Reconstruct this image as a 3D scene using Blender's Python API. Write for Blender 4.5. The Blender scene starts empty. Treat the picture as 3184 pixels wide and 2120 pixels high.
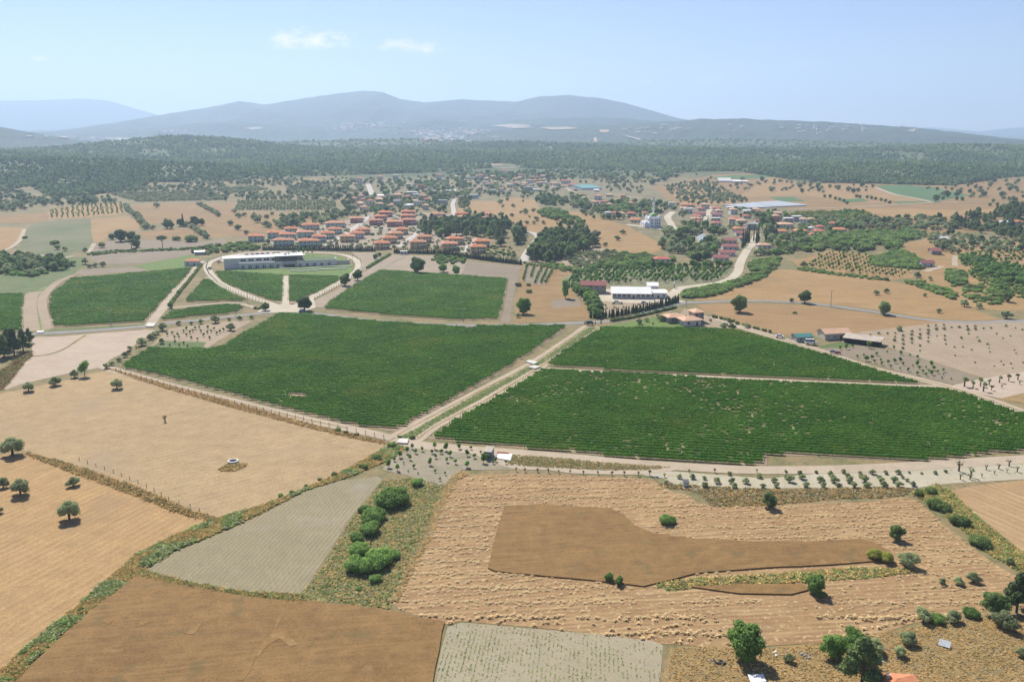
import bpy, bmesh, math, random
import numpy as np
from mathutils import Vector
from mathutils.geometry import delaunay_2d_cdt

# ------------------------------------------------------------------ camera, sky, sun, exposure
CAMZ = 100.0
PITCH = math.atan(484 / 2000.0)
SC = bpy.context.scene
COL = SC.collection
SUN_EL, SUN_AZ = math.radians(50), math.radians(-27)      # azimuth measured from +Y towards +X

cam_d = bpy.data.cameras.new('camera')
cam_d.sensor_width = 36.0
cam_d.lens = 36.0 * 2000 / 2355
cam_d.clip_start, cam_d.clip_end = 1.0, 60000.0
cam = bpy.data.objects.new('camera', cam_d)
cam.location = (0, 0, CAMZ)
cam.rotation_euler = (math.pi / 2 - PITCH, 0, 0)
COL.objects.link(cam)
SC.camera = cam

SKY_STRENGTH, SUN_STRENGTH, EXPOSURE, HAZE_DENSITY = 0.077, 5.0, 0.54, 0.000115
world = bpy.data.worlds.new('World')
SC.world = world
world.use_nodes = True


def pix_dir(x, y):
    X = (np.asarray(x, float) - 1177.5) / 2000
    Y = -(np.asarray(y, float) - 784) / 2000
    c, s = math.cos(PITCH), math.sin(PITCH)
    return X, c + Y * s, -s + Y * c


def build_world():
    nt = world.node_tree
    N, L = nt.nodes, nt.links
    N.clear()
    out = N.new('ShaderNodeOutputWorld')
    bg = N.new('ShaderNodeBackground')
    sky = N.new('ShaderNodeTexSky')
    sky.sky_type = 'NISHITA'
    sky.sun_disc = False
    sky.sun_elevation = SUN_EL
    sky.sun_rotation = SUN_AZ
    sky.altitude = 900
    sky.air_density, sky.dust_density, sky.ozone_density = 1.0, 0.0, 5.0
    bg.inputs['Strength'].default_value = SKY_STRENGTH
    tc = N.new('ShaderNodeTexCoord')
    sep = N.new('ShaderNodeSeparateXYZ')
    L.new(tc.outputs['Generated'], sep.inputs[0])

    def m(op, a, b=None, c=None, clamp=False):
        n = N.new('ShaderNodeMath')
        n.operation = op
        n.use_clamp = clamp
        for i, v in enumerate((a, b, c)):
            if v is None:
                continue
            if isinstance(v, (int, float)):
                n.inputs[i].default_value = v
            else:
                L.new(v, n.inputs[i])
        return n.outputs[0]
    yy = m('MAXIMUM', sep.outputs['Y'], 0.02)
    u = m('DIVIDE', sep.outputs['X'], yy)
    v = m('DIVIDE', sep.outputs['Z'], yy)
    cmb = N.new('ShaderNodeCombineXYZ')
    L.new(u, cmb.inputs[0])
    L.new(m('MULTIPLY', v, 2.2), cmb.inputs[1])
    nz = N.new('ShaderNodeTexNoise')
    nz.inputs['Scale'].default_value = 46
    nz.inputs['Detail'].default_value = 6
    nz.inputs['Roughness'].default_value = 0.62
    L.new(cmb.outputs[0], nz.inputs['Vector'])
    total = None
    # small fair weather clouds: pixel centre, half width, half height, density
    for (px, py, rw, rh, k) in ((705, 98, 120, 30, 1.0), (660, 95, 60, 26, .8), (945, 110, 95, 22, .8), (90, 137, 26, 14, .55),
                                (1640, 184, 40, 15, .35), (1490, 188, 30, 14, .3), (2300, 222, 90, 24, .3), (1865, 150, 60, 10, .2),
                                (1170, 190, 60, 12, .18)):
        d = pix_dir(px, py)
        cu, cv = d[0] / d[1], d[2] / d[1]
        du = m('DIVIDE', m('SUBTRACT', u, float(cu)), rw / 1950)
        dv = m('DIVIDE', m('SUBTRACT', v, float(cv)), rh / 1950)
        # flatter base: squeeze the lower half
        low = m('MULTIPLY', m('MINIMUM', dv, 0.0), 0.7)
        dv2 = m('ADD', dv, low)
        r2 = m('ADD', m('MULTIPLY', du, du), m('MULTIPLY', dv2, dv2))
        e = m('SUBTRACT', 1.0, r2)
        e = m('ADD', e, m('MULTIPLY', m('SUBTRACT', nz.outputs['Fac'], 0.55), 4.2))
        e = m('MULTIPLY', m('MULTIPLY', e, 0.8, clamp=True), m('GREATER_THAN', 3.0, r2))
        e = m('MULTIPLY', m('MULTIPLY', e, m('SUBTRACT', 1.0, m('MULTIPLY', r2, 0.33), clamp=True)), k * 1.1, clamp=True)
        total = e if total is None else m('MAXIMUM', total, e)
    mix = N.new('ShaderNodeMix')
    mix.data_type = 'RGBA'
    L.new(total, mix.inputs[0])
    tint = N.new('ShaderNodeMix')
    tint.data_type, tint.blend_type = 'RGBA', 'MULTIPLY'
    tint.inputs[0].default_value = 1.0
    tint.inputs[7].default_value = (1.04, 0.92, 1.0, 1)
    L.new(sky.outputs[0], tint.inputs[6])
    L.new(tint.outputs[2], mix.inputs[6])
    mix.inputs[7].default_value = (11.5, 10.2, 10.6, 1)
    L.new(mix.outputs[2], bg.inputs['Color'])
    L.new(bg.outputs[0], out.inputs[0])


build_world()
sun_d = bpy.data.lights.new('sun', 'SUN')
sun_d.energy = SUN_STRENGTH
sun_d.angle = math.radians(0.5)
sun_d.color = (1.0, 0.95, 0.87)
sun = bpy.data.objects.new('sun', sun_d)
sd = Vector((math.sin(SUN_AZ) * math.cos(SUN_EL), math.cos(SUN_AZ) * math.cos(SUN_EL), math.sin(SUN_EL)))
sun.rotation_euler = sd.to_track_quat('Z', 'Y').to_euler()
sun.location = (0, 0, 900)
COL.objects.link(sun)

SC.view_settings.view_transform = 'Standard'
SC.view_settings.look = 'None'
SC.view_settings.exposure = EXPOSURE
SC.view_settings.gamma = 1
SC.view_settings.use_curve_mapping = False
SC.render.engine = 'CYCLES'
SC.cycles.max_bounces = 5
SC.cycles.diffuse_bounces = 2
SC.cycles.glossy_bounces = 2
SC.cycles.transmission_bounces = 2
SC.cycles.transparent_max_bounces = 4
SC.cycles.volume_bounces = 2
SC.cycles.use_denoising = True

# ------------------------------------------------------------------ helpers: noise, terrain, pixel to place
R = random.Random(11)
G = np.random.default_rng(11)


def _hash(ix, iy, seed):
    n = (ix.astype(np.int64) * 374761393 + iy.astype(np.int64) * 668265263 + seed * 1274126177) & 0x7fffffff
    n = ((n ^ (n >> 13)) * 1274126177) & 0x7fffffff
    return ((n ^ (n >> 16)) & 0xffff) / 65535.0


def vnoise(x, y, seed=0):
    x, y = np.asarray(x, float), np.asarray(y, float)
    ix, iy = np.floor(x), np.floor(y)
    fx, fy = x - ix, y - iy
    fx, fy = fx * fx * (3 - 2 * fx), fy * fy * (3 - 2 * fy)
    a, b = _hash(ix, iy, seed), _hash(ix + 1, iy, seed)
    c, d = _hash(ix, iy + 1, seed), _hash(ix + 1, iy + 1, seed)
    return (a * (1 - fx) + b * fx) * (1 - fy) + (c * (1 - fx) + d * fx) * fy


def fbm(x, y, seed=0, oct=4):
    s, a, t = 0.0, 1.0, 0.0
    for k in range(oct):
        s = s + a * vnoise(np.asarray(x) * 2 ** k, np.asarray(y) * 2 ** k, seed + 17 * k)
        t += a
        a *= 0.5
    return s / t


def smooth(t):
    t = np.clip(t, 0, 1)
    return t * t * (3 - 2 * t)


BUMPS = [(74, 985, 9, 115, 95), (-36, 830, 4, 65, 55), (300, 750, 8, 85, 62), (560, 1010, 10, 120, 85),
         (-920, 1820, 34, 430, 260), (-1700, 2150, 56, 520, 360), (-1083, 2950, 50, 400, 260), (820, 1980, 18, 420, 240),
         (-300, 2500, 14, 300, 300), (500, 2700, 20, 420, 260), (1500, 2900, 26, 500, 300), (100, 3500, 22, 500, 280), (-600, 3900, 34, 700, 350), (1100, 4100, 30, 800, 380)]


def terrain(x, y):
    x, y = np.asarray(x, float), np.asarray(y, float)
    z = 24 * smooth((y - 1420) / 1750)
    for (cx, cy, a, sx, sy) in BUMPS:
        z = z + a * np.exp(-((x - cx) / sx) ** 2 - ((y - cy) / sy) ** 2)
    far = smooth((y - 1500) / 1200)
    z = z + far * 16 * (fbm(x / 420, y / 420, 3) - 0.5)
    return z


def U(pts):
    """pixels of the 2355-wide photograph -> points on the terrain, (N,3)"""
    p = np.asarray(pts, float).reshape(-1, 2)
    dx, dy, dz = pix_dir(p[:, 0], p[:, 1])
    ts = np.geomspace(90, 5600, 420)
    zz = CAMZ + dz[:, None] * ts[None, :]
    hh = terrain(dx[:, None] * ts[None, :], dy[:, None] * ts[None, :])
    below = zz < hh
    first = np.where(below.any(1), below.argmax(1), len(ts) - 1)
    lo, hi = ts[np.maximum(first - 1, 0)], ts[first]
    for _ in range(22):
        mid = (lo + hi) / 2
        b = CAMZ + dz * mid < terrain(dx * mid, dy * mid)
        hi = np.where(b, mid, hi)
        lo = np.where(b, lo, mid)
    t = (lo + hi) / 2
    x, y = dx * t, dy * t
    return np.stack([x, y, terrain(x, y)], 1)


TILES = {'F': (0, 0, 3184 / 2355), 'A1': (0, 250, 1000 / 2355), 'A2': (1000, 250, 1000 / 2355), 'A3': (2000, 250, 1184 / 2355),
         'A4': (0, 530, 700 / 2111), 'A5': (650, 530, 700 / 2111), 'A6': (1300, 530, 700 / 2111), 'A7': (1900, 530, 700 / 2111),
         'A8': (2484, 530, 700 / 2111), 'B1': (0, 1000, 800 / 2240), 'B2': (800, 1000, 800 / 2240), 'B3': (1600, 950, 800 / 2240),
         'B4': (2384, 950, 800 / 2240), 'B5': (0, 1560, 800 / 2240), 'B6': (800, 1500, 800 / 2023), 'B7': (1600, 1400, 800 / 1742),
         'B8': (2384, 1400, 800 / 1742), 'C1': (660, 770, 460 / 2355), 'C2': (1960, 590, 140 / 1689), 'C3': (1790, 870, 320 / 2355),
         'C4': (2080, 950, 180 / 2355), 'C5': (2400, 1020, 360 / 2355), 'C6': (740, 680, 360 / 2355), 'C7': (2120, 590, 320 / 2281),
         'C8': (2700, 1970, 484 / 2355), 'D1': (1100, 530, 300 / 2355), 'D2': (1400, 530, 300 / 2355), 'D3': (1650, 530, 300 / 2355),
         'D4': (2400, 620, 300 / 2355), 'D5': (1480, 1380, 160 / 1346), 'D6': (2060, 1470, 140 / 1346), 'D7': (550, 770, 150 / 1346),
         'D8': (1590, 870, 110 / 1346)}
K = 2355 / 3184


def T(tile, pts):
    ox, oy, s = TILES[tile]
    p = np.asarray(pts, float).reshape(-1, 2)
    return np.stack([(ox + p[:, 0] * s) * K, (oy + p[:, 1] * s) * K], 1)


def W(tile, pts):
    return U(T(tile, pts))


def mpp(tile, p3):
    """metres for one tile pixel at a place"""
    d = math.sqrt(p3[0] ** 2 + p3[1] ** 2 + (p3[2] - CAMZ) ** 2)
    return TILES[tile][2] * K * d / 2000


def link(o, parent=None):
    COL.objects.link(o)
    if parent is not None:
        o.parent = parent
    return o


def new_mesh(name, verts, faces, mats=(), fm=None, smooth_=False):
    me = bpy.data.meshes.new(name)
    verts = np.asarray(verts, np.float32).reshape(-1, 3)
    if isinstance(faces, np.ndarray):
        n, k = faces.shape
        me.vertices.add(len(verts))
        me.vertices.foreach_set('co', verts.ravel())
        me.loops.add(n * k)
        me.loops.foreach_set('vertex_index', faces.ravel().astype(np.int32))
        me.polygons.add(n)
        me.polygons.foreach_set('loop_start', np.arange(0, n * k, k, dtype=np.int32))
        if fm is not None:
            me.polygons.foreach_set('material_index', np.asarray(fm, np.int32))
        me.update(calc_edges=True)
    else:
        me.from_pydata([tuple(map(float, v)) for v in verts], [], faces)
        if fm is not None:
            for p, k in zip(me.polygons, fm):
                p.material_index = k
        me.update()
    for m_ in mats:
        me.materials.append(m_)
    if smooth_:
        me.polygons.foreach_set('use_smooth', np.ones(len(me.polygons), bool))
    return me


def obj(name, me, parent=None, loc=None, rot=None, scale=None):
    o = bpy.data.objects.new(name, me)
    if loc is not None:
        o.location = [float(c) for c in loc]
    if rot is not None:
        o.rotation_euler = (0, 0, float(rot))
    if scale is not None:
        o.scale = scale if hasattr(scale, '__len__') else (scale,) * 3
    return link(o, parent)


def tag(o, label=None, cat=None, group=None, kind=None):
    if label:
        o['label'] = label
    if cat:
        o['category'] = cat
    if group:
        o['group'] = group
    if kind:
        o['kind'] = kind
    return o


ORD = ['first', 'second', 'third', 'fourth', 'fifth', 'sixth', 'seventh', 'eighth', 'ninth', 'tenth', 'eleventh', 'twelfth',
       'thirteenth', 'fourteenth', 'fifteenth', 'sixteenth', 'seventeenth', 'eighteenth', 'nineteenth', 'twentieth']


def nth(i):
    if i < 20:
        return ORD[i]
    i += 1
    return '%d%s' % (i, {1: 'st', 2: 'nd', 3: 'rd'}.get(i % 10, 'th') if i % 100 not in (11, 12, 13) else 'th')
# ------------------------------------------------------------------ materials
MATS = {}


class NT:
    def __init__(self, name):
        self.mat = bpy.data.materials.new(name)
        self.mat.use_nodes = True
        t = self.mat.node_tree
        self.N, self.L = t.nodes, t.links
        self.b = self.N['Principled BSDF']
        self.b.inputs['Specular IOR Level'].default_value = 0.2
        self.b.inputs['Roughness'].default_value = 0.9
        self.pos = None

    def n(self, t, **k):
        x = self.N.new(t)
        for a, v in k.items():
            setattr(x, a, v)
        return x

    def world(self):
        if self.pos is None:
            self.pos = self.n('ShaderNodeNewGeometry').outputs['Position']
        return self.pos

    def obj(self):
        if self.pos is None:
            self.pos = self.n('ShaderNodeTexCoord').outputs['Object']
        return self.pos

    def noise(self, scale, detail=3, rough=0.55, vec=None, dist=0):
        x = self.n('ShaderNodeTexNoise')
        x.inputs['Scale'].default_value = scale
        x.inputs['Detail'].default_value = detail
        x.inputs['Roughness'].default_value = rough
        x.inputs['Distortion'].default_value = dist
        self.L.new(vec if vec is not None else self.world(), x.inputs['Vector'])
        return x.outputs['Fac']

    def m(self, op, a, b=None, clamp=False):
        x = self.n('ShaderNodeMath', operation=op, use_clamp=clamp)
        for i, v in enumerate((a, b)):
            if v is None:
                continue
            if isinstance(v, (int, float)):
                x.inputs[i].default_value = v
            else:
                self.L.new(v, x.inputs[i])
        return x.outputs[0]

    def ramp(self, f, lo, hi, a=0.0, b=1.0):
        x = self.n('ShaderNodeMapRange', clamp=True)
        x.inputs[1].default_value, x.inputs[2].default_value = lo, hi
        x.inputs[3].default_value, x.inputs[4].default_value = a, b
        self.L.new(f, x.inputs[0])
        return x.outputs[0]

    def mix(self, f, a, b, mode='MIX'):
        x = self.n('ShaderNodeMix', data_type='RGBA', blend_type=mode)
        for i, v in ((0, f), (6, a), (7, b)):
            if isinstance(v, (int, float)):
                x.inputs[i].default_value = v
            elif isinstance(v, (tuple, list)):
                x.inputs[i].default_value = (*v, 1) if len(v) == 3 else v
            else:
                self.L.new(v, x.inputs[i])
        return x.outputs[2]

    def stripe(self, ang, spacing, wob=0.6, wobscale=0.05):
        d = self.n('ShaderNodeVectorMath', operation='DOT_PRODUCT')
        self.L.new(self.world(), d.inputs[0])
        d.inputs[1].default_value = (math.cos(ang), math.sin(ang), 0)
        f = self.m('MULTIPLY', d.outputs['Value'], 2 * math.pi / spacing)
        if wob:
            f = self.m('ADD', f, self.m('MULTIPLY', self.noise(wobscale, 2), wob * 2 * math.pi))
        return self.m('ADD', self.m('MULTIPLY', self.m('SINE', f), 0.5), 0.5)

    def streak(self, ang, spacing, bend=1.0):
        """uneven drill lines: noise drawn out along a direction, bent a little"""
        c, s = math.cos(ang), math.sin(ang)
        outs = []
        for v, k in (((c, s, 0), 1.0 / spacing), ((-s, c, 0), 0.07 / spacing)):
            d = self.n('ShaderNodeVectorMath', operation='DOT_PRODUCT')
            self.L.new(self.world(), d.inputs[0])
            d.inputs[1].default_value = v
            outs.append(self.m('MULTIPLY', d.outputs['Value'], k))
        outs[0] = self.m('ADD', outs[0], self.m('MULTIPLY', self.noise(0.012, 2), 2.5 * bend))
        cm = self.n('ShaderNodeCombineXYZ')
        self.L.new(outs[0], cm.inputs[0])
        self.L.new(outs[1], cm.inputs[1])
        return self.noise(1.0, 3, 0.6, cm.outputs[0])

    def bump(self, f, strength, dist):
        x = self.n('ShaderNodeBump')
        x.inputs['Strength'].default_value = strength
        x.inputs['Distance'].default_value = dist
        self.L.new(f, x.inputs['Height'])
        self.L.new(x.outputs[0], self.b.inputs['Normal'])

    def out(self, c):
        if isinstance(c, (tuple, list)):
            self.b.inputs['Base Color'].default_value = (*c, 1)
        else:
            self.L.new(c, self.b.inputs['Base Color'])
        return self.mat


FIELD_TONE = 0.69


def field(name, a, b, big=60, small=1.2, contrast=0.25, stripe=None, patch=None, speck=None, bump=0.25, band=None, drill=None):
    """a soil or crop surface: two tones, fine grain, furrows, patches with their own outline, small tufts"""
    if name in MATS:
        return MATS[name]
    t = NT(name)
    g_ = FIELD_TONE
    a, b = tuple(v * g_ for v in a), tuple(v * g_ for v in b)
    c = t.mix(t.ramp(t.noise(1.0 / big, 4, 0.6), 0.32, 0.68), a, b)
    g = t.noise(1.0 / small, 4, 0.7)
    g2 = t.noise(1.0 / (small * 7), 3, 0.6)
    c = t.mix(1.0, c, t.mix(t.ramp(g, 0.3, 0.7), (1 - contrast,) * 3, (1 + contrast,) * 3), 'MULTIPLY')
    c = t.mix(1.0, c, t.mix(t.ramp(g2, 0.3, 0.7), (1 - contrast * .5,) * 3, (1 + contrast * .5,) * 3), 'MULTIPLY')
    hb = g
    if band:
        ang, sp, col, k, wob = band
        s = t.stripe(ang, sp, wob, 0.006)
        c = t.mix(t.m('MULTIPLY', t.ramp(s, 0.35, 0.9), k), c, col)
    if stripe:
        ang, sp, col, k, wob = stripe
        col = tuple(v * g_ for v in col)
        s = t.streak(ang, sp * 0.6, wob)
        br = t.ramp(t.noise(0.05, 4), 0.35, 0.65, 0.35, 1.0)
        c = t.mix(t.m('MULTIPLY', t.m('MULTIPLY', t.ramp(s, 0.44, 0.66), br), min(1, k * 1.5)), c, col)
        hb = t.m('ADD', g, t.m('MULTIPLY', s, 0.7))
    if drill:
        ang, sp, col, k = drill
        s = t.stripe(ang, sp, 0.25, 0.03)
        br = t.ramp(t.noise(0.35, 4, .65), 0.3, 0.62, 0.1, 1.0)
        c = t.mix(t.m('MULTIPLY', t.m('MULTIPLY', t.ramp(s, 0.5, 0.9), br), k), c, tuple(v * g_ for v in col))
        hb = t.m('ADD', hb, t.m('MULTIPLY', s, 0.5))
    if patch:
        col, sc, th, k = patch
        col = tuple(v * g_ for v in col)
        f = t.ramp(t.noise(1.0 / sc, 5, 0.65), th, th + 0.1)
        c = t.mix(t.m('MULTIPLY', f, k), c, col)
    if speck:
        col, sc, th, k = speck
        col = tuple(v * g_ for v in col)
        f = t.ramp(t.noise(1.0 / sc, 2, 0.5), th, th + 0.05)
        c = t.mix(t.m('MULTIPLY', f, k), c, col)
    t.bump(hb, bump, 0.3)
    MATS[name] = t.out(c)
    return MATS[name]


LEAF_TONE = 2.3


def foliage(name, a, b, hue=0.25, trans=0.25, scale=1.6):
    """leaves: darker and lighter clumps, each plant a little different"""
    if name in MATS:
        return MATS[name]
    a, b = tuple(v * LEAF_TONE for v in a), tuple(v * LEAF_TONE for v in b)
    t = NT(name)
    oi = t.n('ShaderNodeObjectInfo')
    f = t.noise(scale, 3, 0.6)
    f = t.m('ADD', t.ramp(f, 0.3, 0.7), t.m('MULTIPLY', t.m('SUBTRACT', oi.outputs['Random'], 0.5), hue * 2), clamp=True)
    c = t.mix(f, a, b)
    rr = t.m('ADD', 0.8, t.m('MULTIPLY', oi.outputs['Random'], 0.4))
    cmb = t.n('ShaderNodeCombineColor')
    for i in range(3):
        t.L.new(rr, cmb.inputs[i])
    c = t.mix(1.0, c, cmb.outputs[0], 'MULTIPLY')
    t.out(c)
    t.b.inputs['Roughness'].default_value = 0.7
    tr = t.n('ShaderNodeBsdfTranslucent')
    t.L.new(c, tr.inputs['Color'])
    ms = t.n('ShaderNodeMixShader')
    ms.inputs[0].default_value = min(.6, trans + .15)
    t.L.new(t.b.outputs[0], ms.inputs[1])
    t.L.new(tr.outputs[0], ms.inputs[2])
    t.L.new(ms.outputs[0], t.N['Material Output'].inputs['Surface'])
    MATS[name] = t.mat
    return t.mat


def paint(name, c, rough=0.8, var=0.12, scale=0.8, spec=0.2, stain=None, metal=0.0):
    if name in MATS:
        return MATS[name]
    t = NT(name)
    t.obj()
    f = t.noise(scale, 5, 0.65)
    col = t.mix(t.ramp(f, 0.3, 0.7), tuple(x * (1 - var) for x in c), tuple(min(1, x * (1 + var)) for x in c))
    if stain:
        col = t.mix(t.ramp(t.noise(scale * 0.35, 5, 0.7), 0.52, 0.7, 0, stain[1]), col, stain[0])
    t.out(col)
    t.b.inputs['Roughness'].default_value = rough
    t.b.inputs['Specular IOR Level'].default_value = spec
    t.b.inputs['Metallic'].default_value = metal
    MATS[name] = t.mat
    return t.mat


def tiles(name, a, b, rows=0.36):
    """clay roof tiles: courses across, worn and mottled"""
    if name in MATS:
        return MATS[name]
    t = NT(name)
    t.obj()
    c = t.mix(t.ramp(t.noise(0.9, 5, 0.7), 0.3, 0.7), a, b)
    c = t.mix(1.0, c, t.mix(t.ramp(t.noise(3.5, 3, 0.7), 0.3, 0.7), (0.72, 0.72, 0.72), (1.2, 1.2, 1.2)), 'MULTIPLY')
    s = t.stripe(0.0, rows, 0.0)
    s2 = t.stripe(math.pi / 2, rows, 0.0)
    s = t.m('MULTIPLY', t.m('ADD', s, s2), 0.5)
    c = t.mix(t.ramp(s, 0.0, 0.4, 0.25, 0.0), c, tuple(x * 0.45 for x in a))
    t.bump(s, 0.5, 0.06)
    t.b.inputs['Roughness'].default_value = 0.85
    MATS[name] = t.out(c)
    return MATS[name]


def far_forest(name, a, b, c2, clear, bumpd):
    if name in MATS:
        return MATS[name]
    t = NT(name)
    f = t.noise(1 / 260.0, 5, 0.6)
    c = t.mix(t.ramp(f, 0.35, 0.65), a, b)
    g = t.noise(1 / 26.0, 4, 0.75)
    c = t.mix(t.ramp(g, 0.35, 0.62), c, c2)
    c = t.mix(t.ramp(t.noise(1 / 340.0, 6, 0.7), 0.66, 0.71), c, clear)
    t.bump(g, 0.9, bumpd)
    MATS[name] = t.out(c)
    return MATS[name]


GLASS = paint('window_glass', (0.03, 0.04, 0.05), 0.15, 0.2, 0.5, 0.6)
WHITE = paint('white_paint', (0.72, 0.71, 0.68), 0.7, 0.06, 0.4, 0.25, ((0.5, 0.48, 0.43), 0.5))
BARK = paint('bark', (0.12, 0.09, 0.065), 0.95, 0.3, 6)
METAL = paint('grey_metal', (0.35, 0.36, 0.36), 0.45, 0.1, 1.5, 0.4, None, 0.4)
DARK = paint('painted_inner_shade', (0.02, 0.02, 0.022), 0.8, 0.1)  # near-black paint standing in for the shade inside an open shed
CONC = paint('pale_concrete', (0.55, 0.52, 0.46), 0.9, 0.12, 0.3, 0.15, ((0.38, 0.35, 0.3), 0.5))
# ------------------------------------------------------------------ ground, hills and mountains
def grid_mesh(name, xs, ys, zf, mat):
    X, Y = np.meshgrid(xs, ys)
    Z = zf(X, Y)
    nx, ny = len(xs), len(ys)
    i = np.arange((ny - 1) * nx).reshape(ny - 1, nx)[:, :-1].ravel()
    f = np.stack([i, i + 1, i + nx + 1, i + nx], 1)
    return new_mesh(name, np.stack([X, Y, Z], -1), f, [mat], None, True)


def ground_mat():
    t = NT('dry_ground')
    sx = t.n('ShaderNodeSeparateXYZ')
    t.L.new(t.world(), sx.inputs[0])
    c = t.mix(t.ramp(t.noise(1 / 45.0, 5, 0.65), 0.36, 0.66), (0.27, 0.19, 0.1), (0.16, 0.145, 0.062))
    c = t.mix(t.ramp(t.noise(1 / 9.0, 5, 0.75), 0.46, 0.66, 0, 0.85), c, (0.095, 0.115, 0.042))
    c = t.mix(1.0, c, t.mix(t.ramp(t.noise(0.7, 4, 0.75), 0.3, 0.7), (0.72,) * 3, (1.25,) * 3), 'MULTIPLY')
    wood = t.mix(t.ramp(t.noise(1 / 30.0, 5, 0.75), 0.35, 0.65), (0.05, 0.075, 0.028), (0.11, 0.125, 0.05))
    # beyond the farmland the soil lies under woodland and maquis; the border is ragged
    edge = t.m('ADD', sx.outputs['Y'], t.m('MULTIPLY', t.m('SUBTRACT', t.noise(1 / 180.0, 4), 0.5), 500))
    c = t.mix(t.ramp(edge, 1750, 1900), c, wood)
    t.bump(t.noise(1.3, 4, 0.7), 0.3, 0.3)
    return t.out(c)


xs = np.concatenate([np.arange(-12000, -2500, 500), np.arange(-2500, -700, 36), np.arange(-700, 700, 12.5), np.arange(700, 2500, 36),
                     np.arange(2500, 12001, 500)])
ys = np.concatenate([np.arange(-3000, 40, 200), np.arange(60, 1300, 10), np.arange(1300, 3600, 28), np.arange(3600, 5600, 100),
                     np.arange(5600, 22001, 600)])
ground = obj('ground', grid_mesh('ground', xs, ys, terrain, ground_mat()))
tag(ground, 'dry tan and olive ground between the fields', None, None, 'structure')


def ridge(name, label, sky, D0, front, back, mat, n=170, rough=0.16, seed=1, base=20):
    """a ridge with real depth: crest heights along x, slopes cut by spurs and gullies"""
    p = np.asarray(sky, float)
    dx, dy, dz = pix_dir(p[:, 0], p[:, 1])
    cx, cz = dx / dy * D0, CAMZ + dz / dy * D0
    xs = np.linspace(cx[0], cx[-1], n)
    ys = np.concatenate([np.linspace(D0 - front, D0, 46), np.linspace(D0, D0 + back, 22)[1:]])

    def zf(X, Y):
        wob = (fbm(X / (front * .5), Y / front, seed + 5) - 0.5) * front * 0.25
        Yw = Y + wob * np.clip(np.abs(Y - D0) / front * 3, 0, 1)
        crest = np.interp(X, cx, cz)
        t = np.where(Yw < D0, (Yw - (D0 - front)) / front, 1 - (Yw - D0) / back)
        t = np.clip(t, 0, 1)
        s = 0.55 * smooth(t) + 0.45 * t ** 1.6
        spur = 1 - rough * (2 * np.abs(fbm(X / (front * .3), Y / (front * .5), seed, 5) - 0.5) * 2) * np.sin(np.pi * t)
        fade = smooth((X - cx[0]) / (0.02 * (cx[-1] - cx[0]))) * smooth((cx[-1] - X) / (0.02 * (cx[-1] - cx[0])))
        fine = (fbm(X / 70, Y / 70, seed + 9, 3) - .5) * 9
        return base - 30 + (crest - base + 30) * s * spur * fade + fine * np.clip(t * 4, 0, 1)
    o = obj(name, grid_mesh(name, xs, ys, zf, mat))
    return tag(o, label, None, None, 'structure')


FF1 = far_forest('wooded_slope', (0.045, 0.075, 0.034), (0.085, 0.115, 0.05), (0.018, 0.03, 0.014), (0.25, 0.2, 0.12), 14)
FF2 = far_forest('maquis_slope', (0.05, 0.075, 0.038), (0.1, 0.115, 0.065), (0.025, 0.038, 0.02), (0.27, 0.24, 0.18), 16)
ridge('mountain', 'broad hazy mountain with two rounded summits', [(-400, 310), (-100, 302), (120, 300), (250, 292), (370, 268), (450, 252), (505, 243), (550, 233), (610, 241), (700, 226),
      (780, 215), (840, 209), (880, 212), (920, 228), (980, 236), (1060, 229), (1130, 232), (1190, 234), (1240, 222), (1310, 219), (1380, 226), (1440, 238),
      (1500, 255), (1560, 272), (1620, 284), (1800, 296), (2100, 305)], 9200, 3300, 2500, FF2, 260, 0.5, 2, 30)
ridge('mountain', 'faint blue mountain on the far left horizon', [(-900, 300), (-400, 250), (-150, 236), (0, 232), (90, 231), (190, 227), (250, 232), (310, 250), (370, 266),
      (450, 285), (600, 300), (800, 305)], 14500, 3500, 2500, FF2, 120, 0.2, 4, 20)
ridge('mountain', 'faint distant mountain behind the right ridge', [(1900, 305), (2050, 300), (2140, 293), (2200, 299), (2250, 304), (2300, 297), (2370, 292), (2500, 285), (2800, 290), (3100, 305)],
      14500, 3000, 2500, FF2, 90, 0.2, 6, 20)
ridge('hills', 'long wooded ridge closing the plain on the right', [(1050, 312), (1150, 299), (1300, 292), (1440, 286), (1560, 278), (1610, 274), (1700, 273), (1800, 277), (1900, 281), (2000, 287),
      (2100, 293), (2180, 302), (2250, 311), (2355, 328), (2450, 345)], 5600, 1500, 1300, FF1, 240, 0.5, 8, 35)
ridge('hills', 'low wooded foothills below the mountain', [(-500, 312), (60, 305), (200, 302), (330, 296), (470, 283), (560, 281), (640, 290), (760, 293), (860, 290), (940, 281), (1010, 274), (1080, 284), (1140, 285),
      (1180, 276), (1260, 272), (1400, 270), (1500, 277), (1650, 291), (1900, 304)], 6900, 1400, 1400, FF1, 240, 0.5, 12, 35)
ridge('hills', 'dark wooded hill at the left edge behind the forest', [(-700, 300), (-300, 280), (-100, 284), (0, 293), (60, 304), (130, 317), (220, 330)], 4300, 700, 900, FF1, 70, 0.2, 14, 40)
# ------------------------------------------------------------------ far towns and clearings on the slopes
from mathutils.bvhtree import BVHTree
RIDGE_BVH = []
for o_ in [ground] + [o for o in COL.objects if o.name.split('.')[0] in ('mountain', 'hills')]:
    me_ = o_.data
    co_ = np.empty(len(me_.vertices) * 3, np.float32)
    me_.vertices.foreach_get('co', co_)
    fi_ = np.empty(len(me_.loops), np.int32)
    me_.loops.foreach_get('vertex_index', fi_)
    RIDGE_BVH.append(BVHTree.FromPolygons(co_.reshape(-1, 3).tolist(), fi_.reshape(-1, 4).tolist()))


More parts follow.
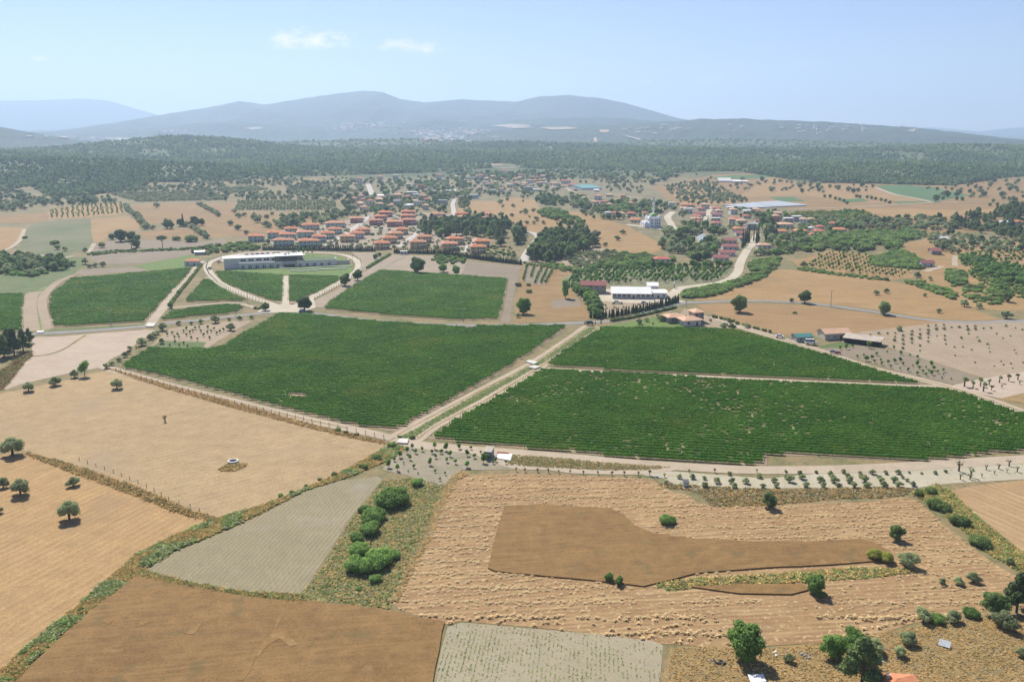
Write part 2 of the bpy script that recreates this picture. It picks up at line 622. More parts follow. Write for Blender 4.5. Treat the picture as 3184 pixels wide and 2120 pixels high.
def on_slope(x, y):
    d = Vector([float(v) for v in pix_dir(x, y)]).normalized()
    best = None
    for b in RIDGE_BVH:
        h = b.ray_cast(Vector((0, 0, CAMZ)), d)
        if h[0] is not None and (best is None or h[3] < best[1]):
            best = (h[0], h[3])
    return best[0] if best else None


def clearing(pts, label, mat, seed):
    """bare ground or quarry face lying on a slope"""
    rr = random.Random(seed)
    P = []
    for i in range(len(pts)):
        a, b = pts[i], pts[(i + 1) % len(pts)]
        for t in (0, .33, .66):
            q = on_slope(a[0] + (b[0] - a[0]) * t + rr.uniform(-1.5, 1.5), a[1] + (b[1] - a[1]) * t + rr.uniform(-.5, .5))
            if q is not None:
                P.append(q)
    c = on_slope(sum(p[0] for p in pts) / len(pts), sum(p[1] for p in pts) / len(pts))
    if c is None or len(P) < 4:
        return
    V = [c] + P
    V = [(v.x, v.y - 4, v.z + 6) for v in V]
    n = len(P)
    tag(obj('clearing', new_mesh('clearing', V, [(0, 1 + i, 1 + (i + 1) % n) for i in range(n)], [mat])), label, None, None, 'structure')


C_SAND = paint('far_bare_soil', (0.36, 0.29, 0.2), .95, .2, .02)
C_PINK = paint('far_quarry', (0.42, 0.27, 0.17), .95, .2, .02)
clearing([(1130, 291), (1170, 287), (1215, 290), (1230, 296), (1180, 297)], 'pale strip of bare ground on the foothills', C_SAND, 1)
clearing([(1240, 296), (1300, 294), (1330, 298), (1270, 301)], 'thin bare strip beside the pale one', C_SAND, 2)
clearing([(1365, 320), (1372, 318), (1372, 330), (1366, 332)], 'small reddish scar in the forest', C_PINK, 3)
clearing([(1378, 301), (1398, 301), (1402, 306), (1380, 307)], 'reddish clearing on the right ridge', C_PINK, 4)
clearing([(560, 296), (590, 294), (608, 297), (580, 301)], 'pale clearing on the left foothills', C_SAND, 5)
clearing([(240, 322), (270, 318), (300, 320), (280, 325)], 'pale farm patch behind the left wood', C_SAND, 6)
clearing([(2085, 303), (2100, 300), (2106, 303), (2096, 306)], 'tiny quarry high on the right ridge', C_SAND, 7)
clearing([(1430, 310), (1470, 322), (1476, 326), (1440, 316)], 'pale track cutting up the right ridge', C_SAND, 8)


def far_town(label, ell, n, seed):
    """a distant settlement that reads as one mass: little walls and roofs"""
    rr = random.Random(seed)
    V, F, M = [], [], []
    for _ in range(n):
        cx, cy, rx, ry = rr.choice(ell)
        p = on_slope(cx + rr.gauss(0, rx * .5), cy + rr.gauss(0, ry * .5))
        if p is None:
            continue
        w, d, h = rr.uniform(8, 16), rr.uniform(8, 12), rr.uniform(5, 9)
        o = len(V)
        for z, k in ((p.z - 3, 1), (p.z + h, 1), (p.z + h + 3, .2)):
            V += [(p.x - w * k, p.y - d * k, z), (p.x + w * k, p.y - d * k, z), (p.x + w * k, p.y + d * k, z), (p.x - w * k, p.y + d * k, z)]
        F += [(o + i, o + (i + 1) % 4, o + 4 + (i + 1) % 4, o + 4 + i) for i in range(4)] + [(o + 4 + i, o + 4 + (i + 1) % 4, o + 8 + (i + 1) % 4, o + 8 + i) for i in range(4)] + [(o + 8, o + 9, o + 10, o + 11)]
        M += [0] * 4 + [rr.choice((1, 1, 0))] * 5
    tag(obj('far_town', new_mesh('far_town', V, F, [paint('far_white_wall', (0.6, 0.56, 0.5), .9, .1), paint('far_red_roof', (0.5, 0.28, 0.2), .9, .2)], M)), label, None, None, 'stuff')


far_town('hazy town at the foot of the mountain', [(1040, 314, 60, 10), (1090, 304, 40, 8), (1010, 320, 40, 6), (980, 305, 60, 10)], 170, 1)
far_town('hazy hamlet on the left foothills', [(860, 292, 50, 8), (800, 297, 40, 8), (840, 286, 60, 5)], 80, 2)
far_town('scattered far houses on the left plain', [(230, 321, 60, 3), (150, 318, 60, 3), (420, 305, 60, 8)], 40, 3)
far_town('far houses on the right slope', [(1900, 296, 200, 10), (1500, 300, 120, 15)], 40, 4)
# ------------------------------------------------------------------ fields, tracks and roads
_LIFT = [0]


def lift(level, y):
    _LIFT[0] += 1
    return (level * 0.01 + _LIFT[0] * 0.0005) * (1 + np.maximum(0, (np.asarray(y) - 400) / 250))


def ragged(poly, amp, step=3.5, seed=0):
    out = []
    n = len(poly)
    for i in range(n):
        a, b = poly[i], poly[(i + 1) % n]
        d = b - a
        L = math.hypot(*d)
        k = max(1, int(L / step))
        nx, ny = -d[1] / max(L, 1e-6), d[0] / max(L, 1e-6)
        for j in range(k):
            p = a + d * (j / k)
            w = (float(fbm(p[0] / 9 + seed, p[1] / 9, seed)) - 0.5) * 2 * amp
            out.append((p[0] + nx * w, p[1] + ny * w))
    return out


POLY = {}


def sheet_mesh(name, poly2, mat, level, height=0.0):
    """a field surface that follows the terrain; with a height it becomes a standing crop with sides"""
    area = sum(poly2[i][0] * poly2[(i + 1) % len(poly2)][1] - poly2[(i + 1) % len(poly2)][0] * poly2[i][1] for i in range(len(poly2)))
    if area < 0:
        poly2 = poly2[::-1]
    bm = bmesh.new()
    cdt = delaunay_2d_cdt([Vector((float(x), float(y))) for x, y in poly2], [], [list(range(len(poly2)))], 1, 1e-4)
    vs = [bm.verts.new((q.x, q.y, 0)) for q in cdt[0]]
    for tri in cdt[2]:
        f = bm.faces.new([vs[i] for i in tri])
        f.normal_update()
        if f.normal.z < 0:
            f.normal_flip()
    P = np.array(poly2)
    z = terrain(P[:, 0], P[:, 1])
    if z.max() > 0.02:
        for ax, (lo, hi) in enumerate(zip(P.min(0), P.max(0))):
            st = 14 if hi - lo < 500 else (30 if hi - lo < 1500 else 60)
            for c in np.arange(math.floor(lo / st) * st + st, hi, st):
                co = [0, 0, 0]
                no = [0, 0, 0]
                co[ax], no[ax] = float(c), 1
                bmesh.ops.bisect_plane(bm, geom=bm.verts[:] + bm.edges[:] + bm.faces[:], plane_co=co, plane_no=no)
    co = np.array([v.co[:] for v in bm.verts])
    zz = terrain(co[:, 0], co[:, 1]) + lift(level, co[:, 1])
    for v, h in zip(bm.verts, zz):
        v.co.z = float(h) + height
    if height:
        edges = [e for e in bm.edges if e.is_boundary]
        r = bmesh.ops.extrude_edge_only(bm, edges=edges)
        for v in [g for g in r['geom'] if isinstance(g, bmesh.types.BMVert)]:
            v.co.z -= height + 0.03
    me = bpy.data.meshes.new(name)
    bm.to_mesh(me)
    bm.free()
    me.materials.append(mat)
    return me


def sheet(name, tile, pts, mat, level=1, amp=0.5, label=None, height=0.0, key=None):
    w = W(tile, pts)[:, :2]
    if key:
        POLY[key] = w
    o = obj(name, sheet_mesh(name, ragged(w, amp, 3.5 if w[:, 1].max() < 600 else 7, R.randint(0, 999)), mat, level, height))
    return tag(o, label, None, None, 'structure')


def smooth_line(p, step):
    p = np.asarray(p, float)
    q = np.vstack([2 * p[0] - p[1], p, 2 * p[-1] - p[-2]])
    out = []
    for i in range(1, len(q) - 2):
        a, b, c, d = q[i - 1], q[i], q[i + 1], q[i + 2]
        n = max(2, int(np.linalg.norm(c - b) / step))
        for t in np.linspace(0, 1, n, endpoint=False):
            out.append(0.5 * ((2 * b) + (-a + c) * t + (2 * a - 5 * b + 4 * c - d) * t * t + (-a + 3 * b - 3 * c + d) * t ** 3))
    out.append(q[-2])
    return np.array(out)


def ribbon(name, tile, pts, width, mat, level=3, label=None, amp=0.25, step=3.0, world_pts=None):
    p = W(tile, pts)[:, :2] if world_pts is None else np.asarray(world_pts)
    p = smooth_line(p, step)
    d = np.gradient(p, axis=0)
    d /= np.linalg.norm(d, axis=1)[:, None]
    n = np.stack([-d[:, 1], d[:, 0]], 1)
    s = np.arange(len(p))
    wl = width / 2 + (fbm(s / 4.0, s * 0 + level, 21) - .5) * 2 * amp
    wr = width / 2 + (fbm(s / 4.0, s * 0 + level + 7, 22) - .5) * 2 * amp
    a, b = p + n * wl[:, None], p - n * wr[:, None]
    v = np.vstack([a, b])
    z = terrain(v[:, 0], v[:, 1]) + lift(level, v[:, 1])
    k = len(p)
    i = np.arange(k - 1)
    f = np.stack([i, i + k, i + k + 1, i + 1], 1)
    o = obj(name, new_mesh(name, np.column_stack([v, z]), f, [mat]))
    return tag(o, label, None, None, 'structure')


D2 = math.radians


def across(p, q):
    """angle square to the ground line seen between two pixels"""
    a, b = U([p, q])[:, :2]
    return math.atan2(b[1] - a[1], b[0] - a[0]) + math.pi / 2


M_STUB1 = field('stubble_grey_tan', (0.50, 0.35, 0.18), (0.43, 0.30, 0.155), 45, 0.7, 0.28, (across((330, 1060), (840, 930)), 1.5, (0.6, 0.43, 0.22), 0.38, .6), ((0.42, 0.31, 0.185), 30, 0.55, 0.6), ((0.2, 0.2, 0.07), 1.7, 0.7, 0.7), .3, None, (across((330, 1060), (840, 930)), 2.7, (0.38, 0.27, 0.155), .3))
M_STUB2 = field('stubble_orange', (0.52, 0.325, 0.14), (0.45, 0.28, 0.125), 40, 0.7, 0.28, (across((20, 1440), (420, 1210)), 1.5, (0.62, 0.42, 0.2), 0.45, 2.0), ((0.38, 0.25, 0.13), 26, 0.57, 0.55), ((0.22, 0.17, 0.07), 2.2, 0.72, 0.6), .3, None, (across((20, 1440), (420, 1210)), 2.4, (0.37, 0.235, 0.1), .5))
M_SEED = field('seedling_soil', (0.4, 0.335, 0.205), (0.345, 0.29, 0.17), 30, 0.6, 0.14, (D2(20), 1.0, (0.3, 0.26, 0.15), 0.45, 0.7), ((0.4, 0.345, 0.26), 24, 0.56, 0.6), ((0.15, 0.22, 0.07), 1.6, 0.68, 0.6), 0.25, None, (across((640, 1350), (850, 1105)), 1.15, (0.25, 0.225, 0.13), 0.7))
M_WHEAT = field('ripe_wheat', (0.325, 0.19, 0.07), (0.255, 0.145, 0.053), 18, 0.45, 0.34, (D2(100), 1.6, (0.38, 0.235, 0.092), 0.55, 2.5), ((0.46, 0.3, 0.125), 15, 0.63, 0.8), ((0.17, 0.14, 0.055), 7, 0.62, 0.45), 0.6)
M_CROP = field('pale_crop_soil', (0.45, 0.385, 0.26), (0.41, 0.345, 0.225), 25, 0.5, 0.12, None, ((0.42, 0.38, 0.27), 12, 0.58, 0.6), None)
M_HARV = field('harvested_soil', (0.42, 0.26, 0.125), (0.36, 0.215, 0.1), 30, 0.6, 0.24, (D2(98), 2.0, (0.62, 0.44, 0.22), 0.55, 2.6), ((0.54, 0.36, 0.17), 15, 0.55, 0.6), ((0.66, 0.48, 0.25), 1.2, 0.6, 0.75), 0.4, None, (D2(95), 1.5, (0.32, 0.18, 0.085), 0.5))
M_CHALK = field('chalky_soil', (0.58, 0.455, 0.335), (0.52, 0.4, 0.29), 30, 0.9, 0.13, (D2(80), 4.2, (0.64, 0.52, 0.4), 0.35, 2.0), ((0.63, 0.53, 0.42), 16, 0.58, 0.6), None)
M_WHITE_SOIL = field('white_marl', (0.6, 0.53, 0.39), (0.52, 0.45, 0.31), 14, 0.6, 0.14, (D2(85), 2.4, (0.5, 0.47, 0.33), 0.4, 1.0), ((0.3, 0.33, 0.15), 6, 0.58, 0.55), ((0.2, 0.28, 0.09), 2.0, 0.64, 0.6))
M_VSOIL = field('vineyard_soil', (0.42, 0.315, 0.2), (0.37, 0.27, 0.17), 30, 0.8, 0.18, None, ((0.25, 0.24, 0.1), 5, 0.6, 0.5), None)
M_TRACK = field('white_track', (0.58, 0.47, 0.34), (0.5, 0.4, 0.28), 18, 0.7, 0.14, None, ((0.42, 0.36, 0.24), 5, 0.62, 0.5), None, 0.15)
M_ROADW = field('limestone_road', (0.66, 0.58, 0.44), (0.6, 0.51, 0.37), 20, 0.8, 0.1, None, ((0.55, 0.46, 0.32), 6, 0.62, 0.5), None, 0.1)
M_ASPH = field('worn_asphalt', (0.32, 0.30, 0.28), (0.37, 0.345, 0.315), 16, 0.5, 0.1, None, ((0.27, 0.255, 0.24), 5, 0.6, 0.5), None, 0.08)
M_WEED = field('weedy_verge', (0.33, 0.25, 0.105), (0.21, 0.215, 0.08), 10, 0.7, 0.35, None, ((0.12, 0.16, 0.05), 5, 0.54, 0.8), ((0.45, 0.36, 0.2), 2.2, 0.64, 0.7), 0.6)
M_DRYGR = field('dry_grass', (0.42, 0.275, 0.115), (0.33, 0.235, 0.1), 9, 0.6, 0.32, None, ((0.2, 0.18, 0.07), 6, 0.57, 0.7), ((0.5, 0.42, 0.28), 2.4, 0.68, 0.6), 0.6)
M_GREEN = field('green_grass_strip', (0.2, 0.265, 0.085), (0.27, 0.29, 0.11), 9, 0.7, 0.3, None, ((0.33, 0.27, 0.14), 6, 0.6, 0.6), None, 0.5)
M_LAWN = field('mown_lawn', (0.15, 0.235, 0.05), (0.19, 0.26, 0.07), 14, 0.8, 0.15, None, ((0.24, 0.24, 0.09), 8, 0.62, 0.5), None, 0.2)
M_BROWN = field('brown_fallow', (0.36, 0.22, 0.085), (0.29, 0.178, 0.07), 45, 2.0, 0.2, (D2(80), 5, (0.47, 0.32, 0.155), 0.5, 1.5), ((0.27, 0.215, 0.085), 30, 0.56, 0.65), ((0.2, 0.19, 0.08), 5, 0.7, 0.5))
M_TAN = field('tan_field', (0.425, 0.265, 0.105), (0.35, 0.215, 0.084), 45, 1.6, 0.2, (D2(85), 4, (0.54, 0.37, 0.185), 0.5, 1.5), ((0.34, 0.225, 0.1), 32, 0.55, 0.65), ((0.25, 0.2, 0.09), 6, 0.7, 0.4))
M_GREYF = field('grey_plough', (0.325, 0.26, 0.18), (0.275, 0.22, 0.145), 40, 1.5, 0.14, (D2(85), 3.4, (0.39, 0.315, 0.235), 0.4, 0.6), None, ((0.18, 0.18, 0.08), 5, 0.72, 0.5))
M_MEAD = field('faded_meadow', (0.25, 0.235, 0.125), (0.155, 0.18, 0.07), 45, 1.6, 0.2, None, ((0.27, 0.235, 0.15), 25, 0.56, 0.7), None)
M_MEADG = field('green_meadow', (0.13, 0.19, 0.06), (0.19, 0.21, 0.08), 25, 1.3, 0.25, None, ((0.27, 0.23, 0.11), 15, 0.6, 0.6), None)
M_ORCH = field('orchard_soil', (0.46, 0.35, 0.235), (0.4, 0.3, 0.195), 25, 1.0, 0.15, (D2(5), 4.5, (0.5, 0.4, 0.28), 0.35, 0.8), ((0.28, 0.26, 0.12), 10, 0.6, 0.5), ((0.2, 0.22, 0.09), 2.5, 0.68, 0.5))
M_FARG = field('far_green_crop', (0.1, 0.19, 0.065), (0.13, 0.22, 0.08), 60, 3, 0.12, (D2(70), 9, (0.08, 0.16, 0.055), 0.4, 0.3), None, None)
M_LOT = field('packed_earth', (0.44, 0.35, 0.25), (0.38, 0.3, 0.205), 20, 0.9, 0.12, None, ((0.36, 0.29, 0.2), 8, 0.58, 0.5), None)
M_VILL = field('village_ground', (0.34, 0.265, 0.15), (0.2, 0.19, 0.09), 25, 2.5, 0.25, None, ((0.14, 0.17, 0.065), 14, 0.54, 0.8), ((0.55, 0.46, 0.34), 8, 0.68, 0.6))
M_RED = field('reddish_scrub', (0.27, 0.13, 0.075), (0.2, 0.15, 0.07), 6, 0.8, 0.3, None, ((0.12, 0.13, 0.05), 4, 0.56, 0.7), None)
M_PAVE = field('pale_paving', (0.62, 0.575, 0.5), (0.58, 0.53, 0.46), 12, 0.6, 0.07, None, ((0.5, 0.45, 0.37), 5, 0.62, 0.4), None, 0.05)

# mid-distance farmland, back to front
sheet('field', 'F', [(1480, 432), (1640, 402), (1740, 398), (1870, 412), (2100, 425), (2355, 410), (2480, 420), (2480, 520), (2355, 520), (2100, 545), (1900, 530), (1700, 520), (1560, 480)], M_BROWN, 1, 4, 'brown and tan fields on the right of the plain')
sheet('field', 'F', [(1000, 420), (1300, 405), (1500, 430), (1560, 480), (1500, 520), (1180, 480), (1050, 470), (840, 470), (780, 440), (850, 415)], M_VILL, 1, 4, 'mixed ground under the far village')
sheet('field', 'A7', [(0, 500), (250, 430), (650, 330), (1300, 330), (1900, 380), (2111, 560), (2111, 640), (1700, 760), (1300, 800), (900, 860), (490, 780), (480, 660), (250, 570)], M_VILL, 2, 2, 'dusty ground under the mosque village')
sheet('field', 'A4', [(1265, 320), (1500, 312), (1830, 310), (1960, 430), (2111, 480), (2111, 510), (1900, 520), (1500, 500), (1400, 500), (1300, 420), (1265, 370)], M_BROWN, 2, 1, 'brown fallow field below the far olive grove')
sheet('field', 'A5', [(-80, 318), (0, 310), (225, 305), (240, 390), (1150, 395), (1080, 480), (640, 560), (360, 615), (0, 625), (-60, 600), (-110, 520), (0, 480), (-30, 400)], M_BROWN, 2, 1, 'brown field dotted with olive trees left of the villas')
sheet('field', 'A4', [(850, 455), (1200, 430), (1310, 500), (1305, 560), (1020, 575), (1000, 660), (880, 680), (855, 560)], M_TAN, 3, .6, 'pale striped stubble square left of the tree lines')
sheet('field', 'A4', [(340, 500), (450, 480), (850, 457), (857, 600), (872, 682), (850, 730), (700, 760), (560, 820), (440, 800), (170, 780), (200, 650), (230, 560), (300, 510)], M_MEAD, 2, 1, 'faded green meadow on the left')
sheet('field', 'A4', [(-120, 540), (170, 535), (225, 550), (190, 640), (60, 750), (-120, 770)], M_TAN, 3, .6, 'tan field at the left edge')
sheet('field', 'A4', [(440, 385), (700, 340), (1130, 305), (1165, 400), (1080, 425), (800, 445), (450, 458)], M_TAN, 3, .6, 'pale field crossed by rows of saplings on the left')
sheet('field', 'A4', [(-120, 430), (440, 392), (448, 470), (330, 492), (-120, 500)], M_BROWN, 2, .6, 'pinkish field left of the sapling rows')
sheet('field', 'A4', [(1320, 580), (1720, 540), (1850, 565), (1900, 660), (1800, 650), (1320, 642)], M_BROWN, 2, .6, 'small brown field behind the umbrella pine')
sheet('field', 'A4', [(880, 690), (1000, 665), (1310, 650), (1900, 672), (2111, 645), (2111, 690), (1900, 722), (1400, 752), (850, 765)], M_GREYF, 2, .6, 'grey brown fallow around the umbrella pine')
sheet('field', 'A4', [(800, 812), (1100, 772), (1900, 742), (1925, 760), (1560, 840), (1300, 872), (1000, 882), (880, 850)], M_GREYF, 2, .6, 'grey ploughed field behind the red roofed cottage')
sheet('field', 'A4', [(700, 982), (740, 932), (1250, 902), (1390, 935), (1340, 945)], M_GREYF, 2, .4, 'narrow grey plot behind the left vineyard')
sheet('field', 'A4', [(1250, 900), (1550, 840), (1740, 800), (1860, 800), (1880, 860), (1830, 905), (1390, 940), (1340, 910)], M_LAWN, 3, .4, 'garden lawn beside the red roofed cottage')
sheet('meadow', 'A4', [(-120, 790), (160, 785), (420, 800), (560, 830), (760, 810), (820, 840), (700, 960), (520, 1080), (430, 1130), (250, 1160), (-120, 1160)], M_MEADG, 2, 1, 'bushy green rough ground on the left')
sheet('field', 'A5', [(560, 690), (560, 640), (700, 560), (1060, 520), (1330, 460), (1500, 400), (1900, 390), (2111, 400), (2400, 420), (2440, 560), (2400, 740), (2111, 720), (1500, 730), (1060, 735)], M_LOT, 3, 1, 'pale earth plots around the villas')
sheet('field', 'A6', [(370, 282), (740, 290), (800, 270), (900, 255), (1100, 280), (1160, 380), (1480, 390), (1700, 450), (1950, 510), (2111, 600), (2290, 690), (2290, 750), (2111, 795), (1950, 795), (1700, 720), (1600, 640), (1160, 600), (1050, 570), (900, 500), (720, 420), (380, 395)], M_TAN, 3, 1.2, 'bare tan hillside dotted with trees in the middle')
sheet('field', 'A6', [(820, 500), (1160, 600), (1140, 640), (1000, 850), (1230, 880), (1540, 950), (2000, 930), (1900, 790), (1600, 640), (1100, 560)], M_ORCH, 2, 1, 'orchard slope below the bare hillside')
sheet('field', 'A6', [(-560, 830), (-300, 790), (130, 800), (470, 860), (400, 990), (200, 975), (-100, 945), (-530, 920)], M_LOT, 2, .6, 'earth plot behind the middle vineyard')
sheet('field', 'A6', [(460, 852), (905, 892), (852, 1035), (680, 1012), (405, 992)], M_GREYF, 3, .4, 'ploughed grey square behind the middle vineyard')
sheet('track', 'A6', [(908, 893), (962, 898), (925, 1050), (885, 1200), (862, 1425), (775, 1420), (820, 1240), (850, 1040)], M_GREYF, 3, .3, 'grey earth strip right of the middle vineyard')
sheet('field', 'A6', [(975, 882), (1300, 930), (1540, 962), (1460, 1040), (1440, 1140), (1530, 1220), (1600, 1340), (1590, 1405), (905, 1432), (930, 1150), (960, 1000)], M_BROWN, 3, .4, 'brown field with a lone tall tree')
sheet('field', 'A6', [(995, 892), (1270, 932), (1180, 1078), (985, 1042)], M_GREYF, 4, .3, 'grey plot with five short plant rows')
sheet('garden_plot', 'A6', [(1245, 1217), (1500, 1197), (1525, 1272), (1260, 1292)], M_GREYF, 4, .2, 'grey vegetable bed in the brown field')
sheet('field', 'A7', [(490, 135), (850, 90), (1000, 130), (1100, 200), (1300, 300), (850, 335), (650, 300), (550, 210)], M_TAN, 2, 1.5, 'tan slope scattered with olive bushes')
sheet('field', 'A8', [(-580, 250), (-300, 60), (0, 130), (560, 130), (720, 150), (1250, 300), (900, 325), (0, 240)], M_TAN, 2, 1.5, 'pale tan field below the right wood')
sheet('field', 'A8', [(720, 142), (1000, 137), (1300, 165), (1500, 215), (1630, 238), (1430, 262), (1270, 300), (900, 225)], M_FARG, 3, 1, 'green crop field below the right wood')
sheet('field', 'A8', [(-290, 252), (-50, 250), (60, 290), (-150, 295)], M_FARG, 3, 1, 'small green plot near the white tunnels')
sheet('field', 'A8', [(350, 275), (600, 262), (660, 290), (430, 304)], M_FARG, 3, 1, 'narrow green plot between two tree rows')
sheet('field', 'A8', [(860, 290), (1200, 290), (1230, 305), (950, 325)], M_MEADG, 3, 1, 'dull green plot right of the tree row')
sheet('field', 'A3', [(430, 600), (560, 588), (810, 580), (800, 600), (620, 612), (440, 612)], M_FARG, 3, 1, 'green plot behind the long white sheds')
sheet('field', 'A8', [(150, 380), (560, 350), (1080, 360), (1500, 380), (1900, 330), (2300, 330), (2300, 420), (1300, 470), (900, 440), (700, 400)], M_TAN, 2, 1, 'sandy field strips on the right')
sheet('field', 'A8', [(1500, 250), (1700, 140), (2300, 120), (2300, 280), (1500, 290), (1450, 265)], M_BROWN, 2, 1, 'brown fields at the far right')
sheet('field', 'A8', [(-60, 850), (270, 755), (600, 780), (800, 800), (700, 880), (1050, 940), (1080, 1010), (850, 1030), (400, 990), (0, 920)], M_TAN, 4, .8, 'tan hillside planted with young trees in rows')
sheet('field', 'A8', [(940, 720), (1200, 640), (1400, 700), (2300, 650), (2300, 1300), (1900, 1320), (1500, 1270), (1080, 1050), (1150, 930), (1080, 800)], M_TAN, 3, 1, 'dry slope with orchards at the right edge')
sheet('field', 'F', [(1592, 692), (1640, 677), (1720, 650), (1790, 620), (1860, 622), (2000, 640), (2060, 650), (2140, 662), (2190, 690), (2240, 712), (2300, 735), (2230, 738), (2130, 732), (2000, 711), (1850, 694), (1700, 689)], M_TAN, 4, .8, 'rolling tan wheat field above the grey lane')
sheet('field', 'F', [(1600, 701), (1700, 697), (1850, 702), (2000, 720), (2110, 736), (2200, 743), (2100, 750), (2000, 765), (1900, 772), (1830, 775), (1780, 765), (1690, 740), (1620, 715)],
      field('wheat_golden', (0.4, 0.25, 0.108), (0.345, 0.21, 0.09), 45, 1.4, 0.14, (D2(70), 4.5, (0.49, 0.31, 0.14), 0.4, 1.2), None, None), 4, .6, 'golden wheat field below the grey lane')
sheet('field', 'A7', [(-230, 930), (500, 910), (1150, 905), (1165, 950), (1000, 1050), (640, 1115), (560, 1105), (0, 1085), (-250, 1060), (-470, 1090), (-450, 1000)],
      field('orchard_grass', (0.2, 0.23, 0.1), (0.3, 0.26, 0.15), 18, 1.2, 0.2, (D2(95), 5, (0.4, 0.33, 0.22), 0.5, 0.7), ((0.13, 0.19, 0.07), 9, 0.55, 0.7), None), 3, .6, 'green orchard floor behind the white farm building')
sheet('yard', 'A7', [(-240, 1130), (0, 1110), (530, 1120), (560, 1190), (640, 1215), (700, 1230), (630, 1270), (500, 1255), (100, 1290), (-200, 1330), (-230, 1240), (-300, 1180)], M_ROADW, 4, .3, 'white gravel yard around the farm building')
sheet('yard', 'A7', [(-230, 1250), (-50, 1225), (200, 1245), (520, 1235), (480, 1260), (180, 1300), (20, 1350), (-140, 1370)], M_ORCH, 5, .3, 'earth plot with small trees before the farm building')
sheet('lawn', 'B3', [(850, 172), (1000, 145), (1300, 85), (1440, 92), (1500, 186), (745, 189)], M_LAWN, 4, .4, 'green lawn with olive trees beside the tiled farmhouse')
sheet('yard', 'B3', [(1430, 80), (1480, 30), (1600, 60), (1720, 110), (1800, 150), (2000, 185), (2000, 200), (1740, 195), (1500, 187)], M_ORCH, 4, .3, 'paved yard and garden of the tiled farmhouse')
sheet('field', 'B4', [(780, 235), (1500, 150), (2300, 130), (2400, 400), (2240, 570), (1900, 632), (1820, 610), (1480, 500), (1150, 400), (1000, 340), (880, 270)], M_ORCH, 4, .4, 'pale orchard soil with olive saplings on the right')
sheet('field', 'B4', [(450, 370), (720, 300), (900, 370), (1020, 380), (1200, 400), (1500, 510), (1840, 625), (1640, 690), (1200, 590), (860, 485), (640, 440)], M_GREYF, 4, .4, 'grey plot of fruit trees beside the barn')
sheet('vegetable_plot', 'B4', [(450, 355), (640, 315), (800, 330), (720, 370), (470, 372)], M_MEADG, 5, .3, 'bright green vegetable beds before the barn')
sheet('field', 'B4', [(1600, 700), (1800, 650), (2240, 570), (2500, 560), (2500, 900), (2240, 850), (1800, 760)], M_CHALK, 3, .5, 'white ground with pollarded olives at the right edge')
sheet('field', 'B4', [(2030, 810), (2240, 760), (2400, 760), (2400, 900), (2240, 860)], M_DRYGR, 4, .5, 'brown weedy patch at the right edge')
# nearer fields
sheet('field', 'B1', [(290, 135), (520, 130), (750, 110), (1270, 70), (1380, 75), (1330, 105), (1200, 180), (1100, 260), (960, 330), (880, 400), (600, 450), (420, 490), (200, 540), (60, 590), (20, 590), (120, 480), (220, 350), (280, 290), (270, 200)], M_CHALK, 3, .4, 'chalky white field between the road and the stubble')
ribbon('ditch', 'B1', [(285, 305), (400, 290), (500, 262), (600, 215), (680, 160), (745, 118)], 1.6, M_WEED, 5, 'thin weedy ditch across the chalky field', .5)
sheet('field', 'B1', [(1320, 215), (1400, 130), (1480, 60), (2000, -5), (2200, -10), (2080, 60), (1880, 180), (1780, 250), (1560, 230)], M_ORCH, 3, .4, 'orchard soil beside the big vineyard')
sheet('field', 'B1', [(1310, 222), (1400, 165), (1800, 180), (1760, 245), (1500, 235)], M_MEADG, 4, .6, 'green strip at the orchard edge')
sheet('verge', 'B1', [(380, 105), (460, 65), (1270, 20), (1280, 45), (900, 85), (600, 105)], M_MEADG, 3, .4, 'grassy verge along the asphalt road')
sheet('stubble_field', 'F', [(-80, 915), (0, 905), (60, 893), (180, 868), (240, 853), (262, 856), (300, 868), (420, 905), (560, 945), (760, 997), (880, 1021), (905, 1023), (850, 1052), (760, 1100), (680, 1135), (600, 1165), (500, 1190),
      (440, 1175), (300, 1115), (150, 1065), (70, 1040), (0, 1030), (-80, 1030)], M_STUB1, 2, .6, 'wide grey tan stubble field with a round well')
sheet('stubble_field', 'F', [(-150, 1050), (0, 1045), (60, 1042), (140, 1075), (290, 1130), (430, 1185), (490, 1195), (440, 1215), (380, 1240), (310, 1280), (260, 1325), (180, 1395), (100, 1460), (40, 1510), (-20, 1560), (-200, 1600)], M_STUB2, 2, .6, 'orange stubble field in the lower left')
sheet('seedling_field', 'F', [(330, 1310), (400, 1270), (500, 1230), (600, 1185), (700, 1130), (780, 1105), (870, 1095), (882, 1103), (850, 1140), (800, 1200), (750, 1280), (710, 1345), (690, 1365), (660, 1368), (560, 1360), (440, 1340), (350, 1318)], M_SEED, 3, .4, 'grey green seedling field shaped like a wedge')
sheet('grass_verge', 'F', [(880, 1105), (960, 1100), (1010, 1115), (1040, 1108), (1000, 1180), (960, 1260), (925, 1330), (895, 1385), (905, 1400), (700, 1385), (690, 1368), (712, 1345), (755, 1280), (805, 1200)], M_WEED, 2, .6, 'weedy dry grass around the bushes')
WHEAT_H = 0.32
sheet('wheat_field', 'F', [(30, 1620), (40, 1568), (80, 1525), (150, 1455), (250, 1375), (315, 1325), (440, 1352), (600, 1378), (690, 1384), (870, 1400), (1025, 1432), (1010, 1500), (994, 1568), (980, 1650)], M_WHEAT, 2, .5, 'standing brown wheat in the lower left', WHEAT_H, 'wheat_a')
sheet('crop_field', 'F', [(1030, 1442), (1060, 1431), (1300, 1451), (1500, 1473), (1524, 1483), (1519, 1568), (1515, 1660), (988, 1660), (1000, 1568), (1015, 1490)], M_CROP, 3, .3, 'pale field with thin green crop rows', 0, 'crop')
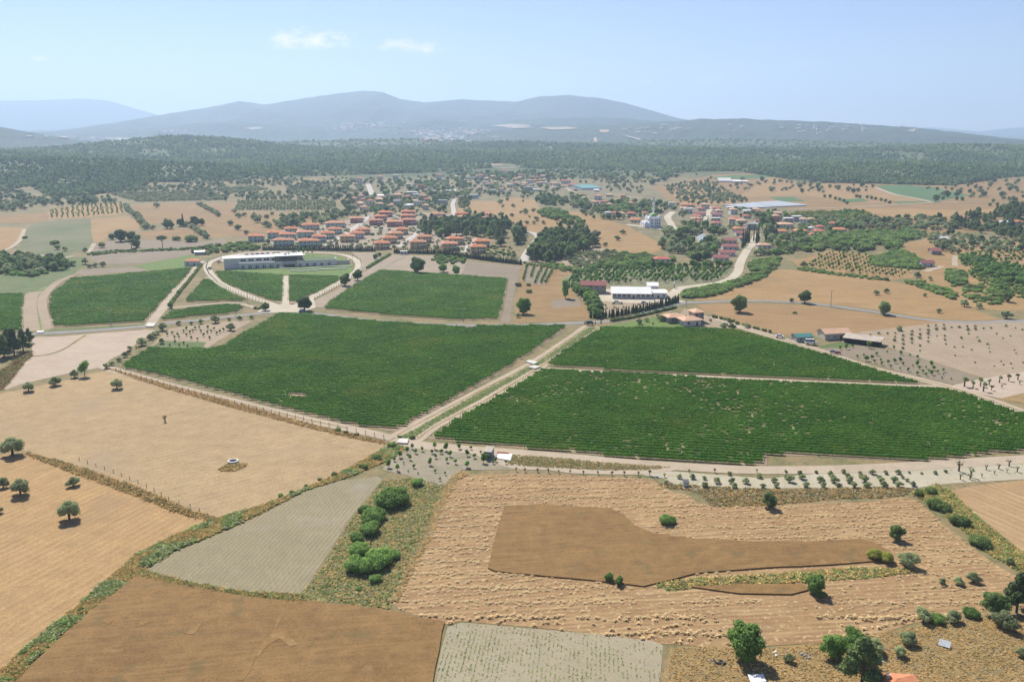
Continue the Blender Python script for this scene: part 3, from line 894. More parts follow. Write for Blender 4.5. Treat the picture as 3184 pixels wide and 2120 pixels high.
sheet('harvested_field', 'F', [(1060, 1090), (1200, 1090), (1400, 1097), (1500, 1103), (1545, 1130), (1580, 1137), (1610, 1158), (1650, 1166), (1800, 1162), (2000, 1152), (2085, 1143), (2115, 1155), (2200, 1232), (2280, 1292), (2330, 1322), (2400, 1350),
      (2400, 1395), (2306, 1394), (2200, 1420), (2103, 1433), (2052, 1450), (1899, 1477), (1760, 1485), (1642, 1490), (1523, 1480), (1300, 1449), (1060, 1428), (1028, 1436), (920, 1402), (905, 1385), (940, 1310), (985, 1230), (1010, 1160), (1040, 1105)],
      M_HARV, 2, .6, 'pinkish harvested field covered in straw sheaves', 0, 'harvest')
sheet('wheat_field', 'F', [(1160, 1165), (1250, 1162), (1400, 1170), (1435, 1185), (1460, 1210), (1500, 1228), (1600, 1240), (1750, 1248), (1900, 1247), (1980, 1240), (2010, 1248), (2050, 1275), (2040, 1290), (1950, 1298), (1800, 1305), (1600, 1320),
      (1500, 1345), (1480, 1350), (1420, 1343), (1300, 1330), (1140, 1315), (1122, 1308), (1130, 1270)], M_WHEAT, 3, .4, 'uncut brown wheat standing inside the harvested field', WHEAT_H, 'wheat_b')
M_LODGE = field('lodged_wheat', (0.38, 0.23, 0.087), (0.33, 0.192, 0.07), 3, 0.4, 0.4, (D2(70), 1.2, (0.5, 0.33, 0.14), 0.6, 2.0), ((0.33, 0.185, 0.065), 1.6, 0.46, .9), None, .6)
for k_, (t_, p_) in enumerate((('B6', [(60, 1250), (130, 1180), (150, 1080), (200, 1040), (190, 1090), (150, 1160), (230, 1190), (320, 1290), (250, 1310), (180, 1240), (90, 1290), (0, 1390), (-40, 1370)]), ('B6', [(20, 1280), (-10, 1400), (-60, 1500), (-110, 1568), (-150, 1568), (-90, 1470), (-30, 1330)]),
                               ('B5', [(880, 1050), (930, 1030), (985, 1045), (950, 1075)]), ('B5', [(1200, 1060), (1270, 1045), (1300, 1060), (1240, 1085)]), ('B5', [(1600, 1160), (1680, 1120), (1770, 1040), (1740, 1110), (1690, 1170)]))):
    sheet('lodged_wheat', t_, p_, M_LODGE, 3, .6, ['flattened pale wheat in the lower left field', 'flattened pale wheat running down to the bottom edge', 'small flattened patch on the left of the wheat', 'second small flattened patch of wheat', 'third small flattened patch of wheat'][k_], WHEAT_H + .05)
sheet('wheat_field', 'F', [(1590, 1352), (1700, 1346), (1840, 1345), (1870, 1355), (1820, 1368), (1700, 1366)], M_WHEAT, 3, .4, 'thin strip of uncut wheat', WHEAT_H, 'wheat_c')
sheet('grass_verge', 'F', [(1500, 1342), (1600, 1330), (1800, 1318), (1960, 1306), (2090, 1308), (2110, 1316), (1980, 1330), (1850, 1340), (1640, 1346), (1540, 1360)], M_WEED, 3, .6, 'weedy strip across the harvested field')
sheet('grass_verge', 'B7', [(960, 225), (1000, 255), (1150, 265), (1250, 290), (1330, 375), (1420, 385), (1742, 370), (2150, 330), (2500, 320), (2650, 300), (2700, 260), (2450, 250), (1742, 265)], M_DRYGR, 3, .6, 'weedy bank between the olives and the harvested field')
sheet('grass_verge', 'B8', [(980, 290), (1150, 230), (1240, 270), (1450, 480), (1742, 700), (1900, 850), (1900, 900), (1742, 840), (1500, 700), (1350, 560), (1200, 430), (1050, 330)], M_WEED, 3, .6, 'weedy bank with bushes on the right')
sheet('stubble_field', 'B8', [(1250, 280), (1400, 240), (1742, 200), (2000, 180), (2000, 850), (1742, 690), (1500, 500), (1300, 330)], field('stubble_right', (0.5, 0.33, 0.165), (0.44, 0.28, 0.135), 30, 0.8, 0.2, (D2(25), 2.2, (0.6, 0.43, 0.24), 0.6, 0.6), None, ((0.25, 0.2, 0.1), 3, 0.7, 0.5), .3, None, (D2(25), 2.6, (0.38, 0.24, 0.12), .6)), 2, .5, 'ploughed stubble field at the right edge')
sheet('field', 'B8', [(-1700, 30), (-900, 120), (0, 190), (400, 150), (1000, 120), (1300, 60), (1742, 70), (2200, 20), (2200, 160), (1742, 195), (1240, 225), (1000, 255), (0, 258), (-560, 262), (-700, 190)], M_WHITE_SOIL, 3, .4, 'white marl soil under rows of olive trees')
sheet('field', 'B2', [(1250, 1050), (1900, 1110), (2240, 1180), (2240, 1290), (1780, 1290), (1700, 1400), (1620, 1440), (1450, 1400), (1300, 1340), (1080, 1290)], field('orchard_grey', (0.4, 0.34, 0.24), (0.35, 0.3, 0.2), 10, 0.6, 0.2, None, ((0.24, 0.26, 0.12), 5, 0.56, 0.7), ((0.16, 0.22, 0.07), 1.4, 0.66, 0.7)), 3, .5, 'grey soil of the fruit orchard below the track')
sheet('grass_verge', 'B3', [(-60, 1300), (300, 1320), (800, 1370), (1350, 1405), (1200, 1430), (800, 1435), (300, 1410), (-60, 1385)], M_WEED, 4, .4, 'weedy strip between two tracks')
sheet('rough_ground', 'B8', [(-650, 1340), (-400, 1330), (0, 1340), (350, 1310), (800, 1230), (1050, 1190), (1500, 1130), (1900, 1120), (2100, 1700), (-700, 1800), (-690, 1500)], M_DRYGR, 3, .6, 'dry grass and rubble ground in the lower right corner')
sheet('weed_strip', 'F', [(905, 1020), (935, 1030), (890, 1060), (800, 1098), (700, 1128), (600, 1180), (500, 1226), (400, 1266), (335, 1308), (260, 1365), (160, 1445), (70, 1525), (20, 1600), (-60, 1600), (0, 1545), (60, 1490), (180, 1392), (260, 1322), (310, 1278), (390, 1236),
      (490, 1196), (600, 1163), (680, 1133), (760, 1098), (850, 1050)], M_WEED, 4, .5, 'overgrown ditch winding between the fields', 0, 'ditch')
sheet('scrub_bank', 'B1', [(-60, 470), (60, 400), (180, 290), (270, 260), (285, 300), (220, 350), (120, 480), (30, 590), (-60, 620)], M_RED, 4, .5, 'reddish scrub bank at the left edge')
sheet('grass_verge', 'A4', [(250, 1170), (340, 1130), (440, 1080), (470, 1130), (400, 1190), (330, 1190), (345, 1330), (330, 1500), (430, 1520), (480, 1490), (360, 1180)], M_GREEN, 3, .4, 'green ditch between two dirt tracks')

# tracks and roads
ribbon('road', 'F', [(-60, 778), (85, 768), (220, 760), (345, 749), (400, 742), (480, 734), (560, 725), (640, 718), (720, 722), (800, 731), (900, 741), (1020, 747), (1160, 749), (1350, 742), (1430, 735), (1500, 716), (1560, 699), (1620, 695), (1720, 692), (1850, 697),
       (1980, 713), (2120, 734), (2220, 741), (2355, 738), (2500, 733)], 5.2, M_ASPH, 6, 'narrow worn asphalt lane crossing the valley')
ribbon('track', 'F', [(1352, 750), (1290, 793), (1220, 838), (1080, 912), (960, 975), (905, 1006)], 5.0, M_TRACK, 5, 'pale dirt track left of the grassy canal')
ribbon('track', 'F', [(1380, 752), (1300, 806), (1240, 845), (1120, 918), (1010, 975), (955, 1014)], 4.6, M_TRACK, 5, 'pale dirt track right of the grassy canal')
for pts_, l_ in (([(1352, 750), (1290, 793), (1220, 838), (1080, 912), (960, 975), (912, 1002)], 'grassy middle of the track left of the canal'), ([(1378, 754), (1300, 806), (1240, 845), (1120, 918), (1010, 975), (960, 1010)], 'grassy middle of the track right of the canal'), ([(245, 845), (300, 862), (400, 889), (500, 914), (600, 939), (700, 964), (800, 985)], 'grassy middle of the track below the big vineyard'),
                 ([(1700, 751), (1800, 781), (1900, 812), (2000, 845), (2100, 869), (2180, 889), (2260, 915), (2355, 948)], 'grassy middle of the straight white track')):
    ribbon('grass_strip', 'F', pts_, .75, M_DRYGR, 7, l_, .35, 1.6)
sheet('canal', 'F', [(1354, 752), (1374, 754), (1300, 803), (1232, 845), (1110, 915), (1000, 975), (945, 1012), (918, 1006), (970, 978), (1090, 910), (1230, 836), (1300, 790)], M_GREEN, 4, .5, 'grassy drainage canal running between the vineyards')
ribbon('track', 'F', [(235, 842), (300, 862), (400, 889), (500, 914), (600, 939), (700, 964), (800, 985), (905, 1008)], 5.5, M_TRACK, 5, 'white track below the big left vineyard')
ribbon('track', 'F', [(905, 1010), (960, 1022), (1080, 1034), (1250, 1047), (1450, 1065), (1640, 1077), (1770, 1081), (2000, 1077), (2200, 1066), (2355, 1056), (2500, 1046)], 6.5, M_TRACK, 6, 'white track below the right vineyard')
ribbon('track', 'B3', [(-300, 1290), (0, 1400), (300, 1415), (500, 1440), (900, 1450), (1100, 1450), (1300, 1425), (1500, 1400)], 3.6, M_TRACK, 6, 'narrow white track joining the wide one')
ribbon('track', 'F', [(1640, 728), (1690, 748), (1800, 781), (1900, 812), (2000, 845), (2100, 869), (2180, 889), (2260, 915), (2355, 948), (2480, 990)], 6.0, M_TRACK, 6, 'straight white track right of the upper vineyard')
ribbon('track', 'F', [(1240, 847), (1400, 856), (1600, 865), (1800, 875), (2000, 884), (2175, 889)], 3.4, M_TRACK, 5, 'narrow track between the two right vineyards')
ribbon('track', 'A4', [(1390, 1470), (1440, 1400), (1520, 1300), (1650, 1130), (1780, 990), (1860, 890), (1900, 850)], 5.5, M_TRACK, 5, 'straight dirt track beside the hedge')
ribbon('track', 'A4', [(1500, 1300), (1700, 1280), (1900, 1262), (2111, 1245), (2250, 1250), (2400, 1290)], 3.5, M_TRACK, 5, 'dirt track between the two small vineyards')
ribbon('track', 'A4', [(290, 1510), (280, 1400), (270, 1280), (290, 1180), (340, 1140)], 8, M_ORCH, 5, 'bare strip beside the far left vineyard')
ribbon('track', 'A4', [(450, 1490), (430, 1400), (400, 1290), (400, 1200), (460, 1120), (560, 1040), (690, 985)], 5.0, M_ORCH, 5, 'bare strip curving round the left vineyard')
ribbon('road', 'A5', [(700, 1300), (560, 1245), (400, 1190), (200, 1110), (90, 1050), (20, 980), (-15, 920), (0, 870), (90, 830), (250, 790), (500, 765), (760, 765), (1000, 772), (1200, 785), (1330, 815), (1395, 860), (1405, 910), (1370, 960), (1270, 1030), (1100, 1120), (950, 1200), (780, 1290)], 5.6, M_ROADW, 7, 'white drop-shaped drive around the winery garden', 0.1)
sheet('forecourt', 'A5', [(520, 1250), (640, 1262), (700, 1250), (740, 1255), (830, 1270), (980, 1200), (1000, 1290), (860, 1330), (600, 1335), (450, 1330)], M_ROADW, 8, .2, 'white junction before the winery gate')
ribbon('path', 'A5', [(718, 1262), (719, 1130), (720, 990)], 4.0, M_ROADW, 8, 'straight white path up to the winery', 0.05)
ribbon('track', 'A5', [(1000, 1290), (1080, 1210), (1250, 1130), (1400, 1020), (1560, 930), (1700, 850), (1800, 800)], 9, M_LOT, 5, 'dirt track along the middle vineyard')
sheet('forecourt', 'A5', [(90, 850), (250, 795), (500, 770), (800, 770), (900, 775), (900, 800), (700, 800), (150, 860)], M_PAVE, 8, .1, 'paved parking place behind the winery')
sheet('field', 'A5', [(1340, 772), (1560, 770), (1570, 840), (1450, 950), (1440, 860)], M_LOT, 4, .5, 'bare lot right of the winery drive')
sheet('lawn', 'A5', [(70, 945), (280, 930), (690, 910), (1200, 890), (1360, 880), (1340, 960), (1260, 1000), (740, 985), (400, 965), (200, 950)], M_LAWN, 6, .3, 'green lawn before the winery')
sheet('lawn', 'A5', [(880, 780), (1200, 800), (1320, 840), (1200, 850), (880, 830)], M_LAWN, 6, .3, 'lawn behind the winery wing')
ribbon('road', 'A7', [(560, 1195), (640, 1110), (800, 1085), (1010, 1055), (1130, 1010), (1190, 950), (1205, 890), (1235, 820), (1280, 745), (1330, 690), (1370, 600)], 6.8, M_ROADW, 6, 'white gravel road climbing to the village')
ribbon('road', 'A7', [(880, 505), (900, 440), (920, 380), (945, 345)], 6.5, M_ROADW, 5, 'pale village street')
ribbon('road', 'A7', [(150, 510), (300, 530), (500, 555), (590, 570), (560, 500), (530, 440), (580, 390)], 8, M_ROADW, 4, 'pale square around the mosque')
ribbon('road', 'A6', [(985, 855), (1030, 770), (1090, 690), (1130, 630), (1080, 590), (1000, 575)], 7.5, M_PAVE, 6, 'concrete street with kerbs right of the villas')
ribbon('road', 'A5', [(1100, 715), (1200, 650), (1320, 570), (1420, 500), (1500, 430)], 7, M_PAVE, 6, 'straight street between green and yellow villas')
ribbon('road', 'A5', [(1780, 720), (1880, 650), (1980, 570), (2060, 480)], 7, M_PAVE, 6, 'street between the yellow villas')
ribbon('road', 'A5', [(1060, 540), (1400, 548), (1700, 555), (1990, 565)], 6, M_PAVE, 6, 'cross street between the villas')
ribbon('road', 'A6', [(430, 770), (500, 690), (560, 640)], 7, M_PAVE, 6, 'short villa street by the pine grove')
ribbon('road', 'A6', [(330, 460), (335, 390), (325, 320), (345, 270)], 6, M_PAVE, 5, 'street leading to the far houses')
ribbon('road', 'A5', [(1490, 130), (1510, 180), (1530, 235)], 9, M_PAVE, 5, 'steep pale road on the far slope')
ribbon('track', 'A6', [(440, 130), (600, 140), (750, 165), (900, 180), (1000, 170)], 6, M_TRACK, 4, 'pale track among the far houses')
ribbon('track', 'A6', [(1340, 150), (1400, 175), (1470, 205), (1700, 215), (1900, 240), (2111, 270)], 6, M_TRACK, 4, 'pale track past the green shed')
ribbon('track', 'A8', [(0, 365), (300, 355), (560, 345), (900, 325), (1260, 305), (1600, 300), (2200, 310)], 7, M_TRACK, 4, 'straight farm road across the right plain')
ribbon('track', 'A8', [(720, 165), (900, 228), (1080, 262), (1250, 300)], 8, M_TRACK, 4, 'pale field path beside the green crop')
ribbon('track', 'A8', [(1180, 950), (1280, 920), (1350, 900)], 5, M_TRACK, 5, 'sandy path to the hut on the slope')
ribbon('track', 'A8', [(1465, 900), (1460, 840), (1470, 800)], 4, M_TRACK, 5, 'sandy path beside the green orchard')
ribbon('track', 'A4', [(830, 775), (860, 730), (885, 685)], 4, M_TRACK, 5, 'short sandy path by the meadow')
ribbon('track', 'A4', [(30, 755), (110, 720), (190, 650), (230, 550)], 4, M_TRACK, 5, 'pale path around the tan field')
ribbon('track', 'A4', [(180, 790), (400, 800), (560, 828), (700, 800)], 4, M_TRACK, 5, 'pale path below the meadow')
sheet('clearing', 'A2', [(1185, 632), (1250, 612), (1400, 610), (1450, 640), (1330, 650), (1240, 640)], M_LOT, 3, 3, 'bare clearing at the edge of the wood')
# ------------------------------------------------------------------ vineyards: every row is a part of its vineyard
def vine_mat():
    t = NT('vine_leaves')
    f = t.noise(0.045, 4, 0.6)
    c = t.mix(t.ramp(f, 0.4, 0.68), (0.11, 0.25, 0.028), (0.165, 0.325, 0.04))
    c = t.mix(t.ramp(t.noise(0.03, 3, 0.6), 0.55, 0.72, 0, 0.9), c, (0.25, 0.33, 0.045))
    c = t.mix(1.0, c, t.mix(t.ramp(t.noise(2.4, 3, 0.7), 0.3, 0.7), (0.6,) * 3, (1.4,) * 3), 'MULTIPLY')
    t.out(c)
    t.b.inputs['Roughness'].default_value = 0.6
    tr = t.n('ShaderNodeBsdfTranslucent')
    t.L.new(c, tr.inputs['Color'])
    ms = t.n('ShaderNodeMixShader')
    ms.inputs[0].default_value = 0.5
    t.L.new(t.b.outputs[0], ms.inputs[1])
    t.L.new(tr.outputs[0], ms.inputs[2])
    t.L.new(ms.outputs[0], t.N['Material Output'].inputs['Surface'])
    return t.mat


M_VINE = vine_mat()
M_POST = paint('vine_post', (0.2, 0.17, 0.13), 0.9, 0.2, 2)


def row_mesh(name, a, b, step, h, w, cards, gap, rng, seed):
    """one trellised row: a ragged leafy wall with shoots, holes where vines are missing, and end posts"""
    L = float(np.linalg.norm(b - a))
    d = (b - a) / L
    nrm = np.array([-d[1], d[0]])
    n = max(3, int(L / step) + 1)
    s = np.linspace(0, L, n)
    c = a[None] + d[None] * s[:, None]
    present = np.ones(n - 1, bool)
    if gap > 0:
        g = fbm(c[:-1, 0] / 14, c[:-1, 1] / 14, 51, 3)
        clus = smooth((fbm(c[:-1, 0] / 45, c[:-1, 1] / 30, 52, 2) - 0.42) / 0.25)
        j = rng.random(n - 1)
        j = np.minimum(j, np.roll(j, 1)) if gap > .015 else j
        present = j > gap * (0.25 + 2.6 * clus) * smooth((g - .3) / .3)
    vig = 0.9 + 0.2 * fbm(c[:, 0] / 6, c[:, 1] / 6, seed, 3)
    hh = h * vig * (0.9 + 0.2 * rng.random(n))
    off = np.array([-1.0, -1.05, -0.55, 0.45, 1.05, 1.0]) * w / 2
    hz = np.array([0.28, 0.68, 1.0, 0.98, 0.66, 0.28])
    k = len(off)
    lat = off[None] * (0.8 + 0.45 * rng.random((n, k))) + rng.normal(0, 0.05, (n, k))
    zz = hz[None] * hh[:, None] * (0.92 + 0.16 * rng.random((n, k)))
    al = rng.normal(0, step * 0.2, (n, k))
    V = np.empty((n, k, 3))
    V[..., 0] = c[:, None, 0] + nrm[0] * lat + d[0] * al
    V[..., 1] = c[:, None, 1] + nrm[1] * lat + d[1] * al
    V[..., 2] = zz
    i = np.arange(n - 1)[present]
    j = np.arange(k - 1)
    q0 = (i[:, None] * k + j[None]).ravel()
    F = np.stack([q0, q0 + 1, q0 + k + 1, q0 + k], 1)
    V = V.reshape(-1, 3)
    if cards:
        m = int(L * cards)
        ss = rng.random(m) * L
        keep = present[np.minimum((ss / step * (n - 1) * step / L).astype(int), n - 2)]
        ss = ss[keep]
        m = len(ss)
        cc = a[None] + d[None] * ss[:, None]
        hl = np.interp(ss, s, hh)
        lt = rng.uniform(-0.62, 0.62, m) * w
        zt = hl * np.where(np.abs(lt) < 0.35 * w, rng.uniform(0.9, 1.16, m), rng.uniform(0.35, 1.0, m))
        base = np.stack([cc[:, 0] + nrm[0] * lt, cc[:, 1] + nrm[1] * lt, zt], 1)
        u = rng.normal(0, 1, (m, 3))
        u /= np.linalg.norm(u, axis=1)[:, None]
        v = np.cross(u, rng.normal(0, 1, (m, 3)))
        v /= np.linalg.norm(v, axis=1)[:, None] + 1e-6
        sz = rng.uniform(0.1, 0.2, m)[:, None]
        Q = np.stack([base - u * sz - v * sz, base + u * sz - v * sz, base + u * sz + v * sz, base - u * sz + v * sz], 1).reshape(-1, 3)
        F = np.vstack([F, np.arange(m * 4).reshape(m, 4) + len(V)])
        V = np.vstack([V, Q])
    fm = np.zeros(len(F), int)
    P, PF = [], []
    for e in (a - d * 0.7, b + d * 0.7):
        o = len(V) + len(P)
        for z in (0, 1.5):
            for sx, sy in ((-.06, -.06), (.06, -.06), (.06, .06), (-.06, .06)):
                P.append((e[0] + sx, e[1] + sy, z))
        PF += [(o, o + 1, o + 5, o + 4), (o + 1, o + 2, o + 6, o + 5), (o + 2, o + 3, o + 7, o + 6), (o + 3, o, o + 4, o + 7), (o + 4, o + 5, o + 6, o + 7)]
    V = np.vstack([V, P])
    F = np.vstack([F, PF])
    fm = np.concatenate([fm, np.ones(len(PF), int)])
    return new_mesh(name, V, F, [M_VINE, M_POST], fm)


def vineyard(label, tile, pts, ang, spacing, step, cards, gap, h=1.3, w=0.8, holes=()):
    poly = W(tile, pts)[:, :2]
    hol = [W(tile, q)[:, :2] for q in holes]
    root = bpy.data.objects.new('vineyard', None)
    c0 = poly.mean(0)
    root.location = (c0[0], c0[1], 0)
    link(root)
    tag(root, label, 'vineyard')
    soil = sheet_mesh('soil', ragged(poly, 0.4, 4), M_VSOIL, 3)
    o = obj('soil', soil, root)
    o.location = (-c0[0], -c0[1], 0)
    th = math.radians(ang)
    d, nrm = np.array([math.cos(th), math.sin(th)]), np.array([-math.sin(th), math.cos(th)])
    rng = np.random.default_rng(len(label))

    def cuts(pg, q):
        t = (pg @ nrm) - q
        u = pg @ d
        r = []
        for i in range(len(pg)):
            j = (i + 1) % len(pg)
            if (t[i] < 0) != (t[j] < 0):
                r.append(u[i] + (u[j] - u[i]) * t[i] / (t[i] - t[j]))
        return sorted(r)
    pr = poly @ nrm
    q = pr.min() + spacing * 0.6
    while q < pr.max() - 0.5:
        c = cuts(poly, q)
        segs = [(c[i], c[i + 1]) for i in range(0, len(c) - 1, 2)]
        for hp in hol:
            hc = cuts(hp, q)
            if len(hc) >= 2:
                ns = []
                for (a, b) in segs:
                    if hc[0] > a and hc[-1] < b:
                        ns += [(a, hc[0]), (hc[-1], b)]
                    else:
                        ns.append((a, b))
                segs = ns
        for (a, b) in segs:
            a += rng.uniform(0.3, 2.2)
            b -= rng.uniform(0.3, 2.2)
            if b - a < 4:
                continue
            A, B = d * a + nrm * q, d * b + nrm * q
            me = row_mesh('vine_row', A, B, step, h, w, cards, gap, rng, 60)
            r = obj('vine_row', me, root)
            r.location = (-c0[0], -c0[1], 0.12)
        q += spacing
    return root


vineyard('large dark green vineyard left of the grassy canal', 'F', [(640, 722), (720, 726), (850, 740), (1000, 750), (1060, 754), (1078, 757), (1095, 752), (1308, 751), (1240, 800), (1170, 846), (1080, 900), (970, 960), (912, 993), (800, 976), (700, 952), (600, 926), (500, 898), (380, 868), (282, 847),
         (280, 840), (340, 802), (400, 804), (470, 805), (512, 797), (532, 782), (560, 767), (600, 744)], -9.5, 2.5, 0.55, 7, 0.012, holes=[[(672, 908), (700, 908), (700, 917), (672, 917)]])
vineyard('vineyard right of the canal below the tiled farmhouse', 'F', [(1382, 755), (1600, 757), (1690, 760), (1750, 776), (1890, 814), (2020, 854), (2130, 885), (2000, 879), (1700, 865), (1400, 851), (1262, 841), (1258, 836), (1302, 802)], -9.5, 2.5, 0.6, 6, 0.012)
vineyard('nearest vineyard on the right with many missing vines', 'F', [(1242, 852), (1300, 855), (1500, 864), (1700, 876), (1900, 887), (2150, 896), (2190, 900), (2250, 918), (2355, 955), (2480, 1000), (2480, 1034), (2355, 1040), (2280, 1043), (2212, 1054), (2141, 1061), (2060, 1060),
         (1900, 1050), (1764, 1046), (1764, 1070), (1650, 1068), (1447, 1054), (1183, 1029), (982, 1009), (1060, 957), (1150, 907)], -9.5, 2.5, 0.5, 8, 0.02, 1.28)
vineyard('square vineyard behind the asphalt lane right of the winery', 'F', [(872, 623), (1000, 631), (1168, 643), (1163, 680), (1148, 734), (1060, 737), (900, 726), (745, 711), (752, 700), (792, 670), (842, 640)], -17, 2.5, 0.8, 4, 0.004)
vineyard('wide vineyard left of the winery beside the hedge', 'F', [(162, 642), (230, 637), (442, 618), (436, 632), (398, 670), (336, 740), (230, 746), (122, 752), (110, 710), (117, 677)], 18.5, 2.5, 0.8, 4, 0.0)
vineyard('vineyard at the left edge of the picture', 'F', [(-60, 680), (0, 678), (59, 677), (53, 715), (55, 760), (0, 762), (-60, 764)], 8, 2.5, 0.9, 4, 0.0)
vineyard('triangular vineyard left of the white drop-shaped drive', 'F', [(476, 634), (500, 658), (540, 681), (572, 692), (422, 695), (432, 684)], -4, 2.4, 0.8, 4, 0.0)
vineyard('narrow vineyard strip above the asphalt lane', 'F', [(390, 718), (480, 706), (555, 702), (563, 710), (548, 719), (368, 737)], 24, 2.5, 0.8, 4, 0.0)
vineyard('vineyard left of the white garden path', 'A5', [(45, 955), (200, 955), (400, 970), (700, 990), (697, 1255), (560, 1220), (300, 1130), (120, 1050)], -9, 2.5, 0.8, 4, 0.004)
vineyard('vineyard right of the white garden path', 'A5', [(742, 990), (1240, 1005), (1220, 1040), (1000, 1160), (940, 1180), (820, 1245), (742, 1255)], -9, 2.5, 0.8, 4, 0.004)
# ------------------------------------------------------------------ trees and bushes
F_OLIVE = foliage('olive_leaf', (0.105, 0.125, 0.058), (0.205, 0.225, 0.115), 0.25, 0.3, 2.4)
F_BROAD = foliage('broad_leaf', (0.06, 0.11, 0.026), (0.13, 0.2, 0.05), 0.25, 0.32, 2.4)
F_DARK = foliage('dark_leaf', (0.055, 0.085, 0.028), (0.115, 0.155, 0.052), 0.25, 0.3, 2.4)
F_PINE = foliage('pine_needles', (0.05, 0.075, 0.028), (0.11, 0.14, 0.052), 0.25, 0.25, 2.4)
F_CYP = foliage('cypress_leaf', (0.022, 0.04, 0.018), (0.05, 0.075, 0.03), 0.2, 0.12, 3)
F_BUSH = foliage('bush_leaf', (0.068, 0.118, 0.03), (0.145, 0.215, 0.056), 0.2, 0.32, 2.6)
F_MAQ = foliage('maquis_leaf', (0.065, 0.1, 0.03), (0.145, 0.185, 0.06), 0.3, 0.3, 2.2)
F_YEL = foliage('yellow_green_leaf', (0.1, 0.115, 0.025), (0.18, 0.185, 0.04), 0.3, 0.3, 2.2)
F_FOREST = foliage('forest_leaf', (0.055, 0.09, 0.034), (0.12, 0.162, 0.058), 0.45, 0.25, 1.5)
F_SCRUB = foliage('light_scrub_leaf', (0.085, 0.125, 0.042), (0.165, 0.2, 0.07), 0.45, 0.25, 1.5)


def ico():
    bm = bmesh.new()
    bmesh.ops.create_icosphere(bm, subdivisions=2, radius=1)
    v = np.array([x.co[:] for x in bm.verts])
    f = np.array([[q.index for q in p.verts] for p in bm.faces])
    bm.free()
    return v, f


ICO_V, ICO_F = ico()


def crown_mesh(name, lobes, n, leaf, mat, rng, up=0.25, core=0.8):
    """leaf clumps spread through the volume of several lobes, round a ragged core"""
    lobes = np.array(lobes, float)
    vol = lobes[:, 3] * lobes[:, 4] * lobes[:, 5]
    k = rng.choice(len(lobes), n, p=vol / vol.sum())
    d = rng.normal(0, 1, (n, 3))
    d /= np.linalg.norm(d, axis=1)[:, None]
    d[:, 2] = np.where(d[:, 2] < -0.55, -d[:, 2], d[:, 2])
    r = 0.72 + 0.36 * rng.random(n) ** 1.3
    c = lobes[k, :3] + d * lobes[k, 3:] * r[:, None]
    nr = d + rng.normal(0, 0.55, (n, 3))
    nr[:, 2] += up
    nr /= np.linalg.norm(nr, axis=1)[:, None]
    u = np.cross(nr, rng.normal(0, 1, (n, 3)))
    u /= np.linalg.norm(u, axis=1)[:, None] + 1e-9
    v = np.cross(nr, u)
    s = (leaf * rng.uniform(0.6, 1.35, n))[:, None]
    b = nr * s * 0.35
    V = np.stack([c - u * s, c + b - v * s * 0.7, c + u * s, c + b + v * s * 0.7], 1).reshape(-1, 3)
    Fq = np.arange(n * 4).reshape(n, 4)
    tri = np.vstack([Fq[:, [0, 1, 2]], Fq[:, [0, 2, 3]]])
    vs, fs = [V], [tri]
    o = len(V)
    for L in lobes:
        jit = 1 + rng.normal(0, 0.13, (len(ICO_V), 1))
        vs.append(ICO_V * jit * L[3:] * core + L[:3])
        fs.append(ICO_F + o)
        o += len(ICO_V)
    return new_mesh(name, np.vstack(vs), np.vstack(fs), [mat])


def limb(a, b, ra, rb, sides=6):
    a, b = np.array(a, float), np.array(b, float)
    d = b - a
    d /= np.linalg.norm(d) + 1e-9
    u = np.cross(d, (0.3, 1, 0.1))
    u /= np.linalg.norm(u)
    v = np.cross(d, u)
    t = np.linspace(0, 2 * math.pi, sides, endpoint=False)
    ring = np.cos(t)[:, None] * u + np.sin(t)[:, None] * v
    V = np.vstack([a + ring * ra, b + ring * rb])
    F = [(i, (i + 1) % sides, sides + (i + 1) % sides, sides + i) for i in range(sides)]
    return V, F


def trunk_mesh(name, segs):
    V, F, o = [], [], 0
    for a, b, ra, rb in segs:
        v, f = limb(a, b, ra, rb)
        V.append(v)
        F += [tuple(i + o for i in q) for q in f]
        o += len(v)
    return new_mesh(name, np.vstack(V), F, [BARK], None, True)


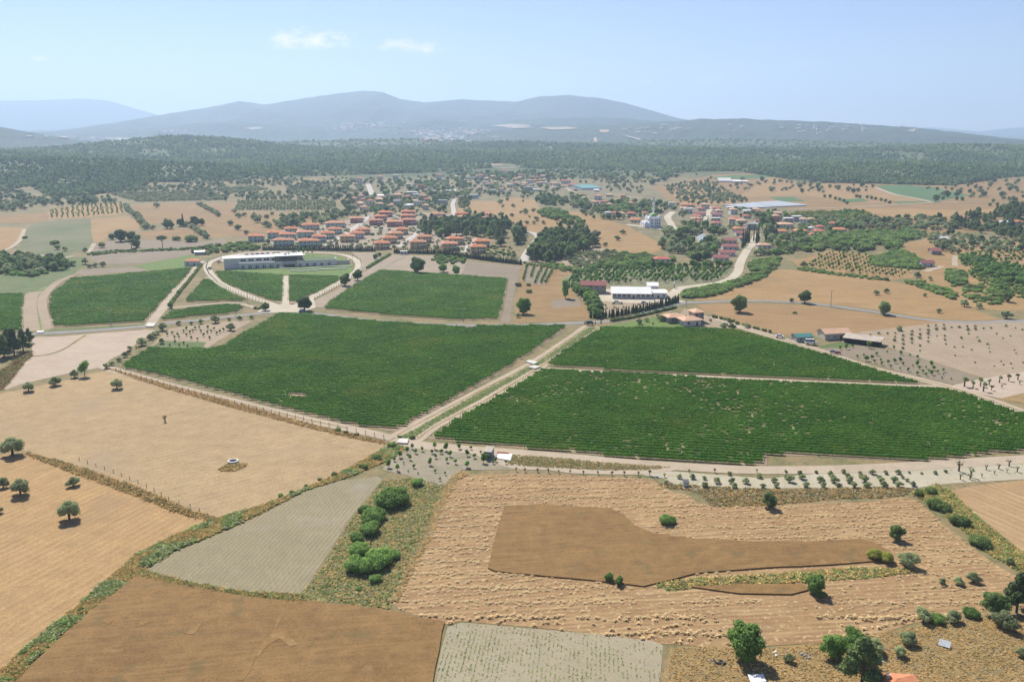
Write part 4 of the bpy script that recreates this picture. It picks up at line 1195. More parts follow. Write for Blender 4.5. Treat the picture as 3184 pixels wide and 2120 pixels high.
def proto(kind, var, lod):
    """unit tree: crown about 1 m wide; returns crown and trunk meshes"""
    key = (kind, var, lod)
    if key in PROTO:
        return PROTO[key]
    rng = np.random.default_rng(sum(map(ord, kind)) * 10 + var)
    wild = F_FOREST if kind.startswith('wild_') else (F_SCRUB if kind.startswith('light_') else None)
    kind = kind.replace('wild_', '').replace('light_', '')
    ri = rng.uniform
    n0 = {0: 2200, 1: 520, 2: 130}[lod]
    lf = {0: 0.033, 1: 0.062, 2: 0.115}[lod]
    tr = []
    if kind == 'olive':
        m = 7
        lobes = []
        for i in range(m):
            a = i / (m - 1) * 6.28 + ri(-.4, .4)
            rr = 0.0 if i == m - 1 else ri(.2, .3)
            lobes.append((math.cos(a) * rr, math.sin(a) * rr, ri(.29, .5) + (0.13 if rr == 0 else 0), ri(.18, .27), ri(.18, .27), ri(.16, .24)))
        tr = [((0, 0, -.03), (ri(-.05, .05), ri(-.05, .05), .24), .062, .045)]
        tr += [((0, 0, .2), (math.cos(a) * .24, math.sin(a) * .24, .55), .038, .015) for a in (0.4 + var, 2.4 + var, 4.5 + var)]
        mat, leafm, num = F_OLIVE, 1.0, 1.0
    elif kind in ('broad', 'green'):
        m = 10
        lobes = [(0, 0, .5, .34, .34, .36)]
        for i in range(m - 1):
            a = i / (m - 1) * 6.28 * 2 + ri(-.3, .3)
            z = .22 + .5 * (i / (m - 2)) + ri(-.05, .05)
            rr = .32 * math.sin(min(1, (z - .12) / .6) * 2.4) * ri(.8, 1.15)
            lobes.append((math.cos(a) * rr, math.sin(a) * rr, z, ri(.15, .23), ri(.15, .23), ri(.13, .2)))
        tr = [((0, 0, -.03), (0, 0, .3), .05, .035)] + [((0, 0, .25), (math.cos(a) * .22, math.sin(a) * .22, .6), .03, .012) for a in (0, 2.1, 4.2)]
        mat, leafm, num = (F_BROAD if kind == 'green' else F_DARK), 1.05, 1.25
    elif kind == 'pine':
        lobes = []
        m = 11
        for i in range(m):
            t = i / (m - 1)
            a = i * 2.4 + ri(-.4, .4)
            rr = (.36 * (1 - t) ** .7) * ri(.6, 1.1)
            lobes.append((math.cos(a) * rr, math.sin(a) * rr, .3 + .85 * t, .2 * (1.15 - t * .55) * ri(.85, 1.15), .2 * (1.15 - t * .55) * ri(.85, 1.15), .13 * ri(.8, 1.2)))
        tr = [((0, 0, -.03), (ri(-.03, .03), 0, .55), .04, .03), ((0, 0, .5), (0, 0, 1.0), .03, .01)]
        tr += [((0, 0, .3 + .1 * j), (math.cos(j * 2.1) * .25, math.sin(j * 2.1) * .25, .42 + .1 * j), .016, .007) for j in range(4)]
        mat, leafm, num = F_PINE, 0.95, 1.1
    elif kind == 'umbrella':
        lobes = [(math.cos(i * 1.05) * ri(.2, .34), math.sin(i * 1.05) * ri(.2, .34), .74 + ri(-.04, .05), ri(.16, .22), ri(.16, .22), ri(.09, .12)) for i in range(6)]
        lobes.append((0, 0, .82, .28, .28, .12))
        tr = [((0, 0, -.03), (.02, .01, .55), .035, .026)] + [((.02, .01, .5), (math.cos(a) * .26, math.sin(a) * .26, .72), .02, .01) for a in (0, 1.3, 2.5, 3.8, 5.1)]
        mat, leafm, num = F_PINE, 0.9, 1.0
    elif kind == 'cypress':
        lobes = [(ri(-.06, .06), ri(-.06, .06), .3 + .3 * i, .46 - .055 * i + ri(-.04, .04), .46 - .055 * i + ri(-.04, .04), .36) for i in range(7)]
        tr = [((0, 0, -.05), (0, 0, .5), .09, .06)]
        mat, leafm, num = F_CYP, 2.0, 0.9
    elif kind == 'bush':
        lobes = [(0, 0, .2, .34, .34, .22)]
        lobes += [(math.cos(a) * ri(.2, .33), math.sin(a) * ri(.2, .33), ri(.14, .28), ri(.16, .24), ri(.16, .24), ri(.12, .2)) for a in np.arange(8) * .79]
        tr = [((0, 0, -.02), (0, 0, .2), .03, .02)]
        mat, leafm, num = F_BUSH, 0.9, 1.0
    elif kind == 'maquis':
        lobes = [(0, 0, .2, .36, .36, .2)]
        lobes += [(math.cos(a) * ri(.2, .33), math.sin(a) * ri(.2, .33), ri(.14, .28), ri(.16, .22), ri(.16, .22), ri(.12, .2)) for a in np.arange(6) * 1.05]
        tr = [((0, 0, -.02), (0, 0, .2), .03, .02)]
        mat, leafm, num = F_MAQ, 1.0, 1.0
    elif kind == 'yellow':
        lobes = [(0, 0, .32, .36, .36, .3)]
        lobes += [(math.cos(a) * ri(.2, .33), math.sin(a) * ri(.2, .33), ri(.2, .45), ri(.16, .22), ri(.16, .22), ri(.12, .2)) for a in np.arange(5) * 1.26]
        tr = [((0, 0, -.02), (0, 0, .2), .03, .02)]
        mat, leafm, num = F_YEL, 1.0, 1.0
    elif kind == 'pollard':
        lobes = [(ri(-.16, .16), ri(-.16, .16), ri(.95, 1.2), ri(.22, .32), ri(.22, .32), ri(.2, .28)) for i in range(4)]
        tr = [((0, 0, -.05), (0, 0, .75), .11, .09), ((0, 0, .7), (.2, .05, 1.0), .06, .03), ((0, 0, .7), (-.18, -.06, 1.0), .06, .03)]
        mat, leafm, num = F_OLIVE, 1.4, .7
    elif kind == 'stump':
        lobes = [(ri(-.3, .3), ri(-.3, .3), ri(.7, 1.2), .14, .14, .12) for i in range(3)]
        tr = [((0, 0, -.05), (0.03, 0, .6), .12, .1)] + [((0, 0, .55), (math.cos(a) * .45, math.sin(a) * .45, 1.25), .055, .012) for a in (.3, 1.9, 3.4, 5.0)]
        mat, leafm, num = F_OLIVE, 1.2, .15
    else:                                           # young leafy fruit tree
        lobes = [(ri(-.15, .15), ri(-.15, .15), ri(.45, .95), ri(.22, .32), ri(.22, .32), ri(.2, .3)) for i in range(5)]
        tr = [((0, 0, -.03), (0, 0, .6), .035, .02), ((0, 0, .4), (.15, .1, .8), .02, .01)]
        mat, leafm, num = F_BROAD, 1.3, .6
    if wild:
        mat = wild
    cm = crown_mesh('crown', lobes, int(n0 * num), lf * leafm, mat, rng, core=0.78 if kind not in ('stump', 'fruit', 'pollard') else 0.6)
    tm = trunk_mesh('trunk', tr)
    PROTO[key] = (cm, tm)
    return PROTO[key]


PROTO = {}
JOINED = {}


def joined(kind, var, lod):
    key = (kind, var, lod)
    if key not in JOINED:
        c, t = proto(kind, var, lod)
        me = bpy.data.meshes.new(kind)
        bm = bmesh.new()
        bm.from_mesh(c)
        nf = len(bm.faces)
        bm.from_mesh(t)
        bm.faces.ensure_lookup_table()
        for f in bm.faces[nf:]:
            f.material_index = 1
        bm.to_mesh(me)
        bm.free()
        me.materials.append(c.materials[0])
        me.materials.append(BARK)
        JOINED[key] = me
    return JOINED[key]


NAMES = {'olive': ('olive_tree', 'olive tree'), 'broad': ('broadleaf_tree', 'tree'), 'green': ('broadleaf_tree', 'tree'), 'pine': ('pine_tree', 'pine tree'),
         'umbrella': ('umbrella_pine', 'pine tree'), 'cypress': ('cypress_tree', 'cypress'), 'bush': ('bush', 'bush'), 'maquis': ('bush', 'bush'),
         'yellow': ('bush', 'bush'), 'pollard': ('pollarded_olive', 'olive tree'), 'stump': ('bare_olive', 'olive tree'), 'fruit': ('fruit_tree', 'fruit tree')}
SHAPE_H = {'olive': .72, 'broad': .95, 'green': .98, 'pine': 1.2, 'umbrella': .95, 'cypress': 2.35, 'bush': .46, 'maquis': .46, 'yellow': .6, 'pollard': 1.35, 'stump': 1.3, 'fruit': 1.1}


def plant(kind, p, width, label, group=None, parts=True, lod=None, hgt=None, name=None):
    d = math.hypot(p[0], p[1])
    px = width / d * 2704
    if lod is None:
        lod = 0 if px > 34 else 1
    var = R.randrange(4)
    rot = R.uniform(0, 6.28)
    sz = R.uniform(0.9, 1.1) if hgt is None else hgt / (width * SHAPE_H[kind])
    nm, cat = NAMES[kind]
    z = terrain(p[0], p[1])
    if parts:
        root = bpy.data.objects.new(name or nm, None)
        root.location = (p[0], p[1], float(z))
        root.rotation_euler = (0, 0, rot)
        el = R.uniform(.86, 1.16)
        root.scale = (width * el, width / el, width * sz)
        link(root)
        c, t = proto(kind, var, lod)
        obj('crown' if kind not in ('bush', 'maquis', 'yellow') else 'foliage', c, root)
        obj('trunk' if kind not in ('bush', 'maquis', 'yellow') else 'stem', t, root)
    else:
        root = obj(name or nm, joined(kind, var, lod), None, (p[0], p[1], float(z)), rot, (width * R.uniform(.88, 1.14), width * R.uniform(.88, 1.14), width * sz))
    tag(root, label, cat, group)
    return root


def lab(label, i, n):
    if isinstance(label, (list, tuple)):
        return label[i]
    return label.replace('{n}', nth(i)).replace('{m}', nth(n - 1 - i))


def trees(kind, tile, items, label, group=None, parts=True, hgt=None, name=None):
    """items: x, y of the foot and crown width, all in pixels of the tile"""
    it = np.asarray(items, float).reshape(-1, 3)
    ps = W(tile, it[:, :2])
    for i, p in enumerate(ps):
        w = it[i, 2] * mpp(tile, p)
        plant(kind, p, w, lab(label, i, len(ps)), group if len(ps) > 1 else None, parts, None, hgt, name)


def inside(poly, p):
    x, y = p[..., 0], p[..., 1]
    r = np.zeros(x.shape, bool)
    n = len(poly)
    for i in range(n):
        a, b = poly[i], poly[(i + 1) % n]
        c = ((a[1] > y) != (b[1] > y)) & (x < (b[0] - a[0]) * (y - a[1]) / (b[1] - a[1] + 1e-12) + a[0])
        r ^= c
    return r


def fill(poly, n, rng, mind=0.0):
    lo, hi = poly.min(0), poly.max(0)
    out = np.zeros((0, 2))
    guard = 0
    while len(out) < n and guard < 60:
        q = lo + rng.random((n * 3, 2)) * (hi - lo)
        q = q[inside(poly, q)]
        if mind > 0:
            keep = []
            cell = {}
            for o_ in out:
                cell.setdefault((int(o_[0] // mind), int(o_[1] // mind)), []).append(o_)
            for p in q:
                ci, cj = int(p[0] // mind), int(p[1] // mind)
                if all((p[0] - t_[0]) ** 2 + (p[1] - t_[1]) ** 2 > mind * mind for i in (-1, 0, 1) for j in (-1, 0, 1) for t_ in cell.get((ci + i, cj + j), ())):
                    cell.setdefault((ci, cj), []).append(p)
                    keep.append(p)
            q = np.array(keep).reshape(-1, 2)
        out = np.vstack([out, q])
        guard += 1
    return out[:n]


def along(tile, pts, step, jit=0.4, world_pts=None):
    p = W(tile, pts)[:, :2] if world_pts is None else np.asarray(world_pts)
    seg = np.linalg.norm(np.diff(p, axis=0), axis=1)
    s = np.concatenate([[0], np.cumsum(seg)])
    q = np.arange(step / 2, s[-1], step)
    q = q + np.array([R.uniform(-jit, jit) * step * 0.5 for _ in q])
    r = np.stack([np.interp(q, s, p[:, 0]), np.interp(q, s, p[:, 1])], 1)
    return r + np.array([[R.gauss(0, jit * step * .25), R.gauss(0, jit * step * .25)] for _ in q]).reshape(-1, 2)


def lattice(tile, quad, nu, nv, jit=0.05, miss=0.0, ids=False):
    """planting grid stretched over four corners (pixels)"""
    q = W(tile, quad)[:, :2]
    out, rc = [], []
    for j in range(nv):
        for i in range(nu):
            u, v = (i + .5 + R.gauss(0, jit)) / nu, (j + .5 + R.gauss(0, jit)) / nv
            if R.random() < miss:
                continue
            out.append((q[0] * (1 - u) + q[1] * u) * (1 - v) + (q[3] * (1 - u) + q[2] * u) * v)
            rc.append((i, j))
    return list(zip(out, rc)) if ids else np.array(out)


SCAT = {}


def scatter_group(key, kinds, lod):
    """node tree that plants tree models on points"""
    if key in SCAT:
        return SCAT[key]
    coll = bpy.data.collections.new('models_' + key)
    for k in kinds:
        for v in range(3):
            coll.objects.link(bpy.data.objects.new('%s_%d' % (k, v), joined(k, v, lod)))
    ng = bpy.data.node_groups.new('planting_' + key, 'GeometryNodeTree')
    ng.interface.new_socket('Geometry', in_out='INPUT', socket_type='NodeSocketGeometry')
    ng.interface.new_socket('Geometry', in_out='OUTPUT', socket_type='NodeSocketGeometry')
    N, L = ng.nodes, ng.links
    gi, go = N.new('NodeGroupInput'), N.new('NodeGroupOutput')
    iop = N.new('GeometryNodeInstanceOnPoints')
    ci = N.new('GeometryNodeCollectionInfo')
    ci.inputs['Collection'].default_value = coll
    ci.inputs['Separate Children'].default_value = True
    ci.inputs['Reset Children'].default_value = True
    L.new(gi.outputs[0], iop.inputs['Points'])
    L.new(ci.outputs[0], iop.inputs['Instance'])
    iop.inputs['Pick Instance'].default_value = True

    def attr(nm, ty):
        a = N.new('GeometryNodeInputNamedAttribute')
        a.data_type = ty
        a.inputs['Name'].default_value = nm
        return a.outputs['Attribute']
    L.new(attr('idx', 'INT'), iop.inputs['Instance Index'])
    L.new(attr('rot', 'FLOAT_VECTOR'), iop.inputs['Rotation'])
    L.new(attr('sc', 'FLOAT_VECTOR'), iop.inputs['Scale'])
    L.new(iop.outputs[0], go.inputs[0])
    SCAT[key] = (ng, len(kinds) * 3)
    return SCAT[key]


def scatter(name, key, kinds, xy, width, label, lod=2, vary=0.3, zs=1.0, sink=0.0):
    """uncountable vegetation: one object, a model on every point"""
    ng, nk = scatter_group(key, kinds, lod)
    rng = np.random.default_rng(len(xy) + len(name))
    xy = np.asarray(xy)
    n = len(xy)
    z = terrain(xy[:, 0], xy[:, 1]) - sink
    me = bpy.data.meshes.new(name)
    me.vertices.add(n)
    me.vertices.foreach_set('co', np.column_stack([xy, z]).astype(np.float32).ravel())
    w = np.broadcast_to(np.asarray(width, float), (n,)) * (1 + vary * rng.uniform(-1, 1, n))
    sc = np.stack([w, w, w * zs * (1 + 0.2 * rng.uniform(-1, 1, n))], 1)
    rot = np.zeros((n, 3))
    rot[:, 2] = rng.uniform(0, 6.28, n)
    a = me.attributes.new('sc', 'FLOAT_VECTOR', 'POINT')
    a.data.foreach_set('vector', sc.astype(np.float32).ravel())
    a = me.attributes.new('rot', 'FLOAT_VECTOR', 'POINT')
    a.data.foreach_set('vector', rot.astype(np.float32).ravel())
    a = me.attributes.new('idx', 'INT', 'POINT')
    a.data.foreach_set('value', rng.integers(0, nk, n).astype(np.int32))
    o = obj(name, me)
    md = o.modifiers.new('planting', 'NODES')
    md.node_group = ng
    tag(o, label, None, None, 'stuff')
    return o
# ------------------------------------------------------------------ buildings
class MB:
    def __init__(self):
        self.v, self.f, self.m = [], [], []

    def add(self, v, f, m=0):
        o = len(self.v)
        self.v += [tuple(map(float, p)) for p in v]
        self.f += [tuple(i + o for i in q) for q in f]
        self.m += [m] * len(f)
        return self

    def box(self, x0, x1, y0, y1, z0, z1, m=0):
        v = [(x, y, z) for z in (z0, z1) for x, y in ((x0, y0), (x1, y0), (x1, y1), (x0, y1))]
        return self.add(v, [(0, 3, 2, 1), (4, 5, 6, 7), (0, 1, 5, 4), (1, 2, 6, 5), (2, 3, 7, 6), (3, 0, 4, 7)], m)

    def cyl(self, x, y, z0, z1, r0, r1, n=12, m=0, cap=True):
        t = np.linspace(0, 2 * math.pi, n, endpoint=False)
        v = [(x + r0 * math.cos(a), y + r0 * math.sin(a), z0) for a in t] + [(x + r1 * math.cos(a), y + r1 * math.sin(a), z1) for a in t]
        f = [(i, (i + 1) % n, n + (i + 1) % n, n + i) for i in range(n)]
        if cap:
            f.append(tuple(range(n, 2 * n)))
        return self.add(v, f, m)

    def dome(self, x, y, z, r, h, n=16, k=5, m=0):
        for j in range(k):
            a, b = math.pi / 2 * j / k, math.pi / 2 * (j + 1) / k
            self.cyl(x, y, z + h * math.sin(a), z + h * math.sin(b), r * math.cos(a), max(0.01, r * math.cos(b)), n, m, j == k - 1)
        return self

    def hip(self, x0, x1, y0, y1, z, h, ov=0.6, th=0.18, m=0):
        x0, x1, y0, y1 = x0 - ov, x1 + ov, y0 - ov, y1 + ov
        w, d = x1 - x0, y1 - y0
        e = min(w, d) / 2 * 0.98
        if w >= d:
            r = [(x0 + e, (y0 + y1) / 2, z + h), (x1 - e, (y0 + y1) / 2, z + h)]
            tf = [(4, 5, 9, 8), (5, 6, 9), (6, 7, 8, 9), (7, 4, 8)]
        else:
            r = [((x0 + x1) / 2, y0 + e, z + h), ((x0 + x1) / 2, y1 - e, z + h)]
            tf = [(4, 5, 8), (5, 6, 9, 8), (6, 7, 9), (7, 4, 8, 9)]
        v = [(x0, y0, z - th), (x1, y0, z - th), (x1, y1, z - th), (x0, y1, z - th), (x0, y0, z), (x1, y0, z), (x1, y1, z), (x0, y1, z)] + r
        return self.add(v, [(0, 3, 2, 1), (0, 1, 5, 4), (1, 2, 6, 5), (2, 3, 7, 6), (3, 0, 4, 7)] + tf, m)

    def gable(self, x0, x1, y0, y1, z, h, ov=0.4, th=0.15, m=0):
        """ridge along x"""
        x0, x1 = x0 - ov, x1 + ov
        ym = (y0 + y1) / 2
        s = h / (ym - y0)
        ya, yb, ze = y0 - ov, y1 + ov, z - s * ov
        P = [(ya, ze), (ym, z + h), (yb, ze), (yb, ze - th), (ym, z + h - th), (ya, ze - th)]
        v = [(x0, a, b) for a, b in P] + [(x1, a, b) for a, b in P]
        f = [(i, i + 6, (i + 1) % 6 + 6, (i + 1) % 6) for i in range(6)] + [(0, 1, 4, 5), (1, 2, 3, 4), (11, 10, 7, 6), (10, 9, 8, 7)]
        return self.add(v, f, m)

    def mesh(self, name, mats):
        me = new_mesh(name, self.v, self.f, mats, self.m)
        bm = bmesh.new()
        bm.from_mesh(me)
        bmesh.ops.recalc_face_normals(bm, faces=bm.faces[:])
        bm.to_mesh(me)
        bm.free()
        return me

    def obj(self, name, mats, parent=None, **k):
        return obj(name, self.mesh(name, mats if isinstance(mats, (list, tuple)) else [mats]), parent, **k)


T_ORANGE = tiles('orange_tiles', (0.52, 0.19, 0.09), (0.62, 0.27, 0.14))
T_ORA2 = tiles('weathered_orange_tiles', (0.46, 0.2, 0.115), (0.56, 0.3, 0.18))
T_ORA3 = tiles('dusty_orange_tiles', (0.55, 0.24, 0.13), (0.64, 0.34, 0.21))
T_PALE = tiles('sun_bleached_tiles', (0.56, 0.32, 0.2), (0.66, 0.45, 0.3))
T_RED = tiles('red_tiles', (0.42, 0.12, 0.085), (0.54, 0.2, 0.13))
T_MAROON = tiles('maroon_sheet', (0.27, 0.09, 0.085), (0.36, 0.15, 0.13))
W_GREEN = paint('mint_plaster', (0.42, 0.54, 0.46), 0.85, 0.07, 0.5)
W_YEL = paint('ochre_plaster', (0.66, 0.46, 0.23), 0.85, 0.08, 0.5)
W_RED = paint('brick_red_plaster', (0.5, 0.2, 0.15), 0.85, 0.1, 0.5)
W_WHITE = paint('white_plaster', (0.68, 0.65, 0.6), 0.85, 0.06, 0.5, 0.2, ((0.5, 0.45, 0.38), 0.4))
W_CREAM = paint('cream_plaster', (0.6, 0.53, 0.42), 0.85, 0.08, 0.5)
W_GREY = paint('bare_concrete', (0.36, 0.35, 0.33), 0.95, 0.12, 0.5, 0.1, ((0.25, 0.24, 0.22), 0.5))
W_STONE = paint('rough_stone', (0.38, 0.33, 0.27), 0.95, 0.3, 2.5)
W_BROWN = paint('brown_cladding', (0.17, 0.085, 0.06), 0.7, 0.15, 1.5)
W_BLUE = paint('pale_blue_plaster', (0.5, 0.55, 0.6), 0.85, 0.06, 0.5)
S_TEAL = paint('teal_sheet', (0.08, 0.26, 0.25), 0.5, 0.12, 0.3, 0.4)
S_GREENR = paint('green_sheet', (0.06, 0.2, 0.17), 0.5, 0.15, 0.5, 0.4)
S_WHITE = paint('white_sheet', (0.74, 0.72, 0.67), 0.5, 0.06, 0.4, 0.3)
S_GREY = paint('weathered_sheet', (0.42, 0.36, 0.29), 0.8, 0.2, 0.8, 0.2, ((0.3, 0.16, 0.09), 0.7))
PLASTIC = paint('greenhouse_film', (0.52, 0.53, 0.52), 0.35, 0.06, 0.15, 0.5)
WOOD = paint('brown_wood', (0.14, 0.08, 0.045), 0.8, 0.2, 3)

_w = MB().box(-.5, .5, -.05, .0, -.5, .5, 1)
for (a, b, c, d_) in ((-.56, -.5, -.56, .56), (.5, .56, -.56, .56), (-.5, .5, .5, .56), (-.5, .5, -.56, -.5), (-.03, .03, -.5, .5)):
    _w.box(a, b, -.09, .0, c, d_, 0)
WIN_ME = _w.mesh('window', [WHITE, GLASS])
_w = MB().box(-.5, .5, -.06, 0, 0, 1, 1)
for (a, b, c, d_) in ((-.58, -.5, 0, 1.05), (.5, .58, 0, 1.05), (-.5, .5, 1.0, 1.05)):
    _w.box(a, b, -.1, 0, c, d_, 0)
DOOR_ME = _w.mesh('door', [WHITE, WOOD])
_w = MB().box(-.3, .3, -.3, .3, 0, 1.1, 0)
_w.box(-.38, .38, -.38, .38, 1.1, 1.2, 0)
CHIM_ME = _w.mesh('chimney', [paint('chimney_plaster', (0.55, 0.4, 0.3), 0.9, 0.15, 1)])
EXCL = []


def building(name, label, cat, p, rot, vols, group=None, sh=2.9, z=None):
    """vols: dicts in the local frame of the building; front faces -y"""
    root = bpy.data.objects.new(name, None)
    zz = float(terrain(p[0], p[1])) if z is None else z
    root.location = (float(p[0]), float(p[1]), zz)
    root.rotation_euler = (0, 0, math.radians(rot))
    link(root)
    tag(root, label, cat, group)
    for q in vols:
        x0, x1, y0, y1 = q['x'] - q['w'] / 2, q['x'] + q['w'] / 2, q['y'], q['y'] + q['d']
        h = q['h']
        z0 = q.get('z', -0.6)
        MB().box(x0, x1, y0, y1, z0, h).obj('wall', q['wall'], root)
        rk = q.get('roof', 'hip')
        m_ = MB()
        rh = q.get('rh', min(q['w'], q['d']) * 0.2)
        if rk == 'hip':
            m_.hip(x0, x1, y0, y1, h + .18, rh, q.get('ov', .6))
        elif rk == 'gable':
            m_.gable(x0, x1, y0, y1, h + .16, rh, q.get('ov', .5))
            g = MB()
            ym = (y0 + y1) / 2
            for xx in (x0 + .02, x1 - .02):
                g.add([(xx, y0, h), (xx, y1, h), (xx, ym, h + rh)], [(0, 1, 2)])
            g.obj('gable_end', q['wall'], root)
        elif rk == 'flat':
            o_ = q.get('ov', .3)
            m_.box(x0 - o_, x1 + o_, y0 - o_, y1 + o_, h + .002, h + .28)
        elif rk == 'shed':
            o_ = q.get('ov', .3)
            v = [(x0 - o_, y0 - o_, h), (x1 + o_, y0 - o_, h), (x1 + o_, y1 + o_, h + rh), (x0 - o_, y1 + o_, h + rh)]
            m_.add(v + [(a, b, c + .15) for a, b, c in v], [(0, 3, 2, 1), (4, 5, 6, 7), (0, 1, 5, 4), (1, 2, 6, 5), (2, 3, 7, 6), (3, 0, 4, 7)])
        ro = m_.obj('roof', q['rmat'], root)
        for c in range(q.get('chim', 0)):
            cx = x0 + q['w'] * (0.3 + 0.4 * c)
            obj('chimney', CHIM_ME, ro, (cx, (y0 + y1) / 2 + 0.8, h + rh * .55), 0, q.get('chs', 1.0))
        st = q.get('st', 1)
        sides = q.get('win', 'fs')
        nst = max(1, int(round(h / sh))) if st is None else st
        for s in range(nst):
            zc = z0 * 0 + (s + .55) * h / nst if z0 < 0 else z0 + (s + .5) * (h - z0) / nst
            if 'f' in sides:
                n = max(2, int(q['w'] / q.get('sp', 3.4)))
                for i in range(n):
                    xc = x0 + q['w'] * (i + .5) / n
                    if s == 0 and i == n // 2 and q.get('door', True):
                        obj('door', DOOR_ME, root, (xc, y0 - .005, 0.02), 0, (1.1, 1, 2.1))
                    else:
                        obj('window', WIN_ME, root, (xc, y0 - .005, zc), 0, (q.get('ww', 1.25), 1, q.get('wh', 1.35)))
            if 's' in sides:
                n = max(1, int(q['d'] / 4))
                for i in range(n):
                    yc = y0 + q['d'] * (i + .5) / n
                    obj('window', WIN_ME, root, (x0 - .005, yc, zc), -math.pi / 2, (1.1, 1, 1.3))
                    obj('window', WIN_ME, root, (x1 + .005, yc, zc), math.pi / 2, (1.1, 1, 1.3))
        EXCL.append((*(np.array(p[:2]) + np.array([math.cos(math.radians(rot)) * q['x'] - math.sin(math.radians(rot)) * (q['y'] + q['d'] / 2),
                                                   math.sin(math.radians(rot)) * q['x'] + math.cos(math.radians(rot)) * (q['y'] + q['d'] / 2)])), max(q['w'], q['d']) * .55 + 1))
    return root


def house(tile, x, y, wpx, d, st, rot, wall, rmat, label, roof='hip', name='house', group=None, chim=1, win='fs', cat='house', sh=2.9, **k):
    p = W(tile, [(x, y)])[0]
    w = wpx * mpp(tile, p)
    q = dict(x=0, y=0, w=w, d=d, h=st * sh, wall=wall, rmat=rmat, roof=roof, st=st, chim=chim, win=win)
    q.update(k)
    EXCL.append((p[0], p[1] - 7, w * .75))
    return building(name, label, cat, p, rot, [q], group)


def villa(tile, x, y, wpx, rot, wall, label, st=2):
    """two storey villa: main block with a wing set back, both under hipped tile roofs"""
    p = W(tile, [(x, y)])[0]
    w = wpx * mpp(tile, p)
    h = st * 2.8 + R.uniform(-.3, .3)
    rt = R.choice((T_ORANGE, T_ORANGE, T_ORA2, T_ORA3))
    a = dict(x=-w * .16, y=0, w=w * .62, d=9.5, h=h, wall=wall, rmat=rt, st=st, chim=1, win='fs', rh=2.2, ov=.85)
    b = dict(x=w * .26, y=1.6, w=w * .46, d=7.5, h=h - .35, wall=wall, rmat=rt, st=st, chim=0, win='fs', rh=1.8, ov=.8, door=False)
    r = building('villa', label, 'villa', p, rot, [a, b], 'tile roofed villas in the estate')
    m_ = MB()
    m_.box(w * .05, w * .46, -.3, 1.58, 2.62, 2.8)
    m_.box(w * .05, w * .46, -.3, -.22, 2.8, 3.6)
    m_.obj('balcony', WHITE, r)
    EXCL.append((p[0], p[1] - 5, w * .6))


gv = ['leftmost mint green villa of the estate', 'mint green villa next to the leftmost one', 'mint green villa half hidden behind olive trees', 'mint green villa in the middle of its cluster',
      'pale villa at the back of the green cluster', 'front left mint green villa behind the cypress hedge', 'mint green villa just behind the front left one', 'front mint green villa nearest the street',
      'second mint green villa up along the street', 'third mint green villa up along the street', 'fourth mint green villa up along the street', 'topmost mint green villa with a long roof']
for (x, y, w, c), l in zip([(440, 672, 140, W_GREEN), (613, 640, 125, W_GREEN), (770, 598, 110, W_GREEN), (905, 632, 155, W_GREEN), (955, 562, 160, W_CREAM), (700, 712, 185, W_GREEN), (735, 655, 150, W_GREEN),
                            (935, 722, 185, W_GREEN), (1030, 680, 125, W_GREEN), (1110, 645, 125, W_GREEN), (1185, 602, 130, W_GREEN), (1190, 545, 180, W_GREEN)], gv):
    villa('A5', x, y, w, R.uniform(6, 14), c, l)
rv = ['red villa standing alone left of the street', 'front left red villa of the red cluster', 'second red villa of the left red row', 'rear red villa of the left red row', 'long red villa in front of the cross street', 'front red villa of the right row of three',
      'middle red villa of the right row of three', 'rear red villa of the right row of three']
for (x, y, w), l in zip([(1385, 495, 120), (1570, 515, 130), (1615, 475, 115), (1655, 440, 130), (1740, 530, 145), (1880, 515, 130), (1870, 470, 130), (1870, 432, 130)], rv):
    villa('A5', x, y, w, R.uniform(6, 14), W_RED, l)
yv = ['ochre villa right of the parked cars in the street', 'white walled villa among the ochre ones', 'ochre villa at the corner of the cross street', 'front ochre villa behind the hedge', 'second ochre villa of the middle row', 'third ochre villa of the middle row',
      'rear ochre villa of the middle row', 'front ochre villa left of the pine grove', 'second ochre villa left of the pine grove']
for (x, y, w, c), l in zip([(1295, 675, 130, W_YEL), (1385, 645, 130, W_WHITE), (1450, 607, 130, W_YEL), (1625, 742, 135, W_YEL), (1700, 690, 130, W_YEL), (1760, 647, 120, W_YEL), (1815, 607, 110, W_YEL), (1960, 732, 150, W_YEL), (2020, 682, 140, W_YEL)], yv):
    villa('A5', x, y, w, R.uniform(6, 14), c, l)
yw = ['ochre villa with a balcony before the pine grove', 'ochre villa close behind the balcony villa', 'front ochre villa right of the short street', 'rear ochre villa beside the white pergola']
for (x, y, w), l in zip([(300, 752, 150), (350, 698, 145), (565, 780, 150), (605, 728, 145)], yw):
    villa('A6', x, y, w, R.uniform(6, 14), W_YEL, l)
ow = ['orange roofed villa behind the left end of the pine grove', 'orange roofed villa peeking over the pines on the left', 'orange roofed villa behind the middle of the pine grove', 'orange roofed villa close behind the pine tops',
      'orange roofed villa behind the right end of the pine grove', 'orange roofed villa against the right pine tops', 'small orange roof at the upper end of the concrete street']
for (x, y, w), l in zip([(190, 452, 140), (195, 492, 120), (410, 450, 120), (440, 482, 130), (650, 460, 130), (660, 492, 130), (990, 585, 70)], ow):
    villa('A6', x, y, w, R.uniform(6, 14), W_WHITE if x != 410 else W_YEL, l)

